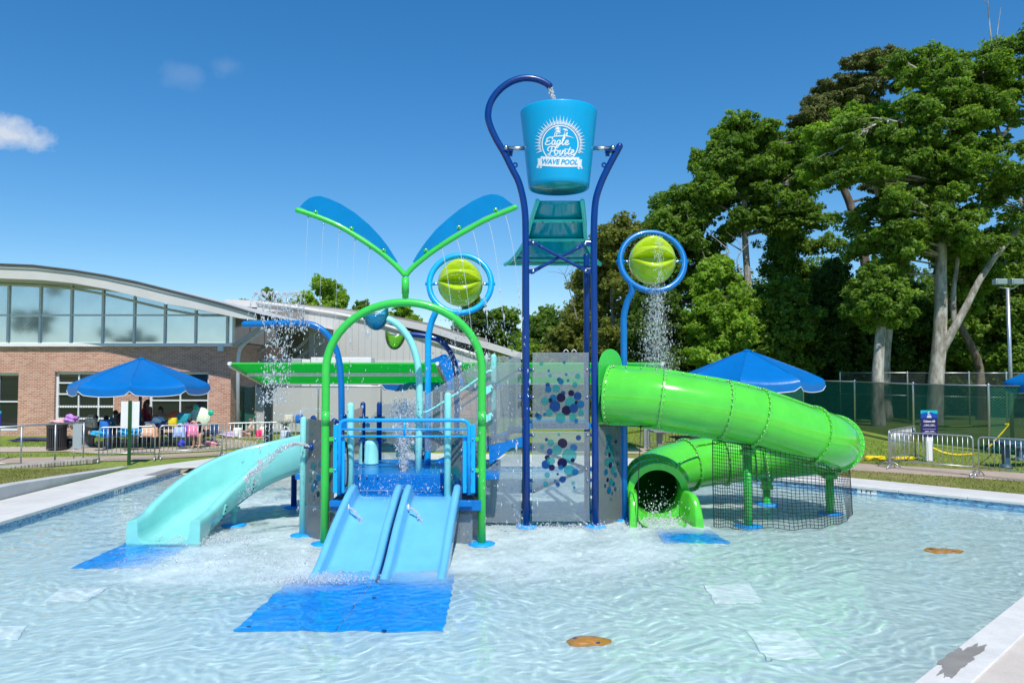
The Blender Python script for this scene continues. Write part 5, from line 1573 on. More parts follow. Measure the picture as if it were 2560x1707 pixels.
# dark end wall with struts, between the two halls
er = MB().box((Xp(672, 45), 45.5, 3.4), (Xp(800, 45) - Xp(640, 45), .2, 6.0)); er.build('porch_wall', 'soffit', mh)
s2 = MB()
for a, b in (((735, 880), (800, 820)), ((745, 895), (810, 850)), ((700, 850), (770, 812))): s2.bar(W(*a, 44.8), W(*b, 44.5), .14, .16)
s2.bar(W(780, 815, 44.6), W(780, 930, 44.6), .3, .2, up=(0, 1, 0)); s2.build('roof_strut', 'alu', mh)
# white plant units behind the canopy
un = thing('plant_unit', 'white boxy plant units showing above the green canopy', 'plant unit', (Xp(840, 38), 38, 0))
for a, b, t in ((650, 752, 896), (752, 775, 898), (775, 928, 893)):
    x0, x1 = Xp(a, 38), Xp(b, 38); zt_ = Zp(t, 38)
    MB().box(((x0 + x1) / 2, 38.6, zt_ / 2), (x1 - x0 - .04, 1.1, zt_)).build('cabinet', 'white' if a > 700 else 'alu', un, bev=.02)
un2 = MB().box((Xp(1010, 39), 39.4, Zp(908, 39) / 2), (2.6, 1, Zp(908, 39))); tag(un2.build('storage_box', 'white', None, bev=.02), 'low white box standing behind the canopy near the hall wall', 'box')
# ================================================================ shade canopies and umbrellas
YN, YFAR = 25.3, 29.0
def canopy(xa, xb, label, bars=True):
    zn, zf = Zp(908, YN), Zp(960, YFAR)
    t = thing('shade_canopy', label, 'shade canopy', ((xa + xb) / 2, YFAR, 0), 'green shade canopies behind the play area')
    MB().grid(lambda a, b: Vector((xa + .05 + (xb - xa - .1) * a, YN + (YFAR - YN) * b, zn + (zf - zn) * b - .03 * math.sin(b * math.pi) + .02)), 16, 8).build('cloth', 'canopy', t)
    for x in (xa, xb): MB().bar((x, YN, zn - .04), (x, YFAR + .1, zf - .04), .10, .18).build('end_beam', 'galv', t, bev=.01)
    for y, dz in ((YN + 1.4, 0), (YFAR + .12, .16)):
        z = dz + zn + (zf - zn) * (y - YN) / (YFAR - YN); MB().box(((xa + xb) / 2, y, z - .09), (xb - xa - .2, .1, .13)).build('cross_beam', 'galv', t, bev=.01)
    MB().box(((xa + xb) / 2, YN, zn + .0), (xb - xa, .05, .05)).build('front_edge', 'green', t)
    e = MB()
    for x in (xa, xb): e.lathe([(1e-4, -.05), (.06, -.05), (.06, .05), (1e-4, .05)], (x, YN - .04, zn - .01), 12, (0, 1, 0), False)
    e.build('end_cap', 'white', t)
    return t, zf
xa1, xb1 = Xp(575, YN), Xp(1094, YN)
c1, zf1 = canopy(xa1, xb1, 'long bright green sloping shade canopy at left between the hall and the play area')
for x in (xa1 + .12, xb1 - .4):
    MB().box((x, YFAR, zf1 / 2 - .05), (.26, .26, zf1 - .1)).build('post', 'darkgrey', c1, bev=.015)
MB().box((xa1 + .12, YFAR, zf1 - .2), (.5, .34, .2)).build('post_head', 'darkgrey', c1, bev=.02)
c2, zf2 = canopy(Xp(1150, YN), Xp(1656, YN), 'green shade canopy mostly hidden behind the tower, its end cap showing above the tube slide')
px_ = Xp(1616, 28.4)
MB().box((px_, YFAR - .5, zf2 / 2), (.22, .22, zf2 + .06)).build('post', 'galv', c2, bev=.015)
def umbrella(px, Y, pya, label, rot=8, R=2.5, zc=None):
    c = Vector((Xp(px, Y), Y, 0)); za = Zp(pya, Y)
    t = thing('patio_umbrella', label, 'umbrella', c, 'blue octagonal shade umbrellas')
    ze, zv = za - .98, za - 1.27
    def f(u, v):
        k = u * 8; i = math.floor(k); fr = k - i
        a0, a1 = rad(45 * i + rot), rad(45 * (i + 1) + rot)
        # along the rib: apex to eave, slightly domed, then the hanging valance
        if v < .78:
            q = v / .78; r = .05 + (R - .05) * q; z = za - (za - ze) * (q ** 1.03) - .0
            if q > .9: z -= .05 * ((q - .9) / .1) ** 2
        else:
            q = (v - .78) / .22; r = R + .03 * q; z = ze - .05 + (zv - ze) * q
        p0 = Vector((math.cos(a0), math.sin(a0), 0)) * r; p1 = Vector((math.cos(a1), math.sin(a1), 0)) * r
        p = p0.lerp(p1, fr); sag = 4 * fr * (1 - fr)
        if v < .78: z -= .09 * sag * (v / .78) ** 1.5
        else:
            z += -.09 * sag + .11 * max(0, 1 - sag * 4) * ((v - .78) / .22)
            p *= 1 + .004 * math.sin(fr * 40) * ((v - .78) / .22)
        return c + p + Vector((0, 0, z))
    cm_ = MB()
    for k in range(8): cm_.grid(lambda a, b, k=k: f((k + min(max(a, 1e-6), 1 - 1e-6)) / 8, b), 11, 26)
    cm_.build('canopy', 'umb', t)
    rim = MB().tube([f(k / 80, 1.0) + Vector((0, 0, -.005)) for k in range(80)], .013, 5, closed=True); rim.build('piping', 'white', t)
    for k in range(8):
        MB().tube([f(k / 8 + 1e-6, q) + Vector((0, 0, .006)) for q in (.02, .2, .4, .6, .77)], .012, 5).build('seam', 'umb', t)
        MB().tube([f(k / 8 + 1e-6, q) + Vector((0, 0, -.05)) for q in (.03, .4, .76)], .022, 6).build('rib', 'umbdark', t)
    MB().tube([c + Vector((0, 0, -.03)), c + Vector((0, 0, za - .03))], .06, 12).build('pole', 'umbdark', t)
    MB().lathe([(1e-4, .05), (.1, .03), (.16, -.02)], c + Vector((0, 0, za)), 12).build('cap', 'umb', t)
    return c
U1 = umbrella(352, 29.5, 896, 'blue umbrella in front of the brick hall, over the crowded tables', 18)
U2 = umbrella(1868, 26.6, 876, 'blue umbrella behind the green tube slide', 23)
umbrella(2727, 26.0, 880, 'blue umbrella cut off by the right edge of the picture', 15)
umbrella(1110, 31.0, 888, 'blue umbrella half hidden behind the green canopy', 20)
# ================================================================ crowd barriers
def barbar(h=.8):
    m = MB().tube([(0, 0, 0), (0, 0, h)], .010, 6); me = bpy.data.meshes.new('bar'); me.from_pydata(m.v, [], m.f); me.polygons.foreach_set('use_smooth', m.sm); me.materials.append(M['galv']); return me
BARM = barbar()
def barrier(a, b, label, legs=(0, 1), z=0):
    a, b = Vector((a[0], a[1], z)), Vector((b[0], b[1], z)); d = b - a; L = d.length; d.normalize(); nrm = Vector((-d.y, d.x, 0))
    t = thing('crowd_barrier', label, 'barrier', (a + b) / 2, 'steel crowd control barriers')
    up = lambda s, h: a + d * s + Vector((0, 0, h))
    MB().tube(arcpath([up(.04, .06), up(.04, 1.08), up(L - .04, 1.08), up(L - .04, .06)], .12, 5), .021, 8).build('frame', 'galv', t)
    MB().tube([up(.04, .24), up(L - .04, .24)], .016, 8).build('lower_rail', 'galv', t)
    n = max(4, round(L / .135))
    for k in range(1, n):
        o = bpy.data.objects.new('bar', BARM); COL.objects.link(o); o.parent = t
        o.location = up(.04 + (L - .08) * k / n, .25); o.matrix_parent_inverse = Matrix.Translation(t.location).inverted()
    for s in ((.04, L - .04)[i] for i in legs):
        c = up(s, 0)
        MB().tube(arcpath([c - nrm * .32, c - nrm * .16 + Vector((0, 0, .13)), c + nrm * .16 + Vector((0, 0, .13)), c + nrm * .32], .07, 3), .017, 8).build('foot', 'galv', t)
    return t
def gxy(px, py): p = G(px, py); return (p.x, p.y)
barrier(gxy(243, 1154), gxy(390, 1148), 'steel crowd barrier left of and behind the white back-to-front sign post')
barrier(gxy(395, 1147), gxy(558, 1138), 'steel crowd barrier in front of the bags under the left umbrella')
barrier(gxy(562, 1137), gxy(742, 1131), 'steel crowd barrier in front of the girl on the grass')
barrier(gxy(2224, 1170), gxy(2438, 1189), 'steel crowd barrier standing in front of the cabana sign')
barrier(gxy(2444, 1190), gxy(2660, 1212), 'steel crowd barrier at the right edge in front of the dark picnic table')
barrier(gxy(2222, 1166), gxy(2290, 1147), 'steel crowd barrier turned away at an angle, left of the cabana sign')
barrier(gxy(1622, 1122), gxy(1800, 1117), 'steel crowd barrier seen under the green tube slide')
# ================================================================ hand rail, signs, bins
R0, R1 = G(52, 1166), G(208, 1152)
hr_ = thing('pipe_railing', 'grey steel pipe railing on the old kerb at the left edge', 'railing', ((R0 + R1) / 2))
dR = (R1 - R0)
top = lambda t: Vector((R0.x + dR.x * t, R0.y + dR.y * t, 1.22 + .02 * t))
MB().tube([top(-.9), top(1)], .028, 8).build('top_rail', 'galv', hr_)
for t in (-.42, 0, .53, 1): MB().tube([Vector((*top(t).xy, 0)), top(t)], .024, 8).build('post', 'galv', hr_)
MB().tube([Vector((*top(.84).xy, 0.02)), Vector((*top(.84).xy, .40)), Vector((*top(.97).xy, .40))], .02, 6).build('short_bracket', 'galv', hr_)
pn = MB().prism([top(.83) + Vector((0, -.05, -.04)), top(.98) + Vector((0, -.05, -.04)), top(.98) + Vector((0, -.05, -.86)), top(.83) + Vector((0, -.05, -.80))], (0, .015, 0))
tag(pn.build('grey_board', plain('grey_board', (.45, .50, .53), .5, 0, .04), None), 'plain pale grey board tied to the end of the pipe railing', 'board')
gs = G(322, 1160)
sg = thing('blank_sign', 'blank white sign board seen from behind on a dark green post', 'sign', gs)
MB().prism([W(a, b, gs.y + .04) for a, b in ((301, 1070), (347, 1070), (349, 1003), (303, 1003))], (0, .012, 0)).build('sign_board', 'white', sg, bev=.002)
zt_ = Zp(1001, gs.y); gm = plain('sign_post_green', (.012, .07, .022), .4, .0, .15)
m = MB(); x = gs.x
for a, b in (((-.055, .0), (-.03, -.045)), ((-.03, -.045), (.03, -.045)), ((.03, -.045), (.055, .0))):
    m.prism([(x + a[0], gs.y + a[1], -.05), (x + b[0], gs.y + b[1], -.05), (x + b[0], gs.y + b[1], zt_), (x + a[0], gs.y + a[1], zt_)], (0, .012, 0))
m.build('post', gm, sg)
def cabana(px, base, pw, label, t0=1025, t1=1091):
    g = G(px, base); Y = g.y
    t = thing('cabana_sign', label, 'sign', g)
    MB().box((g.x, Y, Zp(t1, Y) / 2), (.19, .12, Zp(t1, Y))).build('post', 'white', t, bev=.01)
    hw = pw / 2 / FPX * Y; z0, z1 = Zp(t1, Y), Zp(t0, Y); H = z1 - z0; yq = Y - .07
    o = MB().box((g.x, yq + .012, (z0 + z1) / 2), (2 * hw, .024, H)).build('panel', plain('sign_purple', (.018, .010, .115), .4, 0, .03), t, bev=.003)
    pt = lambda u, v, e: Vector((g.x + (u - .5) * 2 * hw, yq - e, z1 - v * H))
    bl, tl = plain('sign_blue', (.0, .065, .36), .4, 0, .03), plain('sign_teal', (.0, .44, .52), .4, 0, .03)
    def area(f0, f1, e): return MB().add([pt(u / 12, f0(u / 12), e) for u in range(13)] + [pt(u / 12, f1(u / 12), e) for u in range(12, -1, -1)], [tuple(range(25, -1, -1))])
    area(lambda u: .0, lambda u: .30 - .02 * math.sin(u * 3.1), .002).build('blue_band', bl, t)
    area(lambda u: .0, lambda u: .13 - .06 * math.sin(min(1, u * 1.15) * 3.1), .004).build('teal_band', tl, t)
    m = MB()
    for k in range(9): m.lathe([(.0, 0), (.02, 0)], (0, 0, 0), 3) if False else None
    m.add([pt(.5 + .085 * math.cos(a), .11 + .05 * math.sin(a), .006) for a in np.linspace(.6, 5.4, 14)] + [pt(.5 + .05 * math.cos(a), .11 + .03 * math.sin(a), .006) for a in np.linspace(5.4, .6, 14)], [tuple(range(28))])
    for v, w in ((.20, .10), (.235, .12), (.27, .14)): m.add([pt(.5 - w, v - .012, .006), pt(.5 - w, v + .012, .006), pt(.5 + w, v + .012, .006), pt(.5 + w, v - .012, .006)], [(0, 1, 2, 3)])
    for v in (.595, .71, .845): m.add([pt(.12, v - .004, .005), pt(.12, v + .004, .005), pt(.88, v + .004, .005), pt(.88, v - .004, .005)], [(0, 1, 2, 3)])
    def txt(s, v, h, bold):
        V, F = textmesh(s, 1, 0, bold); a = max(p.y for p in V) - min(p.y for p in V); k = h * H / a
        cx = (max(p.x for p in V) + min(p.x for p in V)) / 2; cy = (max(p.y for p in V) + min(p.y for p in V)) / 2
        wmax = (max(p.x for p in V) - min(p.x for p in V)) * k; kx = k * min(1, .76 * 2 * hw / wmax)
        m.add([(g.x + (p.x - cx) * kx, yq - .006, z1 - v * H + (p.y - cy) * k) for p in V], F)
    txt('Cabana #5', .415, .085, .03); txt('11:00AM - 2:30PM', .55, .04, .03); txt('3:00PM - 6:00PM', .795, .04, .03)
    m.build('lettering', 'print', t)
cabana(2322, 1152, 42, 'purple and blue cabana sign on a white post, near the right barriers')
gl = G(-6, 1150)
t = thing('edge_sign', 'blue sign just cut off by the left edge of the picture', 'sign', gl)
MB().box((gl.x, gl.y, .6), (.08, .08, 1.2)).build('post', 'galv', t)
MB().box((gl.x, gl.y - .05, Zp(1046, gl.y)), (.25, .02, .48)).build('panel', plain('sign_purple2', (.02, .02, .2), .4), t)
MB().box((gl.x, gl.y - .063, Zp(1030, gl.y)), (.25, .004, .08)).build('teal_band', plain('sign_teal2', (.0, .4, .5), .4), t)
def bin_(px, base, col, label, top=1.0):
    g = G(px, base); t = thing('litter_bin', label, 'bin', g, 'slatted litter bins')
    c = plain('bin_' + str(px), col, .4, .3, .1)
    MB().lathe([(1e-4, .03), (.27, .03), (.27, .86), (1e-4, .86)], g, 18).build('liner', 'black', t)
    sl = MB().box((0, 0, 0), (.045, .012, .74)); me = bpy.data.meshes.new('slat'); me.from_pydata(sl.v, [], sl.f); me.materials.append(c)
    for k in range(26):
        a = 6.2832 * k / 26
        o = bpy.data.objects.new('slat', me); COL.objects.link(o); o.parent = t; o.matrix_parent_inverse = Matrix.Translation(g).inverted()
        o.location = (g.x + .315 * math.cos(a), g.y + .315 * math.sin(a), .45); o.rotation_euler = (0, 0, a + math.pi / 2)
    for z in (.07, .83): MB().lathe([(.30, z - .03), (.335, z - .03), (.335, z + .03), (.30, z + .03)], g, 26, None, False).build('hoop', c, t)
    MB().lathe([(.335, .86), (.36, .90), (.36, .96), (.18, .99), (.17, .93), (.3, .9)], g, 26).build('lid', c, t)
    return g
GB = bin_(141, 1124, (.055, .05, .055), 'dark grey slatted litter bin left of the crowded tables')
bin_(1770, 1118, (.10, .05, .035), 'brown slatted litter bin glimpsed under the tube slide')
# ================================================================ tables and benches
def slab_table(px, base, L, ang, label, kind='table', col='tablegrey', n=2, z=0):
    g = G(px, base, z); h, w, th = (.76, .75, .07) if kind == 'table' else (.45, .34, .06)
    t = thing('picnic_' + kind, label, kind, g)
    R = Matrix.Rotation(rad(ang), 3, 'Z')
    MB().box(g + Vector((0, 0, h - th / 2)), (L, w, th), R).build('top' if kind == 'table' else 'seat', col, t, bev=.012)
    for s in ((-1, 1) if n == 2 else (0,)):
        c = g + R @ Vector((s * (L / 2 - .3), 0, 0))
        m = MB().box(c + Vector((0, 0, (h - th) / 2)), (.16, .16, h - th), R).box(c + Vector((0, 0, h - th - .03)), (.22, w * .8, .05), R).lathe([(1e-4, 0), (.2, 0), (.1, .1), (1e-4, .1)], c, 12)
        m.build('leg', col, t, bev=.008)
    return g
T1 = slab_table(252, 1114, 1.9, 62, 'grey picnic table left of the umbrella pole, crowded with children')
T2 = slab_table(428, 1112, 2.0, -10, 'grey picnic table right of the umbrella pole, covered with clothes and bags')
B1 = slab_table(205, 1118, 1.3, 60, 'grey bench at the left end of the crowded tables', 'bench')
B2 = slab_table(480, 1108, 2.2, 24, 'grey bench with the pink backpack and the blue tote bag', 'bench')
B3 = slab_table(372, 1114, 1.0, 5, 'short grey bench with a flowered bag beside the umbrella pole', 'bench')
B4 = slab_table(300, 1118, 1.5, 0, 'grey bench in front of the seated children', 'bench')
T3 = slab_table(1690, 1128, 1.8, 4, 'grey picnic table glimpsed under the tube slide')
B5 = slab_table(1726, 1120, 1.5, 4, 'dark bench behind the barrier under the tube slide', 'bench', 'darkgrey')
T4 = slab_table(2560, 1166, 1.8, 8, 'dark picnic table behind the barrier at the right edge', 'table', 'umbdark')
B6 = slab_table(2590, 1148, 1.8, 8, 'dark bench behind the picnic table at the right edge', 'bench', 'umbdark')
T5 = slab_table(742, 1096, 1.6, 0, 'wooden topped picnic table with a blue backpack near the chain link fence', 'table', plain('worn_wood', (.32, .24, .17), .7))
# ================================================================ bags, towels, shoes and floats
def blobmesh(c, r, sc, amp=.25, seed=0, n=(16, 10)):
    rr = random.Random(seed); ph = [rr.uniform(0, 6.28) for _ in range(6)]
    m = MB().sph((0, 0, 0), 1, *n)
    out = []
    for v in m.v:
        x, y, z = v
        k = 1 + amp * (.5 * math.sin(3 * x + ph[0]) * math.cos(4 * y + ph[1]) + .35 * math.sin(7 * z + ph[2] + 3 * x) + .3 * math.sin(9 * y + 5 * x + ph[3]))
        out.append((c[0] + x * r * sc[0] * k, c[1] + y * r * sc[1] * k, max(c[2] + z * r * sc[2] * k, c[2] - r * sc[2] * .92)))
    m.v = out; return m
_cm = {}
def cmat(c, rough=.7):
    if (c, rough) not in _cm: _cm[(c, rough)] = plain('cloth_%d' % len(_cm), c, rough, 0, .25, 14)
    return _cm[(c, rough)]
def place(px, py, Y): return W(px, py, Y)
def pile(name, px, py, Y, r, sc, col, label, cat, seed, z=None):
    c = place(px, py, Y)
    if z is not None: c.z = z
    return tag(blobmesh(c, r, sc, .55, seed, (22, 14)).build(name, cmat(col), None), label, cat)
def bag(name, px, py, Y, w, h, d, col, label, handle=True, strap=None, rot=0):
    c = place(px, py, Y); c.z = .76 if c.z > .62 else .45 if c.z > .26 else 0.0; t = thing(name, label, 'bag', c)        # c = bottom centre, resting on table, bench or ground
    R = Matrix.Rotation(rad(rot), 3, 'Z')
    m = MB(); rows = []
    for k in range(7):
        q = k / 6; f = 1 - .12 * q - .25 * max(0, q - .75) ** 1.0
        rows.append([c + R @ Vector((w / 2 * f * sx, d / 2 * f * sy, h * q)) for sx, sy in ((-1, -.7), (-.8, -1), (.8, -1), (1, -.7), (1, .7), (.8, 1), (-.8, 1), (-1, .7))])
    vs = [p for r in rows for p in r]
    m.add(vs, [(8 * i + j, 8 * i + (j + 1) % 8, 8 * i + 8 + (j + 1) % 8, 8 * i + 8 + j) for i in range(6) for j in range(8)], True)
    m.f.append(tuple(range(48, 56))); m.sm.append(False); m.mi.append(0)
    m.build('body', cmat(col), t)
    MB().box(c + R @ Vector((0, -d / 2 - .02, h * .32)), (w * .62, .05, h * .4), R).build('pocket', cmat(tuple(x * .85 for x in col)), t, bev=.015)
    if handle:
        hm = MB()
        for s in (-1, 1): hm.tube([c + R @ Vector((w * .28 * math.cos(a), s * d * .3, h * .95 + h * .4 * math.sin(a))) for a in np.linspace(0, 3.1416, 9)], .012, 6)
        hm.build('handle', cmat(strap or col), t)
    return t
pile('pink_towel', 158, 1054, 28.4, .34, (1.2, .7, .30), (.80, .42, .42), 'pink towel draped over the board on top of the left table', 'towel', 3)
pile('purple_cloth', 176, 1049, 28.3, .22, (1.1, .8, .75), (.50, .22, .62), 'lilac crumpled cloth lying on the pink towel', 'cloth', 4)
bd2 = MB().box(place(172, 1058, 28.5), (1.0, .5, .04)); tag(bd2.build('board', plain('tan_board', (.42, .28, .13), .6), None), 'tan board under the pink towel above the litter bin', 'board')
bag('flowered_bag', 228, 1052, 28.6, .42, .34, .25, (.62, .52, .36), 'cream flowered bag on the left table', True)
pile('blue_towel', 243, 1083, 27.4, .2, (1.2, .7, .5), (.03, .42, .72), 'bright blue towel on the bench left of the barrier', 'towel', 5)
pile('blue_float', 322, 1080, 27.6, .26, (1.3, .7, .6), (.02, .28, .55), 'blue patterned float behind the barrier under the white sign', 'float', 6)
bag('blue_backpack', 262, 1090, 27.9, .36, .62, .25, (.01, .16, .50), 'blue and purple backpack hanging at the end of the left table', False)
bag('flowered_tote', 374, 1086, 28.1, .62, .34, .3, (.80, .45, .28), 'peach flowered bag lying on the short bench', True, (.75, .55, .3))
pile('white_clothes', 392, 1061, 28.7, .28, (1.3, .8, .75), (.78, .79, .82), 'pile of white clothes on the right table', 'clothes', 8)
pile('navy_clothes', 416, 1063, 28.6, .25, (1.5, .8, .55), (.04, .05, .12), 'navy and white clothes beside the white pile on the right table', 'clothes', 9)
bag('yellow_bag', 432, 1066, 28.6, .34, .36, .24, (.72, .55, .02), 'yellow and white patterned bag on the right table', False)
bag('teal_backpack', 459, 1068, 28.9, .52, .50, .34, (.01, .28, .34), 'large teal backpack on the right table', False)
bag('pale_blue_tote', 449, 1083, 28.0, .40, .36, .24, (.36, .46, .78), 'pale blue tote bag with long white handles on the bench', True, (.7, .75, .85), 6)
bag('pink_backpack', 483, 1081, 28.35, .40, .42, .26, (.80, .25, .42), 'pink backpack standing on the bench', True, None, 20)
pile('mauve_towel', 468, 1072, 28.3, .2, (.6, .5, 1.1), (.35, .12, .5), 'purple and turquoise towel hanging between the tote and the pink backpack', 'towel', 10)
def dfloat(px, py, Y, r, col, label, ears=None):
    c = place(px, py, Y); t = thing('pool_float', label, 'float', c)
    MB().lathe([(1e-4, -.05), (r * .95, -.045), (r, 0), (r * .95, .045), (1e-4, .05)], c, 24, (0.15, -1, .25)).build('disc', cmat(col, .4), t)
    for dx, dz in (ears or ()): MB().sph(c + Vector((dx * r, .03, dz * r)), r * .28, 10, 8, (1, .4, 1)).build('flipper', cmat((.0, .55, .33), .4), t)
dfloat(500, 1043, 29.6, .40, (.68, .78, .55), 'pale green round float with green flippers leaning behind the person in black', ((-.45, .95), (1, .45), (-1, .2)))
dfloat(438, 1046, 29.7, .30, (.85, .14, .04), 'orange float propped up behind the yellow bag')
bag('navy_backpack', 535, 1086, 29.3, .34, .40, .26, (.03, .06, .17), 'navy backpack at the right end of the bench', False)
# things on the ground
def shoe(px, py, col, label, ang=0, z=0):
    g = G(px, py, z); R = Matrix.Rotation(rad(ang), 3, 'Z')
    t = thing('sandals', label, 'shoes', g)
    for s in (-1, 1):
        c = g + R @ Vector((0, s * .09, 0))
        MB().prism([c + R @ Vector((.14 * math.cos(a), .05 * math.sin(a) * (1 + .2 * math.cos(a)), 0)) for a in np.linspace(0, 6.2832, 15)[:-1]], (0, 0, .025)).build('sole', cmat(col), t)
        MB().tube([c + R @ Vector((.04, -.05, .02)), c + R @ Vector((.06, 0, .06)), c + R @ Vector((.04, .05, .02))], .012, 5).build('strap', cmat(tuple(x * .7 for x in col)), t)
shoe(407, 1112, (.02, .35, .65), 'bright blue sandals on the pavement behind the barrier'); shoe(385, 1112, (.65, .2, .2), 'red sandals on the pavement below the flowered bag', 20)
shoe(495, 1108, (.75, .75, .76), 'white shoes under the bench below the pink backpack', 10); shoe(514, 1110, (.72, .78, .82), 'white sandals right of the white shoes on the pavement', -10)
pile('pink_hat', 526, 1101, 29.3, .16, (1.6, 1, .6), (.80, .33, .42), 'pink cloth dropped on the pavement at the bench end', 'cloth', 12, .07)
pile('blue_bucket', 455, 1105, 28.9, .12, (1, 1, 1.2), (.02, .05, .5), 'small dark blue bucket under the bench', 'bucket', 13, .12)
pile('black_bag', 172, 1106, 28.4, .26, (1.1, .8, .8), (.02, .02, .025), 'black bag on the pavement beside the litter bin', 'bag', 14, .16)
pile('dark_towel', 85, 1094, 31.5, .4, (2.2, .8, .2), (.03, .035, .10), 'dark blue towel spread on the grass by the brick wall', 'towel', 15, .03)
pile('lilac_towel', 578, 1085, 33.0, .3, (1.5, .8, .45), (.55, .42, .66), 'lilac towel heap on the grass left of the sitting girl', 'towel', 16, .1)
bag('white_sack', 594, 1090, 32.8, .36, .42, .3, (.78, .76, .76), 'white sack on the grass behind the lilac towel', False)
bag('magenta_bag', 649, 1088, 33.3, .28, .30, .2, (.75, .01, .16), 'magenta bag on the grass right of the sitting girl', False)
bag('cream_bag', 660, 1090, 33.4, .40, .42, .24, (.74, .74, .60), 'cream coloured bag beside the canopy post', True)
bag('striped_bag', 714, 1086, 31.5, .46, .42, .26, (.55, .62, .74), 'blue and white striped beach bag behind the aqua slide', True)
bag('blue_rucksack', 748, 1060, 30.9, .30, .34, .22, (.01, .16, .58), 'blue rucksack on the wooden topped table', False)
bag('white_pack', 722, 1062, 30.8, .40, .34, .24, (.62, .58, .44), 'cream backpack on the wooden topped table', False)
mt = MB().box((Xp(620, 33.0), 33.0, .0), (1.9, .7, .02)); tag(mt.build('pink_mat', cmat((.55, .32, .28)), None), 'pinkish towel on the grass under the sitting girl', 'towel')
# yellow tape
def tape(px, label, name='caution_tape'):
    P = [W(a, b, y) for a, b, y in px]
    m = MB(); S = spline(P, 5); vs = []
    for k, p in enumerate(S): vs += [p + Vector((0, 0, .035)), p + Vector((0, .01 * math.sin(k), -.035))]
    m.add(vs, [(2 * i, 2 * i + 1, 2 * i + 3, 2 * i + 2) for i in range(len(S) - 1)], True)
    o = m.build(name, M['tape'], None); s_ = o.modifiers.new('thick', 'SOLIDIFY'); s_.thickness = .004
    tag(o, label, 'tape')
M['tape'] = plain('yellow_tape', (.80, .60, .01), .4, 0, .06)
tape([(2226, 1045, 36), (2262, 1052, 32), (2300, 1061, 29.9), (2355, 1066, 29), (2420, 1066, 28), (2480, 1063, 27), (2524, 1060, 26.4)], 'yellow caution tape strung along the fence behind the cabana sign')
tape([(2524, 1060, 26.4), (2505, 1082, 25), (2485, 1104, 24), (2467, 1123, 23.3)], 'yellow caution tape hanging slanted from the fence corner to the barrier')
tape([(2270, 1096, 24.6), (2278, 1088, 24.8), (2300, 1105, 24.6), (2335, 1121, 24.5), (2365, 1133, 24.4), (2400, 1137, 24.2), (2432, 1135, 24)], 'yellow caution tape sagging low behind the right barrier')
tape([(1565, 1083, 29), (1610, 1076, 29), (1660, 1063, 29)], 'yellow caution tape glimpsed left of the barrier under the tube slide')
def coil(px, py, n, r, label, sy=.45):
    g = G(px, py); rr = random.Random(px); P = []
    for k in range(n * 10):
        a = 6.2832 * k / 10; q = r * (.5 + .5 * rr.random()); P.append((g.x + q * math.cos(a), g.y + q * sy * math.sin(a), .01 + .10 * rr.random()))
    tag(MB().tube(spline(P, 2), .022, 5).build('tape_heap', M['tape'], None), label, 'tape')
coil(2188, 1149, 9, .34, 'tangled heap of yellow tape on the grass left of the right barriers'); coil(2258, 1149, 4, .4, 'small strip of yellow tape on the grass under the angled barrier', .12)
# flood light mast
fx = Xp(2527, 33); fl = thing('floodlight_mast', 'tall thin grey mast with two floodlights at the right edge', 'floodlight', (fx, 33, 0))
MB().tube([(fx, 33, -.05), (fx - .05, 33, Zp(722, 33))], .075, 10).build('mast', 'galv', fl)
zf = Zp(705, 33)
MB().tube(arcpath([(fx - .42, 33, zf - .22), (fx - .1, 33, zf - .28), (fx + .2, 33, zf - .28), (fx + .5, 33, zf - .05), (fx + 1.3, 33, zf - .02)], .05, 3), .035, 6).build('arm', 'galv', fl)
for dx in (-.42, .28, 1.1):
    h = MB().box((fx + dx, 32.95, zf), (.5, .3, .24)); o = h.build('lamp_head', 'galv', fl, bev=.02)
    MB().box((fx + dx, 32.79, zf - .01), (.42, .02, .18)).build('lens', plain('lens', (.22, .30, .28), .15), o)
# ================================================================ people (far away, but whole figures)
# joints in metres for a 1.65 m adult, facing -Y (towards the camera), x to the picture right
STAND = dict(pel=(0, 0, .90), belly=(0, 0, 1.05), chest=(0, 0, 1.24), neck=(0, .0, 1.40), head0=(0, -.01, 1.47), head1=(0, -.02, 1.56),
             hipL=(-.09, 0, .86), kneeL=(-.10, -.02, .47), ankL=(-.10, .02, .09), toeL=(-.11, -.14, .03), hipR=(.09, 0, .86), kneeR=(.10, -.02, .47), ankR=(.10, .02, .09), toeR=(.11, -.14, .03),
             shL=(-.17, 0, 1.34), elL=(-.22, .03, 1.08), wrL=(-.22, -.05, .86), shR=(.17, 0, 1.34), elR=(.22, .03, 1.08), wrR=(.22, -.05, .86))
def pose(base, **k): d = dict(base); d.update(k); return d
HIPS = pose(STAND, elL=(-.40, .06, 1.12), wrL=(-.17, -.04, .97), elR=(.40, .06, 1.12), wrR=(.17, -.04, .97))
SIT = dict(pel=(0, .05, .52), belly=(0, .05, .66), chest=(0, .03, .86), neck=(0, .0, 1.02), head0=(0, -.02, 1.09), head1=(0, -.03, 1.18),
           hipL=(-.10, .03, .52), kneeL=(-.12, -.40, .52), ankL=(-.12, -.40, .10), toeL=(-.12, -.55, .04), hipR=(.10, .03, .52), kneeR=(.12, -.40, .52), ankR=(.12, -.40, .10), toeR=(.12, -.55, .04),
           shL=(-.17, .02, .96), elL=(-.23, -.10, .74), wrL=(-.15, -.33, .78), shR=(.17, .02, .96), elR=(.23, -.10, .74), wrR=(.15, -.33, .78))
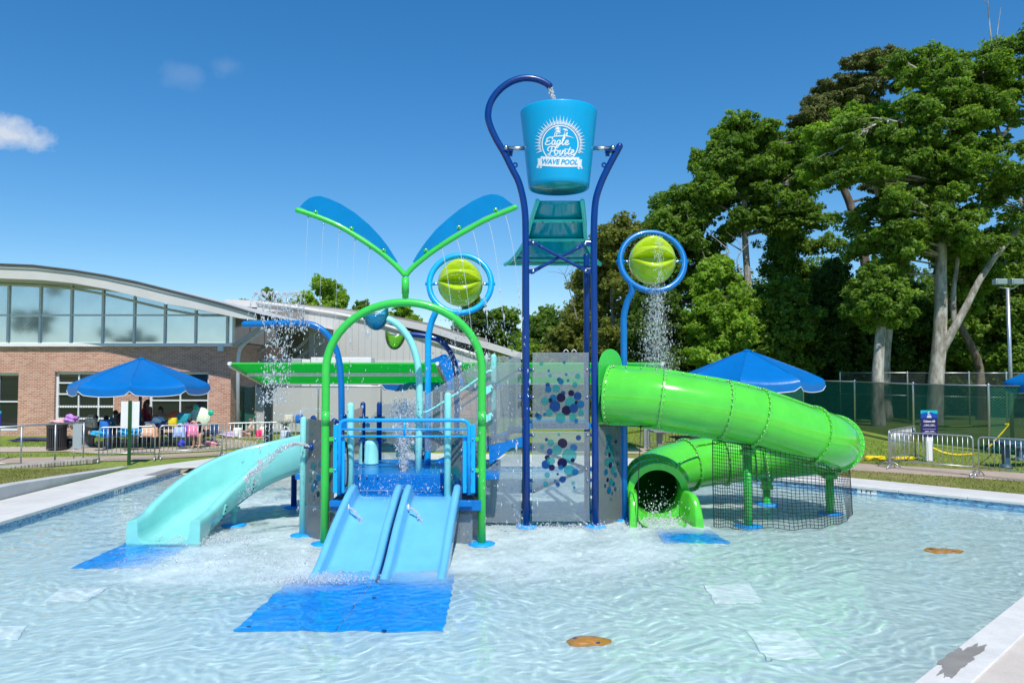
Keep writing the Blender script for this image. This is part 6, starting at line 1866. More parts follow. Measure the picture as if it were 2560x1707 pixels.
LEAN = pose(SIT, belly=(-.05, 0, .66), chest=(-.16, -.10, .82), neck=(-.26, -.16, .93), head0=(-.32, -.19, .96), head1=(-.38, -.24, 1.00), shL=(-.28, -.02, .90), elL=(-.36, -.22, .68), wrL=(-.32, -.34, .50), shR=(-.06, -.18, .92), elR=(-.02, -.34, .68), wrR=(-.12, -.42, .50))
GROUND = dict(pel=(0, 0, .12), belly=(0, .02, .26), chest=(-.03, .02, .46), neck=(-.04, .0, .62), head0=(-.06, -.01, .68), head1=(-.08, -.02, .77),
              hipL=(-.06, -.05, .13), kneeL=(-.36, -.14, .28), ankL=(-.58, -.10, .07), toeL=(-.72, -.10, .05), hipR=(-.05, .07, .12), kneeR=(-.44, .08, .13), ankR=(-.80, .06, .07), toeR=(-.92, .06, .12),
              shL=(-.04, -.16, .56), elL=(-.14, -.20, .34), wrL=(-.32, -.16, .28), shR=(-.02, .17, .56), elR=(-.12, .20, .34), wrR=(-.30, .14, .26))
BONES = [('pel', 'belly'), ('belly', 'chest'), ('chest', 'neck'), ('neck', 'head0'), ('head0', 'head1'), ('pel', 'hipL'), ('hipL', 'kneeL'), ('kneeL', 'ankL'), ('ankL', 'toeL'), ('pel', 'hipR'), ('hipR', 'kneeR'), ('kneeR', 'ankR'), ('ankR', 'toeR'),
         ('chest', 'shL'), ('shL', 'elL'), ('elL', 'wrL'), ('chest', 'shR'), ('shR', 'elR'), ('elR', 'wrR')]
RAD = dict(pel=(.135, .11), belly=(.115, .095), chest=(.14, .105), neck=(.05, .05), head0=(.078, .085), head1=(.085, .095), hip=(.09, .09), knee=(.058, .058), ank=(.038, .038), toe=(.035, .025), sh=(.055, .055), el=(.04, .04), wr=(.028, .026))
def skin(name, J, bones, radius, mat, parent, root='pel', extra=None, grow=1.0):
    names = []
    for a, b in bones:
        for n in (a, b):
            if n not in names: names.append(n)
    V = [J[n] for n in names]; E = [(names.index(a), names.index(b)) for a, b in bones]
    R = [radius(n) for n in names]
    if extra:
        for base, p, r in extra:
            i = names.index(base) if isinstance(base, str) else base
            V.append(p); E.append((i, len(V) - 1)); R.append((r, r))
    me = bpy.data.meshes.new(name); me.from_pydata([tuple(v) for v in V], E, [])
    ob = bpy.data.objects.new(name, me); COL.objects.link(ob)
    sk = ob.modifiers.new('skin', 'SKIN'); sk.use_smooth_shade = True
    if not me.skin_vertices:
        bpy.context.view_layer.update()
    for i, sv in enumerate(me.skin_vertices[0].data):
        sv.radius = (R[i][0] * grow, R[i][1] * grow); sv.use_root = (i == (names.index(root) if root in names else 0))
    sd = ob.modifiers.new('sub', 'SUBSURF'); sd.levels = 1; sd.render_levels = 1
    dg = bpy.context.evaluated_depsgraph_get()
    m2 = bpy.data.meshes.new_from_object(ob.evaluated_get(dg)); m2.name = name
    bpy.data.objects.remove(ob)
    m2.polygons.foreach_set('use_smooth', [True] * len(m2.polygons))
    m2.materials.clear(); m2.materials.append(mat)
    return link(name, m2, parent)
def rr_(n):
    k = n[:-1] if n[-1] in 'LR' and n not in RAD else n
    return RAD[k]
def person(x, y, z, J0, label, rot=0, sc=1.0, skincol=(.42, .24, .16), hair=(.02, .014, .01), top=(.1, .3, .5), bottom=None, long_hair=False, topset='suit', hat=None, sit_on=None, long_skirt=False):
    t = thing('person', label, 'person', (x, y, z))
    R = Matrix.Rotation(rad(rot), 3, 'Z')
    J = {k: Vector((x, y, z)) + (R @ Vector(v)) * sc for k, v in J0.items()}
    ex = []
    for s in 'LR':
        w, e = J['wr' + s], J['el' + s]; d = (w - e).normalized(); sd = d.cross(Vector((0, 0, 1))).normalized() if abs(d.z) < .95 else Vector((1, 0, 0)); sd2 = sd * (1 if s == 'L' else -1)
        for q, L in ((-.03, .15), (-.01, .17), (.01, .165), (.03, .14)): ex.append(('wr' + s, w + (d * L + sd * q) * sc, .011 * sc))
        ex.append(('wr' + s, w + (d * .08 - sd2 * .06) * sc, .012 * sc))
    sk = cmat(skincol, .55)
    rad_ = lambda n: tuple(r * sc for r in rr_(n))
    skin('body', J, BONES, rad_, sk, t, extra=ex)
    up = (J['head1'] - J['head0']).normalized(); fw = (R @ Vector((0, -1, 0)))
    if J0 is LEAN: fw = (R @ Vector((-.5, -.7, -.5))).normalized()
    fw = (fw - up * fw.dot(up)).normalized(); rt = up.cross(fw)
    h = J['head1'] - up * .03 * sc
    Rh = Matrix((rt, -fw, up)).transposed()
    hm = MB()
    def hf(u, v):
        a = u * 6.2832; e = v * math.pi
        p = Vector((math.sin(e) * math.cos(a) * .100, math.sin(e) * math.sin(a) * .115, math.cos(e) * .118))
        f = -p.y
        if f > .02 and p.z < .055: p *= .78                     # leave the face free
        if p.z < -.03 and not long_hair: p *= .8
        return h + (Rh @ (p + Vector((0, .012, .018)))) * sc
    hm.grid(hf, 20, 12, True, True)
    if long_hair:
        hm.tube([h + (Rh @ Vector((0, .07, .03))) * sc, h + (Rh @ Vector((0, .11, -.12))) * sc, h + (Rh @ Vector((0, .12, -.30))) * sc], [.085 * sc, .09 * sc, .05 * sc], 10)
    hm.build('hair', cmat(hair, .6), t)
    fm = MB()
    for s in (-1, 1): fm.sph(h + (Rh @ Vector((s * .034, -.092, .0))) * sc, .011 * sc, 6, 5)
    fm.build('eyes', cmat((.02, .015, .012), .3), t)
    MB().sph(h + (Rh @ Vector((0, -.10, -.022))) * sc, .016 * sc, 6, 5, (1, 1.2, 1.3)).build('nose', sk, t)
    MB().sph(h + (Rh @ Vector((0, -.092, -.055))) * sc, .02 * sc, 6, 5, (1.2, .5, .35)).build('mouth', cmat((.30, .10, .09), .5), t)
    if hat: MB().sph(h + up * .05 * sc, .125 * sc, 14, 8, (1, 1.1, .85)).build('swim_cap', cmat(hat, .5), t)
    torso = [('pel', 'belly'), ('belly', 'chest'), ('pel', 'hipL'), ('pel', 'hipR')]
    if topset in ('shirt', 'dress', 'hoodie'): torso += [('chest', 'shL'), ('chest', 'shR'), ('shL', 'elL'), ('shR', 'elR')]
    if topset == 'hoodie': torso += [('elL', 'wrL'), ('elR', 'wrR')]
    g = lambda n: tuple(r * sc * 1.1 + .004 for r in rr_(n))
    if topset == 'shirt':
        J2 = dict(J); J2['elL'] = J['shL'].lerp(J['elL'], .5); J2['elR'] = J['shR'].lerp(J['elR'], .5)
        gg = lambda n: tuple(r * sc * 1.12 + .01 for r in (rr_(n) if n[:2] != 'el' else (.055, .055)))
        skin('shirt', J2, torso, gg, cmat(top), t)
    else: skin({'suit': 'swimsuit', 'dress': 'tunic', 'hoodie': 'cover_up'}[topset], J, torso, g, cmat(top), t)
    if bottom:
        lg = [('pel', 'hipL'), ('hipL', 'kneeL'), ('pel', 'hipR'), ('hipR', 'kneeR')]
        J3 = dict(J)
        for s in 'LR': J3['knee' + s] = J['hip' + s].lerp(J['knee' + s], .6)
        skin('shorts', J3, lg, lambda n: tuple(r * sc * 1.16 + .01 for r in ((.085, .085) if n[:4] == 'knee' else rr_(n))), cmat(bottom), t)
    if long_skirt:
        p = J['pel']; MB().lathe([(.14 * sc, .22 * sc), (.19 * sc, -.05 * sc), (.23 * sc, -.5 * sc), (.22 * sc, -.5 * sc)], p, 16).build('skirt', cmat(top), t)
    return t
def at(px, Y): return Xp(px, Y), Y
x, y = at(403, 30.2); person(x, y, 0, HIPS, 'child in a bright blue swimsuit standing with hands on hips by the dark window', 0, .88, (.34, .18, .12), top=(.01, .20, .62), long_hair=True)
x, y = at(370, 30.4); person(x, y, 0, STAND, 'person in a long dark red tunic standing behind the umbrella pole', 70, 1.04, (.20, .11, .08), top=(.30, .01, .025), topset='dress', long_hair=True, long_skirt=True)
x, y = at(509, 28.75); person(x, y, 0, LEAN, 'person in a black shirt bent over on the bench by the green float', -8, 1.0, (.50, .30, .20), top=(.012, .012, .015), topset='shirt', bottom=(.02, .02, .03))
x, y = at(303, 28.6); person(x, y, 0, SIT, 'person in a dark teal cover-up seated with back turned, left of white sign', 165, 1.02, (.22, .13, .10), top=(.005, .12, .16), topset='hoodie', long_hair=True)
x, y = at(291, 29.6); person(x, y, 0, SIT, 'person in turquoise seated beyond the teal one, facing the camera', 10, 1.05, (.30, .18, .13), top=(.01, .30, .36), topset='shirt', bottom=(.02, .02, .03))
x, y = at(268, 28.9); person(x, y, 0, SIT, 'child with black hair and turquoise straps seated at the left table', 200, .92, (.25, .14, .10), top=(.01, .35, .42), long_hair=True)
x, y = at(242, 29.3); person(x, y, 0, SIT, 'child in dark clothes seated behind the cream flowered bag', 30, .92, (.28, .17, .12), top=(.03, .03, .035), topset='shirt', bottom=(.03, .04, .06))
x, y = at(470, 29.9); person(x, y, 0, SIT, 'child in a magenta swim cap seated behind the teal backpack', 60, .96, (.26, .14, .10), top=(.28, .02, .14), hat=(.75, .02, .32))
x, y = at(352, 29.9); person(x, y, 0, SIT, 'child in turquoise half hidden between the white sign and the umbrella pole', 150, .95, (.22, .12, .09), top=(.01, .30, .36), long_hair=True)
x, y = at(632, 33.0); person(x, y, .01, GROUND, 'girl in a green and black swimsuit sitting on the grass by the chain link fence', 0, .92, (.62, .38, .26), hair=(.20, .11, .06), top=(.05, .09, .06), long_hair=False)
# ================================================================ fences
def linkmat(name, wire, fill, a_fill, pitch=.075, wirew=.13):
    m, nt, b = newmat(name); nt.nodes.remove(b); out = nt.nodes['Material Output']
    uv = nt.nodes.new('ShaderNodeUVMap'); sx = nt.nodes.new('ShaderNodeSeparateXYZ'); nt.links.new(uv.outputs[0], sx.inputs[0])
    def lat(op):
        a = N(nt, 'ShaderNodeMath', operation=op); nt.links.new(sx.outputs[0], a.inputs[0]); nt.links.new(sx.outputs[1], a.inputs[1])
        d = N(nt, 'ShaderNodeMath', operation='DIVIDE'); nt.links.new(a.outputs[0], d.inputs[0]); d.inputs[1].default_value = pitch
        f = N(nt, 'ShaderNodeMath', operation='FRACT'); nt.links.new(d.outputs[0], f.inputs[0])
        l = N(nt, 'ShaderNodeMath', operation='LESS_THAN'); nt.links.new(f.outputs[0], l.inputs[0]); l.inputs[1].default_value = wirew
        return l
    p, q = lat('ADD'), lat('SUBTRACT')
    mxx = N(nt, 'ShaderNodeMath', operation='MAXIMUM'); nt.links.new(p.outputs[0], mxx.inputs[0]); nt.links.new(q.outputs[0], mxx.inputs[1])
    tr = nt.nodes.new('ShaderNodeBsdfTransparent')
    df = nt.nodes.new('ShaderNodeBsdfDiffuse'); df.inputs[0].default_value = (*fill, 1)
    wd_ = nt.nodes.new('ShaderNodeBsdfDiffuse'); wd_.inputs[0].default_value = (*wire, 1)
    m1 = nt.nodes.new('ShaderNodeMixShader'); m1.inputs[0].default_value = a_fill
    nt.links.new(tr.outputs[0], m1.inputs[1]); nt.links.new(df.outputs[0], m1.inputs[2])
    m2 = nt.nodes.new('ShaderNodeMixShader'); nt.links.new(mxx.outputs[0], m2.inputs[0]); nt.links.new(m1.outputs[0], m2.inputs[1]); nt.links.new(wd_.outputs[0], m2.inputs[2])
    nt.links.new(m2.outputs[0], out.inputs[0]); return m
M['greenlink'] = linkmat('green_chain_link', (.035, .20, .14), (.008, .05, .036), .66, .11, .2)
M['greylink'] = linkmat('grey_slatted_chain_link', (.52, .53, .52), (.42, .42, .39), .93, .075, .14)
M['plainlink'] = linkmat('bare_chain_link', (.16, .18, .17), (.3, .3, .3), 0.0, .09, .10)
def fence(P, h, label, fabric_, step=3.0, z0=.08, mesh_top=None, group='chain link fences', midrail=False):
    P = [Vector((a, b, 0)) for a, b in P]; t = thing('chain_link_fence', label, 'fence', P[0], group)
    for a, b in zip(P[:-1], P[1:]):
        d = b - a; L = d.length; d.normalize()
        uvbox('mesh_panel', [[a + Vector((0, 0, z0)), b + Vector((0, 0, z0)), b + Vector((0, 0, (mesh_top or h) - .02)), a + Vector((0, 0, (mesh_top or h) - .02))]], fabric_, t)
        MB().tube([a + Vector((0, 0, h)), b + Vector((0, 0, h))], .028, 6).build('top_rail', 'galv', t)
        if midrail: MB().tube([a + Vector((0, 0, h * .55)), b + Vector((0, 0, h * .55))], .02, 6).build('mid_rail', 'galv', t)
        n = max(1, round(L / step))
        for k in range(n + 1):
            if k == n and b is not P[-1]: continue
            p = a + d * (L * k / n); MB().tube([p, p + Vector((0, 0, h + .04))], .042, 8, dome='end').build('post', 'galv', t)
def gx(px, Y): return (Xp(px, Y), Y)
fence([(20.5, 23.0), gx(2470, 26.9), gx(2282, 30.2), gx(2136, 36.5), gx(2008, 41), gx(1500, 43)], 2.35, 'tall green screened chain link fence running round the right side behind the barriers', 'greenlink', 4.4)
fence([(34, 38), gx(2515, 38.5), gx(2422, 39.5), gx(2268, 41.5), gx(2100, 45)], 2.75, 'farther chain link fence of the ball field beyond the big tree', 'plainlink', 3.2, midrail=True)
fence([gx(586, 35), gx(640, 35)], 2.15, 'short green screened fence next to the brick corner', 'greenlink', 2)
fence([gx(640, 34.9), gx(1110, 34.9)], 2.15, 'grey slatted chain link fence in front of the metal hall', 'greylink', 3.0)
# ================================================================ trees
def leafmat(name, lo, mid, hi, trans=.48):
    m, nt, b = newmat(name); out = nt.nodes['Material Output']
    at = nt.nodes.new('ShaderNodeAttribute'); at.attribute_name = 'tone'
    r = ramp(nt, at.outputs['Fac'], [(0, lo), (.5, mid), (1, hi)])
    nt.links.new(r.outputs[0], b.inputs['Base Color']); b.inputs['Roughness'].default_value = .5; b.inputs['Specular IOR Level'].default_value = .25
    t = nt.nodes.new('ShaderNodeBsdfTranslucent')
    mm = nt.nodes.new('ShaderNodeMix'); mm.data_type = 'RGBA'; mm.blend_type = 'MULTIPLY'; mm.inputs[0].default_value = 1
    nt.links.new(r.outputs[0], mm.inputs[6]); mm.inputs[7].default_value = (1.6, 1.65, .5, 1)
    nt.links.new(mm.outputs[2], t.inputs[0])
    mx = nt.nodes.new('ShaderNodeMixShader'); mx.inputs[0].default_value = trans
    nt.links.new(b.outputs[0], mx.inputs[1]); nt.links.new(t.outputs[0], mx.inputs[2]); nt.links.new(mx.outputs[0], out.inputs[0])
    return m
LEAF = {'oak': leafmat('oak_leaves', (0.072, 0.137, 0.021), (0.137, 0.240, 0.034), (0.247, 0.377, 0.058)),
        'bright': leafmat('bright_leaves', (0.111, 0.208, 0.021), (0.221, 0.364, 0.039), (0.364, 0.533, 0.078)),
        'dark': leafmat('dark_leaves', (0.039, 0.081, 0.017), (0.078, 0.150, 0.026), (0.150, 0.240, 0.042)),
        'olive': leafmat('olive_leaves', (0.111, 0.137, 0.029), (0.195, 0.227, 0.049), (0.312, 0.338, 0.078)),
        'pine_old': leafmat('pine_needles', (0.111, 0.117, 0.033), (0.195, 0.189, 0.052), (0.299, 0.273, 0.085), .2)}
LEAF['pine'] = leafmat('pine_needles', (.07, .088, .025), (.125, .145, .04), (.20, .22, .06), .2)
def barkmat(name, a, b_, c):
    m, nt, b = newmat(name)
    n = noise(nt, 3.2, 6, .7, stretch=(1, 1, .35)); r = ramp(nt, n.outputs[0], [(.32, a), (.5, b_), (.66, c)])
    nt.links.new(r.outputs[0], b.inputs['Base Color']); b.inputs['Roughness'].default_value = .9
    n2 = noise(nt, 12, 5, .7, stretch=(1, 1, .3)); bump(nt, b, n2.outputs[0], .8, .05); return m
BARK = {'pale': barkmat('pale_mottled_bark', (.12, .10, .075), (.36, .335, .29), (.58, .56, .51)), 'brown': barkmat('brown_bark', (.06, .045, .03), (.13, .10, .075), (.22, .18, .14)), 'grey': barkmat('grey_bark', (.07, .065, .055), (.17, .155, .13), (.30, .28, .25))}
def leaves(clumps, n, size, seed, flat=.45, needle=False):
    rg = np.random.default_rng(seed); n = int(n * 3.1); size = size * .58
    C = np.array([c[0] for c in clumps], float); R = np.array([c[1] for c in clumps], float)
    w = (R.prod(1)) ** (2 / 3); w /= w.sum()
    k = rg.choice(len(C), n, p=w)
    d = rg.normal(size=(n, 3)); d /= np.linalg.norm(d, axis=1, keepdims=True)
    q = rg.uniform(.25, 1, n) ** .45
    # sub-clumping: pull the points of a clump towards random twig tips so that gaps show
    NTP = 34
    tips = rg.normal(size=(len(C), NTP, 3)); tips /= np.linalg.norm(tips, axis=2, keepdims=True); tips *= rg.uniform(.3, 1.25, (len(C), NTP, 1))
    tp = tips[k, rg.integers(0, NTP, n)]
    loc = tp * .9 + (d * q[:, None]) * .30
    p = C[k] + loc * R[k]
    nv = d * .7 + rg.normal(size=(n, 3)) * .7 + np.array([0, 0, .55]) + tp * .4
    nv /= np.linalg.norm(nv, axis=1, keepdims=True)
    a = np.cross(nv, rg.normal(size=(n, 3))); a /= np.linalg.norm(a, axis=1, keepdims=True)
    b = np.cross(nv, a)
    s = size * rg.uniform(.6, 1.35, n)[:, None]
    if needle: L, Wd = s * 1.7, s * .28
    else: L, Wd = s, s * flat * 1.3
    P0 = p - a * L * .5 - b * Wd * .8; P1 = p - a * L * .5 + b * Wd * .8; P2 = p + a * L * .6
    V = np.stack([P0, P1, P2], 1).reshape(-1, 3); F = np.arange(3 * n).reshape(-1, 3)
    tone = np.clip(rg.normal(.5, .2, n) + .10 * rg.normal(size=len(C))[k], 0, 1)
    return V, F, tone
def limb(P, r0, r1, n=7):
    S = spline(P, 5); m = len(S)
    return S, [r0 + (r1 - r0) * (i / (m - 1)) ** .8 for i in range(m)]
def tree(name, label, base, trunk, r0, branches, clumps, nleaf, size, leaf, bark='grey', group=None, seed=1, needle=False, bare=()):
    t = thing(name, label, 'tree', base, group)
    m = MB(); S, R = limb(trunk, r0, r0 * .45); m.tube(S, R, 10)
    o = m.build('trunk', BARK[bark], t)
    rr = random.Random(seed); b = MB()
    for P, ra, rb in branches: S2, R2 = limb(P, ra, rb); b.tube(S2, R2, 7)
    tops = [Vector(p) for p in S[len(S) // 3:]]
    allb = tops + [Vector(q) for P, _, _ in branches for q in spline(P, 3)[2:]]
    for c, r in clumps:                                  # a limb into every clump and twigs through it
        c = Vector(c); q = min(allb, key=lambda v: (v - c).length + max(0, v.z - c.z) * .8)
        mid = q.lerp(c, .5) + Vector((rr.uniform(-.3, .3), rr.uniform(-.3, .3), rr.uniform(-.1, .5))) * (r[0] * .4)
        L = (c - q).length; r1 = min(r0 * .42, .03 + .02 * L)
        S2, R2 = limb([q, mid, c], r1, .02); b.tube(S2, R2, 5, cap=False)
        for k in range(4):
            d = Vector((rr.gauss(0, 1), rr.gauss(0, 1), rr.gauss(.2, .7))).normalized()
            e = c + Vector((d.x * r[0], d.y * r[1], d.z * r[2])) * .9; s = S2[rr.randrange(len(S2) // 2, len(S2))]
            b.tube([s, s.lerp(e, .5) + Vector((0, 0, .1)), e], [.025, .016, .008], 4, cap=False)
    for P in bare:
        S2, R2 = limb(P, .07, .012); b.tube(S2, R2, 5, cap=False)
        for k in range(5):
            s = S2[rr.randrange(len(S2) // 3, len(S2))]; e = s + Vector((rr.gauss(0, .6), rr.gauss(0, .3), rr.uniform(.2, 1.1)))
            b.tube([s, s.lerp(e, .5) + Vector((.05, 0, .05)), e], [.02, .013, .006], 4, cap=False)
    if b.v: b.build('limbs', BARK[bark], t)
    V, F, tone = leaves(clumps, nleaf, size, seed, needle=needle)
    arr('crown', V, F, LEAF[leaf], t, attr=tone)
    return t
def ellcrown(Y, E, seed, r=(.7, 1.35)):      # clumps filling a list of ellipses seen at depth Y: (px, py, half width, half height, count)
    rr = random.Random(seed); out = []
    for px, py, hw, hh, n in E:
        for k in range(n):
            a, u = rr.uniform(0, 6.283), rr.uniform(0, 1) ** .5
            v = W(px + hw * u * math.cos(a), py + hh * u * math.sin(a), Y); R = rr.uniform(*r)
            out.append(((v.x, v.y + rr.uniform(-2, 2), v.z - R * .3), (R * rr.uniform(.8, 1.3), R, R * rr.uniform(.5, .9))))
    return out
def blobcrown(px, Y, top, half, bottom, n, seed, r=(1.5, 2.4), dens=1.0, shape=.9):     # clumps filling a rough silhouette
    rr = random.Random(seed); out = []; n = int(n * 1.6); r = (r[0] * .7, r[1] * .78)
    xc, zt, zb, hw = Xp(px, Y), Zp(top, Y), Zp(bottom, Y), half / FPX * Y
    for k in range(n):
        q = rr.random(); z = zb + (zt - zb) * q
        w = hw * (math.sin(math.pi * min(1, .12 + q * .9)) ** .6) * shape
        a = rr.uniform(0, 6.28); u = rr.uniform(.25, 1) ** .5
        R = rr.uniform(*r) * (1 - .3 * q)
        out.append(((xc + w * u * math.cos(a), Y + min(w, 3.5) * u * math.sin(a), z - R * .5), (R * rr.uniform(.7, 1.2), R, R * rr.uniform(.6, 1.0))))
    return out
def simple(px, Y, top, half, bottom, label, leaf, n, nl, size, seed, name='broadleaf_tree', group='trees along the edge of the wood', bark='grey', r=(1.3, 2.2), tr=.28, lean=0.0, bare=(), E=None, er=(.7, 1.35)):
    x = Xp(px, Y); base = Vector((x, Y, 0)); zt = Zp(top, Y)
    cl = ellcrown(Y, E, seed, er) if E else blobcrown(px, Y, top, half, bottom, n, seed, r)
    trk = [(x, Y, -.1), (x + .2, Y, zt * .3), (x + lean * .5 - .1, Y, zt * .6), (x + lean, Y, zt * .9)]
    return tree(name, label, base, trk, tr, [], cl, nl, size, leaf, bark, group, seed, bare=bare)
# --- small trees behind the halls
simple(612, 62, 752, 38, 800, 'small dark tree top peeping over the brick hall roof, left of the water jets', 'oak', 10, 3500, .34, 11, r=(.7, 1.3))
simple(668, 64, 722, 30, 800, 'small thin tree top right behind the water jets', 'oak', 9, 3000, .34, 12, r=(.7, 1.2))
simple(802, 60, 694, 68, 800, 'round bright green tree behind the metal hall roof at left', 'bright', 26, 11000, .34, 13, r=(.9, 1.6))
simple(905, 66, 752, 26, 800, 'small sparse tree behind the arch top', 'oak', 7, 1800, .34, 14, r=(.7, 1.1))
simple(1010, 66, 755, 40, 830, 'sparse feathery tree top framed by the green arch', 'bright', 9, 2600, .32, 15, r=(.8, 1.2))
simple(1190, 62, 745, 55, 900, 'dark tree behind the left ball bucket ring', 'dark', 22, 9000, .36, 16, r=(1.0, 1.7))
simple(1262, 66, 765, 62, 930, 'mid green tree left of the tower, behind the hall roof end', 'oak', 26, 11000, .36, 17, r=(1.1, 1.9))
simple(1365, 70, 770, 72, 940, 'round green tree seen between the tower legs', 'oak', 30, 13000, .36, 18, r=(1.1, 2.0))
simple(1300, 58, 838, 70, 950, 'low yellow-green bushes between the tower legs', 'bright', 20, 8000, .32, 19, 'bushes', r=(.9, 1.4), tr=.12)
simple(1410, 56, 815, 60, 950, 'low olive bush beside the right tower leg', 'olive', 18, 7500, .32, 20, 'bushes', r=(.9, 1.4), tr=.12)
# --- wood on the right, front rank from left to right
TR = 'trees along the edge of the wood'
simple(1535, 55, 545, 78, 940, 'olive tree with bare twigs just right of the tower', 'olive', 0, 20000, .33, 21, er=(.7, 1.3), E=[(1540, 575, 50, 35, 10), (1520, 660, 60, 60, 14), (1590, 700, 60, 80, 14), (1540, 800, 90, 80, 20), (1600, 620, 40, 50, 7)], bare=[[(Xp(1440, 55), 54, Zp(800, 55)), (Xp(1425, 55), 54, Zp(740, 55)), (Xp(1410, 55), 54, Zp(690, 55))]])
simple(1475, 57, 640, 55, 930, 'olive green tree behind the right tower leg', 'olive', 30, 12000, .33, 34, r=(1.1, 1.8))
xx = Xp(1700, 54)
simple(1700, 54, 475, 85, 930, 'tall tree with pale bare branches behind the right ball bucket', 'oak', 0, 20000, .33, 22, bark='pale', er=(.6, 1.25), E=[(1700, 500, 42, 32, 8), (1665, 560, 50, 45, 11), (1745, 560, 60, 55, 13), (1690, 650, 90, 60, 17), (1770, 690, 70, 60, 12), (1640, 720, 60, 70, 10)],
       bare=[[(Xp(1760, 54), 52, Zp(690, 54)), (Xp(1725, 54), 52, Zp(600, 54)), (Xp(1690, 54), 52, Zp(520, 54))], [(Xp(1780, 54), 51.5, Zp(650, 54)), (Xp(1800, 54), 51.5, Zp(640, 54)), (Xp(1740, 54), 51.5, Zp(590, 54))], [(Xp(1830, 54), 51.5, Zp(700, 54)), (Xp(1820, 54), 51.5, Zp(660, 54)), (Xp(1850, 54), 51.5, Zp(620, 54))]])
simple(1870, 53, 300, 118, 800, 'tall spreading tree with a wide rounded top left of the pine', 'oak', 0, 30000, .33, 23, bark='pale', tr=.36, er=(.6, 1.2), E=[(1790, 385, 38, 55, 12), (1850, 335, 60, 38, 15), (1930, 345, 55, 38, 14), (1985, 395, 35, 50, 9), (1830, 450, 80, 50, 16), (1935, 455, 85, 55, 18), (1870, 560, 110, 55, 16), (1985, 520, 50, 60, 9), (1780, 500, 40, 40, 6)])
simple(1990, 56, 560, 75, 860, 'feathery tree right of the tall spreading one', 'oak', 0, 13000, .32, 24, er=(.7, 1.3), E=[(1990, 640, 70, 70, 18), (2040, 720, 70, 60, 14), (1950, 760, 70, 60, 12)])
simple(1640, 50, 720, 90, 960, 'dark leafy tree low behind the right ball bucket', 'dark', 40, 17000, .34, 25, r=(1.2, 2.0))
simple(1800, 49, 640, 105, 960, 'bright green leafy tree behind the right blue umbrella', 'bright', 50, 23000, .32, 26, r=(1.1, 1.9))
simple(1960, 49, 690, 90, 960, 'mid green leafy tree right of the blue umbrella', 'oak', 40, 18000, .32, 27, r=(1.1, 1.9))
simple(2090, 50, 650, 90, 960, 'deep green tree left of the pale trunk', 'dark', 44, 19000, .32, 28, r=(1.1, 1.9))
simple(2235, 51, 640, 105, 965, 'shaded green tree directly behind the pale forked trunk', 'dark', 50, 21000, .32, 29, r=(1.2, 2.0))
simple(2400, 50, 660, 95, 965, 'green tree between the pale trunk and the floodlight', 'oak', 46, 21000, .32, 30, r=(1.1, 1.9))
simple(2520, 48, 560, 90, 965, 'green tree behind the floodlight mast', 'oak', 46, 21000, .32, 31, r=(1.1, 1.9))
simple(2650, 50, 300, 140, 960, 'tall tree at the right edge of the picture', 'oak', 50, 20000, .34, 32, r=(1.3, 2.2))
# pine
YPn = 58
pb = Vector((Xp(2175, YPn), YPn, 0))
def q_(px, py, Y=YPn, dy=0): v = W(px, py, Y); return (v.x, v.y + dy, v.z)
pcl = [((lambda v: (v.x, v.y + random.uniform(-1, 1), v.z))(W(a, b, YPn)), (r * 1.0, r, r * .5)) for a, b, r in
       ((2040, 290, 1.5), (2010, 300, 1.1), (2060, 250, 1.4), (2090, 215, 1.4), (2130, 200, 1.3), (2150, 160, 1.3), (2180, 145, 1.2), (2215, 150, 1.2), (2240, 140, 1.1), (2255, 160, .9), (2200, 185, 1.2), (2160, 225, 1.2), (2100, 260, 1.3), (2060, 330, 1.3), (2040, 350, 1.0), (2110, 310, 1.2), (2250, 215, 1.0), (2290, 210, 1.0), (2200, 470, 1.2), (2230, 475, 1.0), (2175, 250, 1.2), (2140, 275, 1.2))]
tree('pine_tree', 'tall leaning pine with a flat dark olive top rising above the wood', pb, [q_(2180, 960), q_(2168, 700), q_(2150, 600), q_(2125, 510), q_(2105, 455), q_(2110, 380), q_(2140, 300), q_(2170, 230)], .42,
     [([q_(2130, 505), q_(2160, 498), q_(2190, 505), q_(2225, 480)], .12, .05), ([q_(2115, 380), q_(2080, 320), q_(2040, 300)], .16, .05), ([q_(2140, 300), q_(2190, 220), q_(2230, 160)], .14, .04)], pcl, 26000, .34, 'pine', 'brown', TR, 41, True)
# big pale forked tree in front
YK = 40.5
def k_(px, py, dy=0): v = W(px, py, YK); return (v.x, v.y + dy, v.z)
kcl = []
rr = random.Random(5)
for (a, b, hw, hh, n) in ((2200, 345, 90, 55, 10), (2120, 400, 55, 50, 6), (2330, 150, 50, 50, 6), (2420, 160, 80, 60, 8), (2350, 230, 40, 40, 3), (2340, 300, 120, 80, 14), (2480, 300, 90, 110, 12), (2280, 430, 100, 70, 11), (2430, 460, 110, 80, 12), (2250, 560, 100, 60, 9), (2540, 160, 50, 90, 7), (2330, 560, 80, 60, 7), (2200, 640, 80, 50, 6), (2450, 600, 90, 60, 7), (2550, 470, 60, 100, 7)):
    for i in range(int(n * 1.7)):
        v = W(a + rr.uniform(-hw, hw), b + rr.uniform(-hh, hh), YK); R = rr.uniform(.5, 1.05)
        kcl.append(((v.x, v.y + rr.uniform(-2.2, 2.2), v.z), (R * 1.15, R, R * .65)))
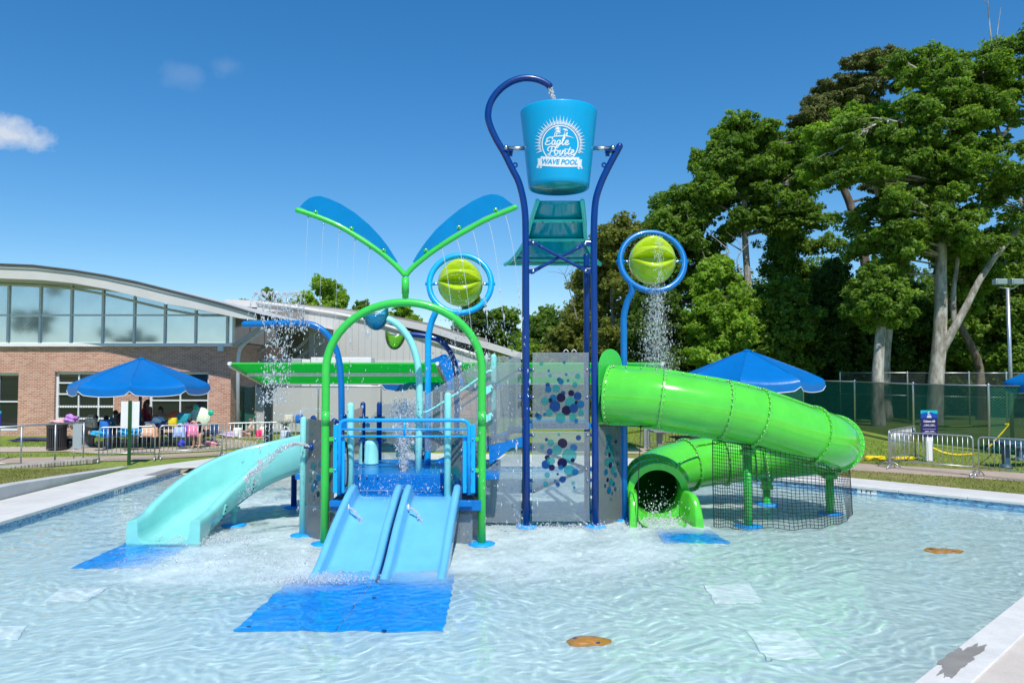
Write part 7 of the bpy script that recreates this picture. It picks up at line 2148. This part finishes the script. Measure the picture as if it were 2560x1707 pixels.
tree('forked_tree', 'big tree with a pale mottled forked trunk standing in front of the wood at right', Vector((*k_(2338, 1062)[:2], 0)), [k_(2336, 1075), k_(2340, 960), k_(2348, 860), k_(2352, 760), k_(2352, 640), k_(2362, 520), k_(2385, 430), k_(2410, 400)], .44,
     [([k_(2352, 880), k_(2372, 830, -.3), k_(2400, 770, -.5), k_(2440, 690, -.6), k_(2500, 610, -.6), k_(2570, 545, -.6)], .26, .12),
      ([k_(2380, 450), k_(2440, 390), k_(2500, 345), k_(2570, 270)], .2, .08), ([k_(2395, 810, .4), k_(2395, 720, .4), k_(2405, 640, .4), k_(2400, 520, .4)], .16, .08),
      ([k_(2360, 520), k_(2350, 420), k_(2310, 330), k_(2220, 300)], .14, .05), ([k_(2500, 345), k_(2470, 240), k_(2450, 170), k_(2400, 150)], .12, .05), ([k_(2380, 440), k_(2375, 350), k_(2360, 280), k_(2300, 180)], .10, .04)], kcl, 60000, .27, 'oak', 'pale', TR, 42,
     bare=[[k_(2500, 180), k_(2480, 110), k_(2472, 40), k_(2468, -20)], [k_(2540, 260), k_(2500, 180), k_(2490, 120), k_(2502, 20)]])
# bright spray of leaves in the middle distance
bc = []
for (a, b, hw, hh, n) in ((2110, 350, 60, 50, 10), (2190, 310, 80, 40, 10), (2095, 420, 50, 45, 9), (2180, 390, 80, 50, 11)):
    for i in range(n):
        v = W(a + rr.uniform(-hw, hw), b + rr.uniform(-hh, hh), 44); R = rr.uniform(.55, 1.05); bc.append(((v.x, v.y + rr.uniform(-1, 1), v.z), (R * 1.1, R, R * .6)))
x44 = Xp(2190, 44)
tree('broadleaf_tree', 'bright sunlit tree leaning out in front of the pine', Vector((Xp(2215, 44), 44, 0)), [(Xp(2215, 44), 44, -.1), W(2212, 900, 44), W(2230, 700, 44), W(2200, 500, 44), W(2170, 400, 44)], .36, [], bc, 22000, .26, 'bright', 'pale', TR, 43)
# stand of other trunks and the deep wood behind
for k, (px, Y, lab) in enumerate(((2195, 40.0, 'short sturdy pale trunk left of the big forked tree'), (2452, 45, 'dark curved trunk behind the floodlight mast'))):
    x = Xp(px, Y); dx = (-.5 if k else .1)
    cl = blobcrown(px - (40 if k else 0), Y, 560 if k else 640, 60, 760, 14, 60 + k, (1.0, 1.6))
    tree('broadleaf_tree', lab, Vector((x, Y, 0)), [(x, Y, -.1), (x - .05, Y, 1.2), (x + dx * .4, Y, 3.5), (x + dx * 3, Y, 6.2), (x + dx * 4, Y, 8)], .40 if k == 0 else .34, [], cl, 7000, .30, 'oak', 'pale' if k == 0 else 'brown', TR, 61 + k)
V, F, T_ = [], [], []
cl = []
for k in range(150):
    x = rr.uniform(4, 52); y = rr.uniform(60, 72); R = rr.uniform(1.8, 3.0)
    cl.append(((x, y, rr.uniform(.5, 9.5 if x > 12 else 6.5)), (R * 1.3, R, R)))
V, F, T_ = leaves(cl, 52000, .5, 77)
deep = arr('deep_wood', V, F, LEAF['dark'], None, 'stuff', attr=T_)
tag(deep, 'dark depth of the wood behind the front rank of trees', 'wood')
cl = []
for k in range(60):
    x = rr.uniform(-2, 36); y = rr.uniform(47, 56); R = rr.uniform(.8, 1.4); cl.append(((x, y, rr.uniform(.1, 1.8)), (R * 1.4, R, R)))
V, F, T_ = leaves(cl, 24000, .3, 78)
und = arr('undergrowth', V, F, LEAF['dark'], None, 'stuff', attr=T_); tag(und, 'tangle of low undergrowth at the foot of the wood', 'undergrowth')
# climbing vine on the fence by the brick corner
cl = [((Xp(590, 34.7) + rr.uniform(-.1, .1), 34.7, z), (.14, .1, .2)) for z in np.linspace(.2, 1.7, 9)]
V, F, T_ = leaves(cl, 700, .09, 79)
vine = thing('climbing_vine', 'thin climbing vine on the fence post by the brick corner', 'vine', (Xp(590, 34.7), 34.7, 0))
arr('foliage', V, F, LEAF['bright'], vine, attr=T_); MB().tube([(Xp(590, 34.7), 34.7, 0), (Xp(589, 34.7), 34.7, 1.8)], .012, 5).build('stem', BARK['brown'], vine)
blades([[(13.6, 16.3), (18.6, 16.6), (13.2, 20.2), (9.6, 22.5), (7, 24.6), (5.2, 24.6)]], 26000, .035, 'grass_blades', 'lawn_dry')
blades([[(4.8, 28.6), (10.4, 24.2), (15.5, 21), (17, 26), (12, 40), (2, 42)], [(-20, 28.8), (-8, 28.2), (-4, 34), (-20, 34)], [(-21, 24.9), (-12.5, 26.3), (-9.3, 28.1), (-9, 28.6), (-12, 27), (-21, 26.4)]], 42000, .06, 'grass_blades', 'lawn')

# two trees behind the camera, seen only as dark shapes mirrored in the high windows
for k, (xx_, yy_, zz_, lab) in enumerate(((-57.5, -25, 9.2, 'rounded tree mirrored as a dark smudge in the high windows of the brick hall'), (-47, -26, 7.0, 'smaller tree mirrored right of the dark smudge in the high windows'))):
    rr2 = random.Random(90 + k)
    cl = [((xx_ + rr2.gauss(0, 1.3), yy_ + rr2.gauss(0, .8), zz_ + rr2.gauss(0, 1.3)), (.8, .8, .7)) for _ in range(11 if k == 0 else 6)]
    tree('mirrored_tree', lab, Vector((xx_, yy_, 0)), [(xx_, yy_, -.1), (xx_ + .3, yy_, 3), (xx_, yy_, 6), (xx_ + .2, yy_, zz_)], .3, [], cl, 2600, .34, 'dark', 'grey', None, 91 + k)
# ================================================================ falling and flying water (drops are real little blobs)
def dropmat():
    m, nt, b = newmat('water_drops'); nt.nodes.remove(b); out = nt.nodes['Material Output']
    d = nt.nodes.new('ShaderNodeBsdfDiffuse'); d.inputs[0].default_value = (.88, .91, .93, 1)
    tl = nt.nodes.new('ShaderNodeBsdfTranslucent'); tl.inputs[0].default_value = (.88, .91, .93, 1)
    g = nt.nodes.new('ShaderNodeBsdfGlossy'); g.inputs['Roughness'].default_value = .05
    t = nt.nodes.new('ShaderNodeBsdfTransparent'); t.inputs[0].default_value = (.97, .98, .99, 1)
    a = nt.nodes.new('ShaderNodeMixShader'); a.inputs[0].default_value = .4
    b_ = nt.nodes.new('ShaderNodeMixShader'); b_.inputs[0].default_value = .12
    c = nt.nodes.new('ShaderNodeMixShader'); c.inputs[0].default_value = .35
    nt.links.new(d.outputs[0], a.inputs[1]); nt.links.new(tl.outputs[0], a.inputs[2])
    nt.links.new(a.outputs[0], b_.inputs[1]); nt.links.new(g.outputs[0], b_.inputs[2])
    nt.links.new(b_.outputs[0], c.inputs[1]); nt.links.new(t.outputs[0], c.inputs[2]); nt.links.new(c.outputs[0], out.inputs[0]); return m
M['drops'] = dropmat()
_oct_v = np.array([(1, 0, 0), (-1, 0, 0), (0, 1, 0), (0, -1, 0), (0, 0, 1), (0, 0, -1)], float)
_oct_f = np.array([(0, 2, 4), (2, 1, 4), (1, 3, 4), (3, 0, 4), (2, 0, 5), (1, 2, 5), (3, 1, 5), (0, 3, 5)])
def drops(P, r, name, label, stretch=1.4, cat='water spray', parts=None):
    P = np.asarray(P, float); n = len(P)
    r = np.asarray(r, float) if np.ndim(r) else r * np.exp(RNG.normal(0, .45, n))
    s = np.stack([r * RNG.uniform(.7, 1.2, n), r * RNG.uniform(.7, 1.2, n), r * stretch * RNG.uniform(.7, 1.5, n)], -1)
    ang = RNG.uniform(0, 6.28, n)
    v = _oct_v[None] * s[:, None]; c, s_ = np.cos(ang)[:, None], np.sin(ang)[:, None]
    V = np.stack([v[..., 0] * c - v[..., 1] * s_, v[..., 0] * s_ + v[..., 1] * c, v[..., 2]], -1) + P[:, None]
    F = (_oct_f[None] + 6 * np.arange(n)[:, None, None]).reshape(-1, 3)
    o = arr(name, V.reshape(-1, 3), F, 'drops', None, 'stuff', smooth=True); tag(o, label, cat); o.cycles.is_caustics_receiver = False
    return o
g_ = 9.81
# jets from the spray pipe: seven arcs rising, then a curtain of heavy drops
P = []; R = []
for a, b in PJ:
    p0 = np.array(W(a, b - 2, YS)); v = np.array([.62 + RNG.normal(0, .03), -.25, 3.45])
    for k in range(150):
        t = RNG.uniform(0, .74) ** .85 ; sp = .008 + .075 * t
        q = p0 + v * t + np.array([0, 0, -g_ / 2 * t * t]) + RNG.normal(0, 1, 3) * sp * .55
        P.append(q); R.append(.006 + .008 * RNG.random() * (1 + t))
drops(P, np.array(R), 'water_jets', 'seven rising water jets along the top of the spray pipe', 1.8)
P = []
for k in range(800):
    z = RNG.uniform(.0, 1.0) ** .8
    x = Xp(RNG.uniform(672, 738), YS - .3) + RNG.normal(0, .05) - .15 * z ; P.append((x, YS - .35 + RNG.normal(0, .14), Zp(812, YS) - z * 1.75))
drops(P, .0105, 'water_curtain', 'curtain of heavy white drops falling below the spray pipe', 1.5)
P = [(Xp(RNG.uniform(650, 720), YS - .5) - .5 * z, YS - .6 + RNG.normal(0, .2), Zp(812, YS) - 1.6 - z * 2.0) for z in RNG.uniform(0, 1, 170)]
drops(P, .013, 'stray_drops', 'scattered drops falling in front of the aqua slide rail', 1.4)
# thin streams from the leaf arms
def streams(L, vx, vy, name, label, n=5, r=.0095, tmax=.78, sp=.012):
    m = MB(); D = []
    for (u, v_) in L:
        p = P3(u, v_); pts = []
        vv = Vector((vx, vy, -1.6)) + Vector((random.uniform(-.06, .06), 0, 0))
        for k in range(16):
            t = tmax * .62 * k / 15; pts.append(p + vv * t + Vector((0, 0, -g_ / 2 * t * t)))
        m.tube(pts, [r * (1 - .5 * k / 15) for k in range(16)], 5)
        for k in range(46):
            t = tmax * RNG.uniform(.45, 1.15); D.append(p + vv * t + Vector((0, 0, -g_ / 2 * t * t)) + Vector(RNG.normal(0, sp * (1 + 3 * t), 3)))
    o = m.build(name, 'drops', None, kind='stuff'); tag(o, label, 'water stream')
    drops([tuple(d) for d in D], .0085, name + '_drops', label.replace('thin', 'drops breaking from the thin'), 2.4)
streams(JETR, .62, -.1, 'water_streams', 'thin water streams falling from the right leaf arm', r=.007)
streams(JETL, -.20, .1, 'water_streams', 'thin water streams falling from the left leaf arm', r=.004, sp=.01)
# water poured into the bucket
p0 = W(1374, 217, YT); P = []
for k in range(220):
    t = RNG.uniform(0, .22); P.append(p0 + Vector((.42, 0, -.9)) * t + Vector((0, 0, -g_ / 2 * t * t)) + Vector(RNG.normal(0, .022, 3)))
drops([tuple(p) for p in P], .013, 'bucket_inflow', 'short splash of water pouring from the swan neck into the bucket', 1.6)
# veils below the two ball buckets
def veil(c, name, label, n, ln, wid):
    P = []; R = []
    for k in range(n):
        z = RNG.uniform(0, 1) ** .9; s = wid * (.5 + 1.2 * z)
        P.append((c.x + .02 + RNG.normal(0, .13 * (.55 + z * 1.3)) + .05 * z, c.y - .2 + RNG.normal(0, .10 + .2 * z), c.z - .5 - z * ln)); R.append(.0045 * math.exp(RNG.normal(0, .45)))
    for k in range(n // 26):
        z = RNG.uniform(0, 1); P.append((c.x + .05 + RNG.normal(0, .05), c.y - .5, c.z + .45 - z * .95)); R.append(.007)
    drops(P, np.array(R), name, label, 2.2)
veil(c_right, 'water_veil', 'fine white veil of drops falling from the right ball bucket', 5200, 2.3, .3)
veil(c_left, 'water_veil', 'thin drops falling from the left ball bucket', 650, 1.9, .3)
# fountain bubbling up on the platform and flying drops to its right
P = []
bx_, by_, bz_ = Xp(1008, 15.0), 15.0, ZQ
for k in range(2600):
    t = RNG.uniform(0, 1); z = 1.42 * (1 - (1 - t) ** 1.6); w = .03 + .13 * t
    P.append((bx_ + RNG.normal(0, w) + .02, by_ + RNG.normal(0, w * .7), bz_ + z * RNG.uniform(.75, 1.05) - .05))
drops(P, .0085, 'ground_geyser', 'bubbling white fountain rising from the middle of the platform', 1.3)
P = [(Xp(1120 + RNG.normal(0, 65), 14.4), 14.4 + RNG.normal(0, .3), ZP + RNG.uniform(.05, 2.6) ** 1.0) for k in range(700)]
drops(P, .006, 'flying_drops', 'many small flying drops between the arch leg and the stair panels', 1.9)
P = [(Xp(985 + RNG.normal(0, 60), 13.9), 13.9 + RNG.normal(0, .25), ZP + abs(RNG.normal(0, .22))) for k in range(420)]
drops(P, .006, 'platform_splash', 'splashing drops over the front edge of the platform', 1.3)
P = [(Xp(RNG.uniform(1100, 1290), 16.9), 16.9 + RNG.normal(0, .3), Zp(RNG.uniform(800, 930), 16.9)) for k in range(420)]
drops(P, .009, 'falling_drops', 'rain of drops in front of the metal hall roof end', 1.7)
# cannon jets
def jet(p, v, T, name, label, n=420, r=.012, sp=.05):
    P = []; R = []
    for k in range(n):
        t = RNG.uniform(0, T); P.append(p + v * t + Vector((0, 0, -g_ / 2 * t * t)) + Vector(RNG.normal(0, sp * (.15 + t / T), 3))); R.append(r * (1.3 - .6 * t / T) * RNG.uniform(.6, 1.3))
    drops([tuple(q) for q in P], np.array(R), name, label, 1.1, 'water jet')
jet(W(773, 1116, 14.05), Vector((-2.1, -.2, 1.0)), .55, 'cannon_jet', 'white jet squirting left from the lower water cannon over the aqua slide', 900, .012, .05)
jet(W(838, 1043, 15.0), Vector((-2.7, .1, 1.7)), .6, 'cannon_jet', 'thin arching jet from the upper water cannon to the left', 300, .009, .05)
jet(W(842, 1060, 13.9), Vector((.5, -.1, -.3)), .3, 'cannon_jet', 'short dribble from the cannon by the rail post', 160, .009, .03)
for p in SN:
    jet(p + Vector((.03, -.05, 0)), Vector((1.1, -.5, -.15)), .42, 'nozzle_jet', 'small clear jet shooting across the %s chute' % ('left' if p is SN[0] else 'right'), 330, .009, .03)
# splash where the slides meet the water
def splashz(cx, cy, rx, ry, h, n, r, name, label):
    P = [(cx + RNG.normal(0, rx), cy + RNG.normal(0, ry), WZ + abs(RNG.normal(0, h))) for k in range(n)]
    drops(P, r, name, label, 1.0)
g1 = G(770, 1452, WZ); splashz(g1.x + .0, g1.y, .42, .10, .05, 1500, .007, 'slide_splash', 'white splash at the foot of the left twin slide')
g1 = G(1665, 1310, WZ); splashz(g1.x, g1.y + .2, .30, .16, .05, 900, .010, 'tube_splash', 'white water churning at the mouth of the tube slide')
P = [(2.98 + RNG.normal(0, .24), 15.5 + RNG.normal(0, .3), .1 + RNG.normal(0, .22)) for k in range(260)]
drops(P, .009, 'tube_drops', 'drops glinting inside the dark mouth of the tube slide', 1.3)
g1 = G(540, 1350, WZ); splashz(g1.x, g1.y, .6, .25, .04, 900, .009, 'aqua_splash', 'fine splash beside the mouth of the aqua slide')
g1 = G(1420, 1320, WZ); splashz(g1.x, g1.y, 1.0, .15, .05, 1200, .008, 'tower_splash', 'line of fine splashes along the foot of the tower panels')
P = []
for k in range(70):
    t = k / 70; P += [(Xp(652 - 28 * t + 8 * math.sin(6 * t), 14.6) + RNG.normal(0, .02), 14.6, Zp(1150 + 55 * t, 14.6) + RNG.normal(0, .02)) for _ in range(6)]
drops(P, .013, 'water_ribbon', 'twisting ribbon of water falling off the aqua slide rail', 1.1)

for k_, (px_c, py_c, lab) in enumerate(((660, 1400, 'low mist and fine spray drifting left from the foot of the twin slides'),)):
    g1 = G(px_c, py_c, WZ); splashz(g1.x, g1.y, .9, .35, .035, 2600, .006, 'low_mist', lab)

# ================================================================ separate pieces that were made in one go become parts of their own
def split_pieces(o, new=None):
    me = o.data; n = len(me.vertices)
    up = list(range(n))
    def find(a):
        while up[a] != a: up[a] = up[up[a]]; a = up[a]
        return a
    for p in me.polygons:
        vs = list(p.vertices); r = find(vs[0])
        for v in vs[1:]: up[find(v)] = r
    groups = {}
    for p in me.polygons: groups.setdefault(find(p.vertices[0]), []).append(p)
    if len(groups) < 2: return
    base = new or o.name.split('.')[0]
    for k, ps in enumerate(groups.values()):
        ids = sorted({v for p in ps for v in p.vertices}); ix = {v: i for i, v in enumerate(ids)}
        m = bpy.data.meshes.new(base); m.from_pydata([me.vertices[v].co[:] for v in ids], [], [[ix[v] for v in p.vertices] for p in ps])
        m.polygons.foreach_set('use_smooth', [p.use_smooth for p in ps])
        m.materials.append(me.materials[ps[0].material_index])
        q = bpy.data.objects.new(base, m); COL.objects.link(q); q.parent = o.parent; q.matrix_parent_inverse = o.matrix_parent_inverse.copy()
        q.cycles.is_caustics_receiver = o.cycles.is_caustics_receiver
        for md in o.modifiers:
            if md.type == 'BEVEL':
                b = q.modifiers.new('bevel', 'BEVEL'); b.width = md.width; b.segments = md.segments; b.limit_method = 'ANGLE'; b.angle_limit = md.angle_limit
    bpy.data.objects.remove(o)
REN = {'bubble_print': 'bubble', 'eyes': 'eye'}
for o in [o for o in bpy.data.objects if o.type == 'MESH' and o.parent is not None and o.get('kind') != 'stuff' and len(o.data.polygons) < 4000
          and o.name.split('.')[0] in ('bubble_print', 'axle', 'axle_hub', 'collar', 'lug', 'bracket', 'hanger_hook', 'roof_strut', 'eye', 'eyes', 'rail_clamp', 'end_cap', 'nozzle', 'bolt', 'slot', 'post_clamp', 'slide_nozzle', 'mat_hole', 'hoop_pin')]:
    split_pieces(o, REN.get(o.name.split('.')[0]))
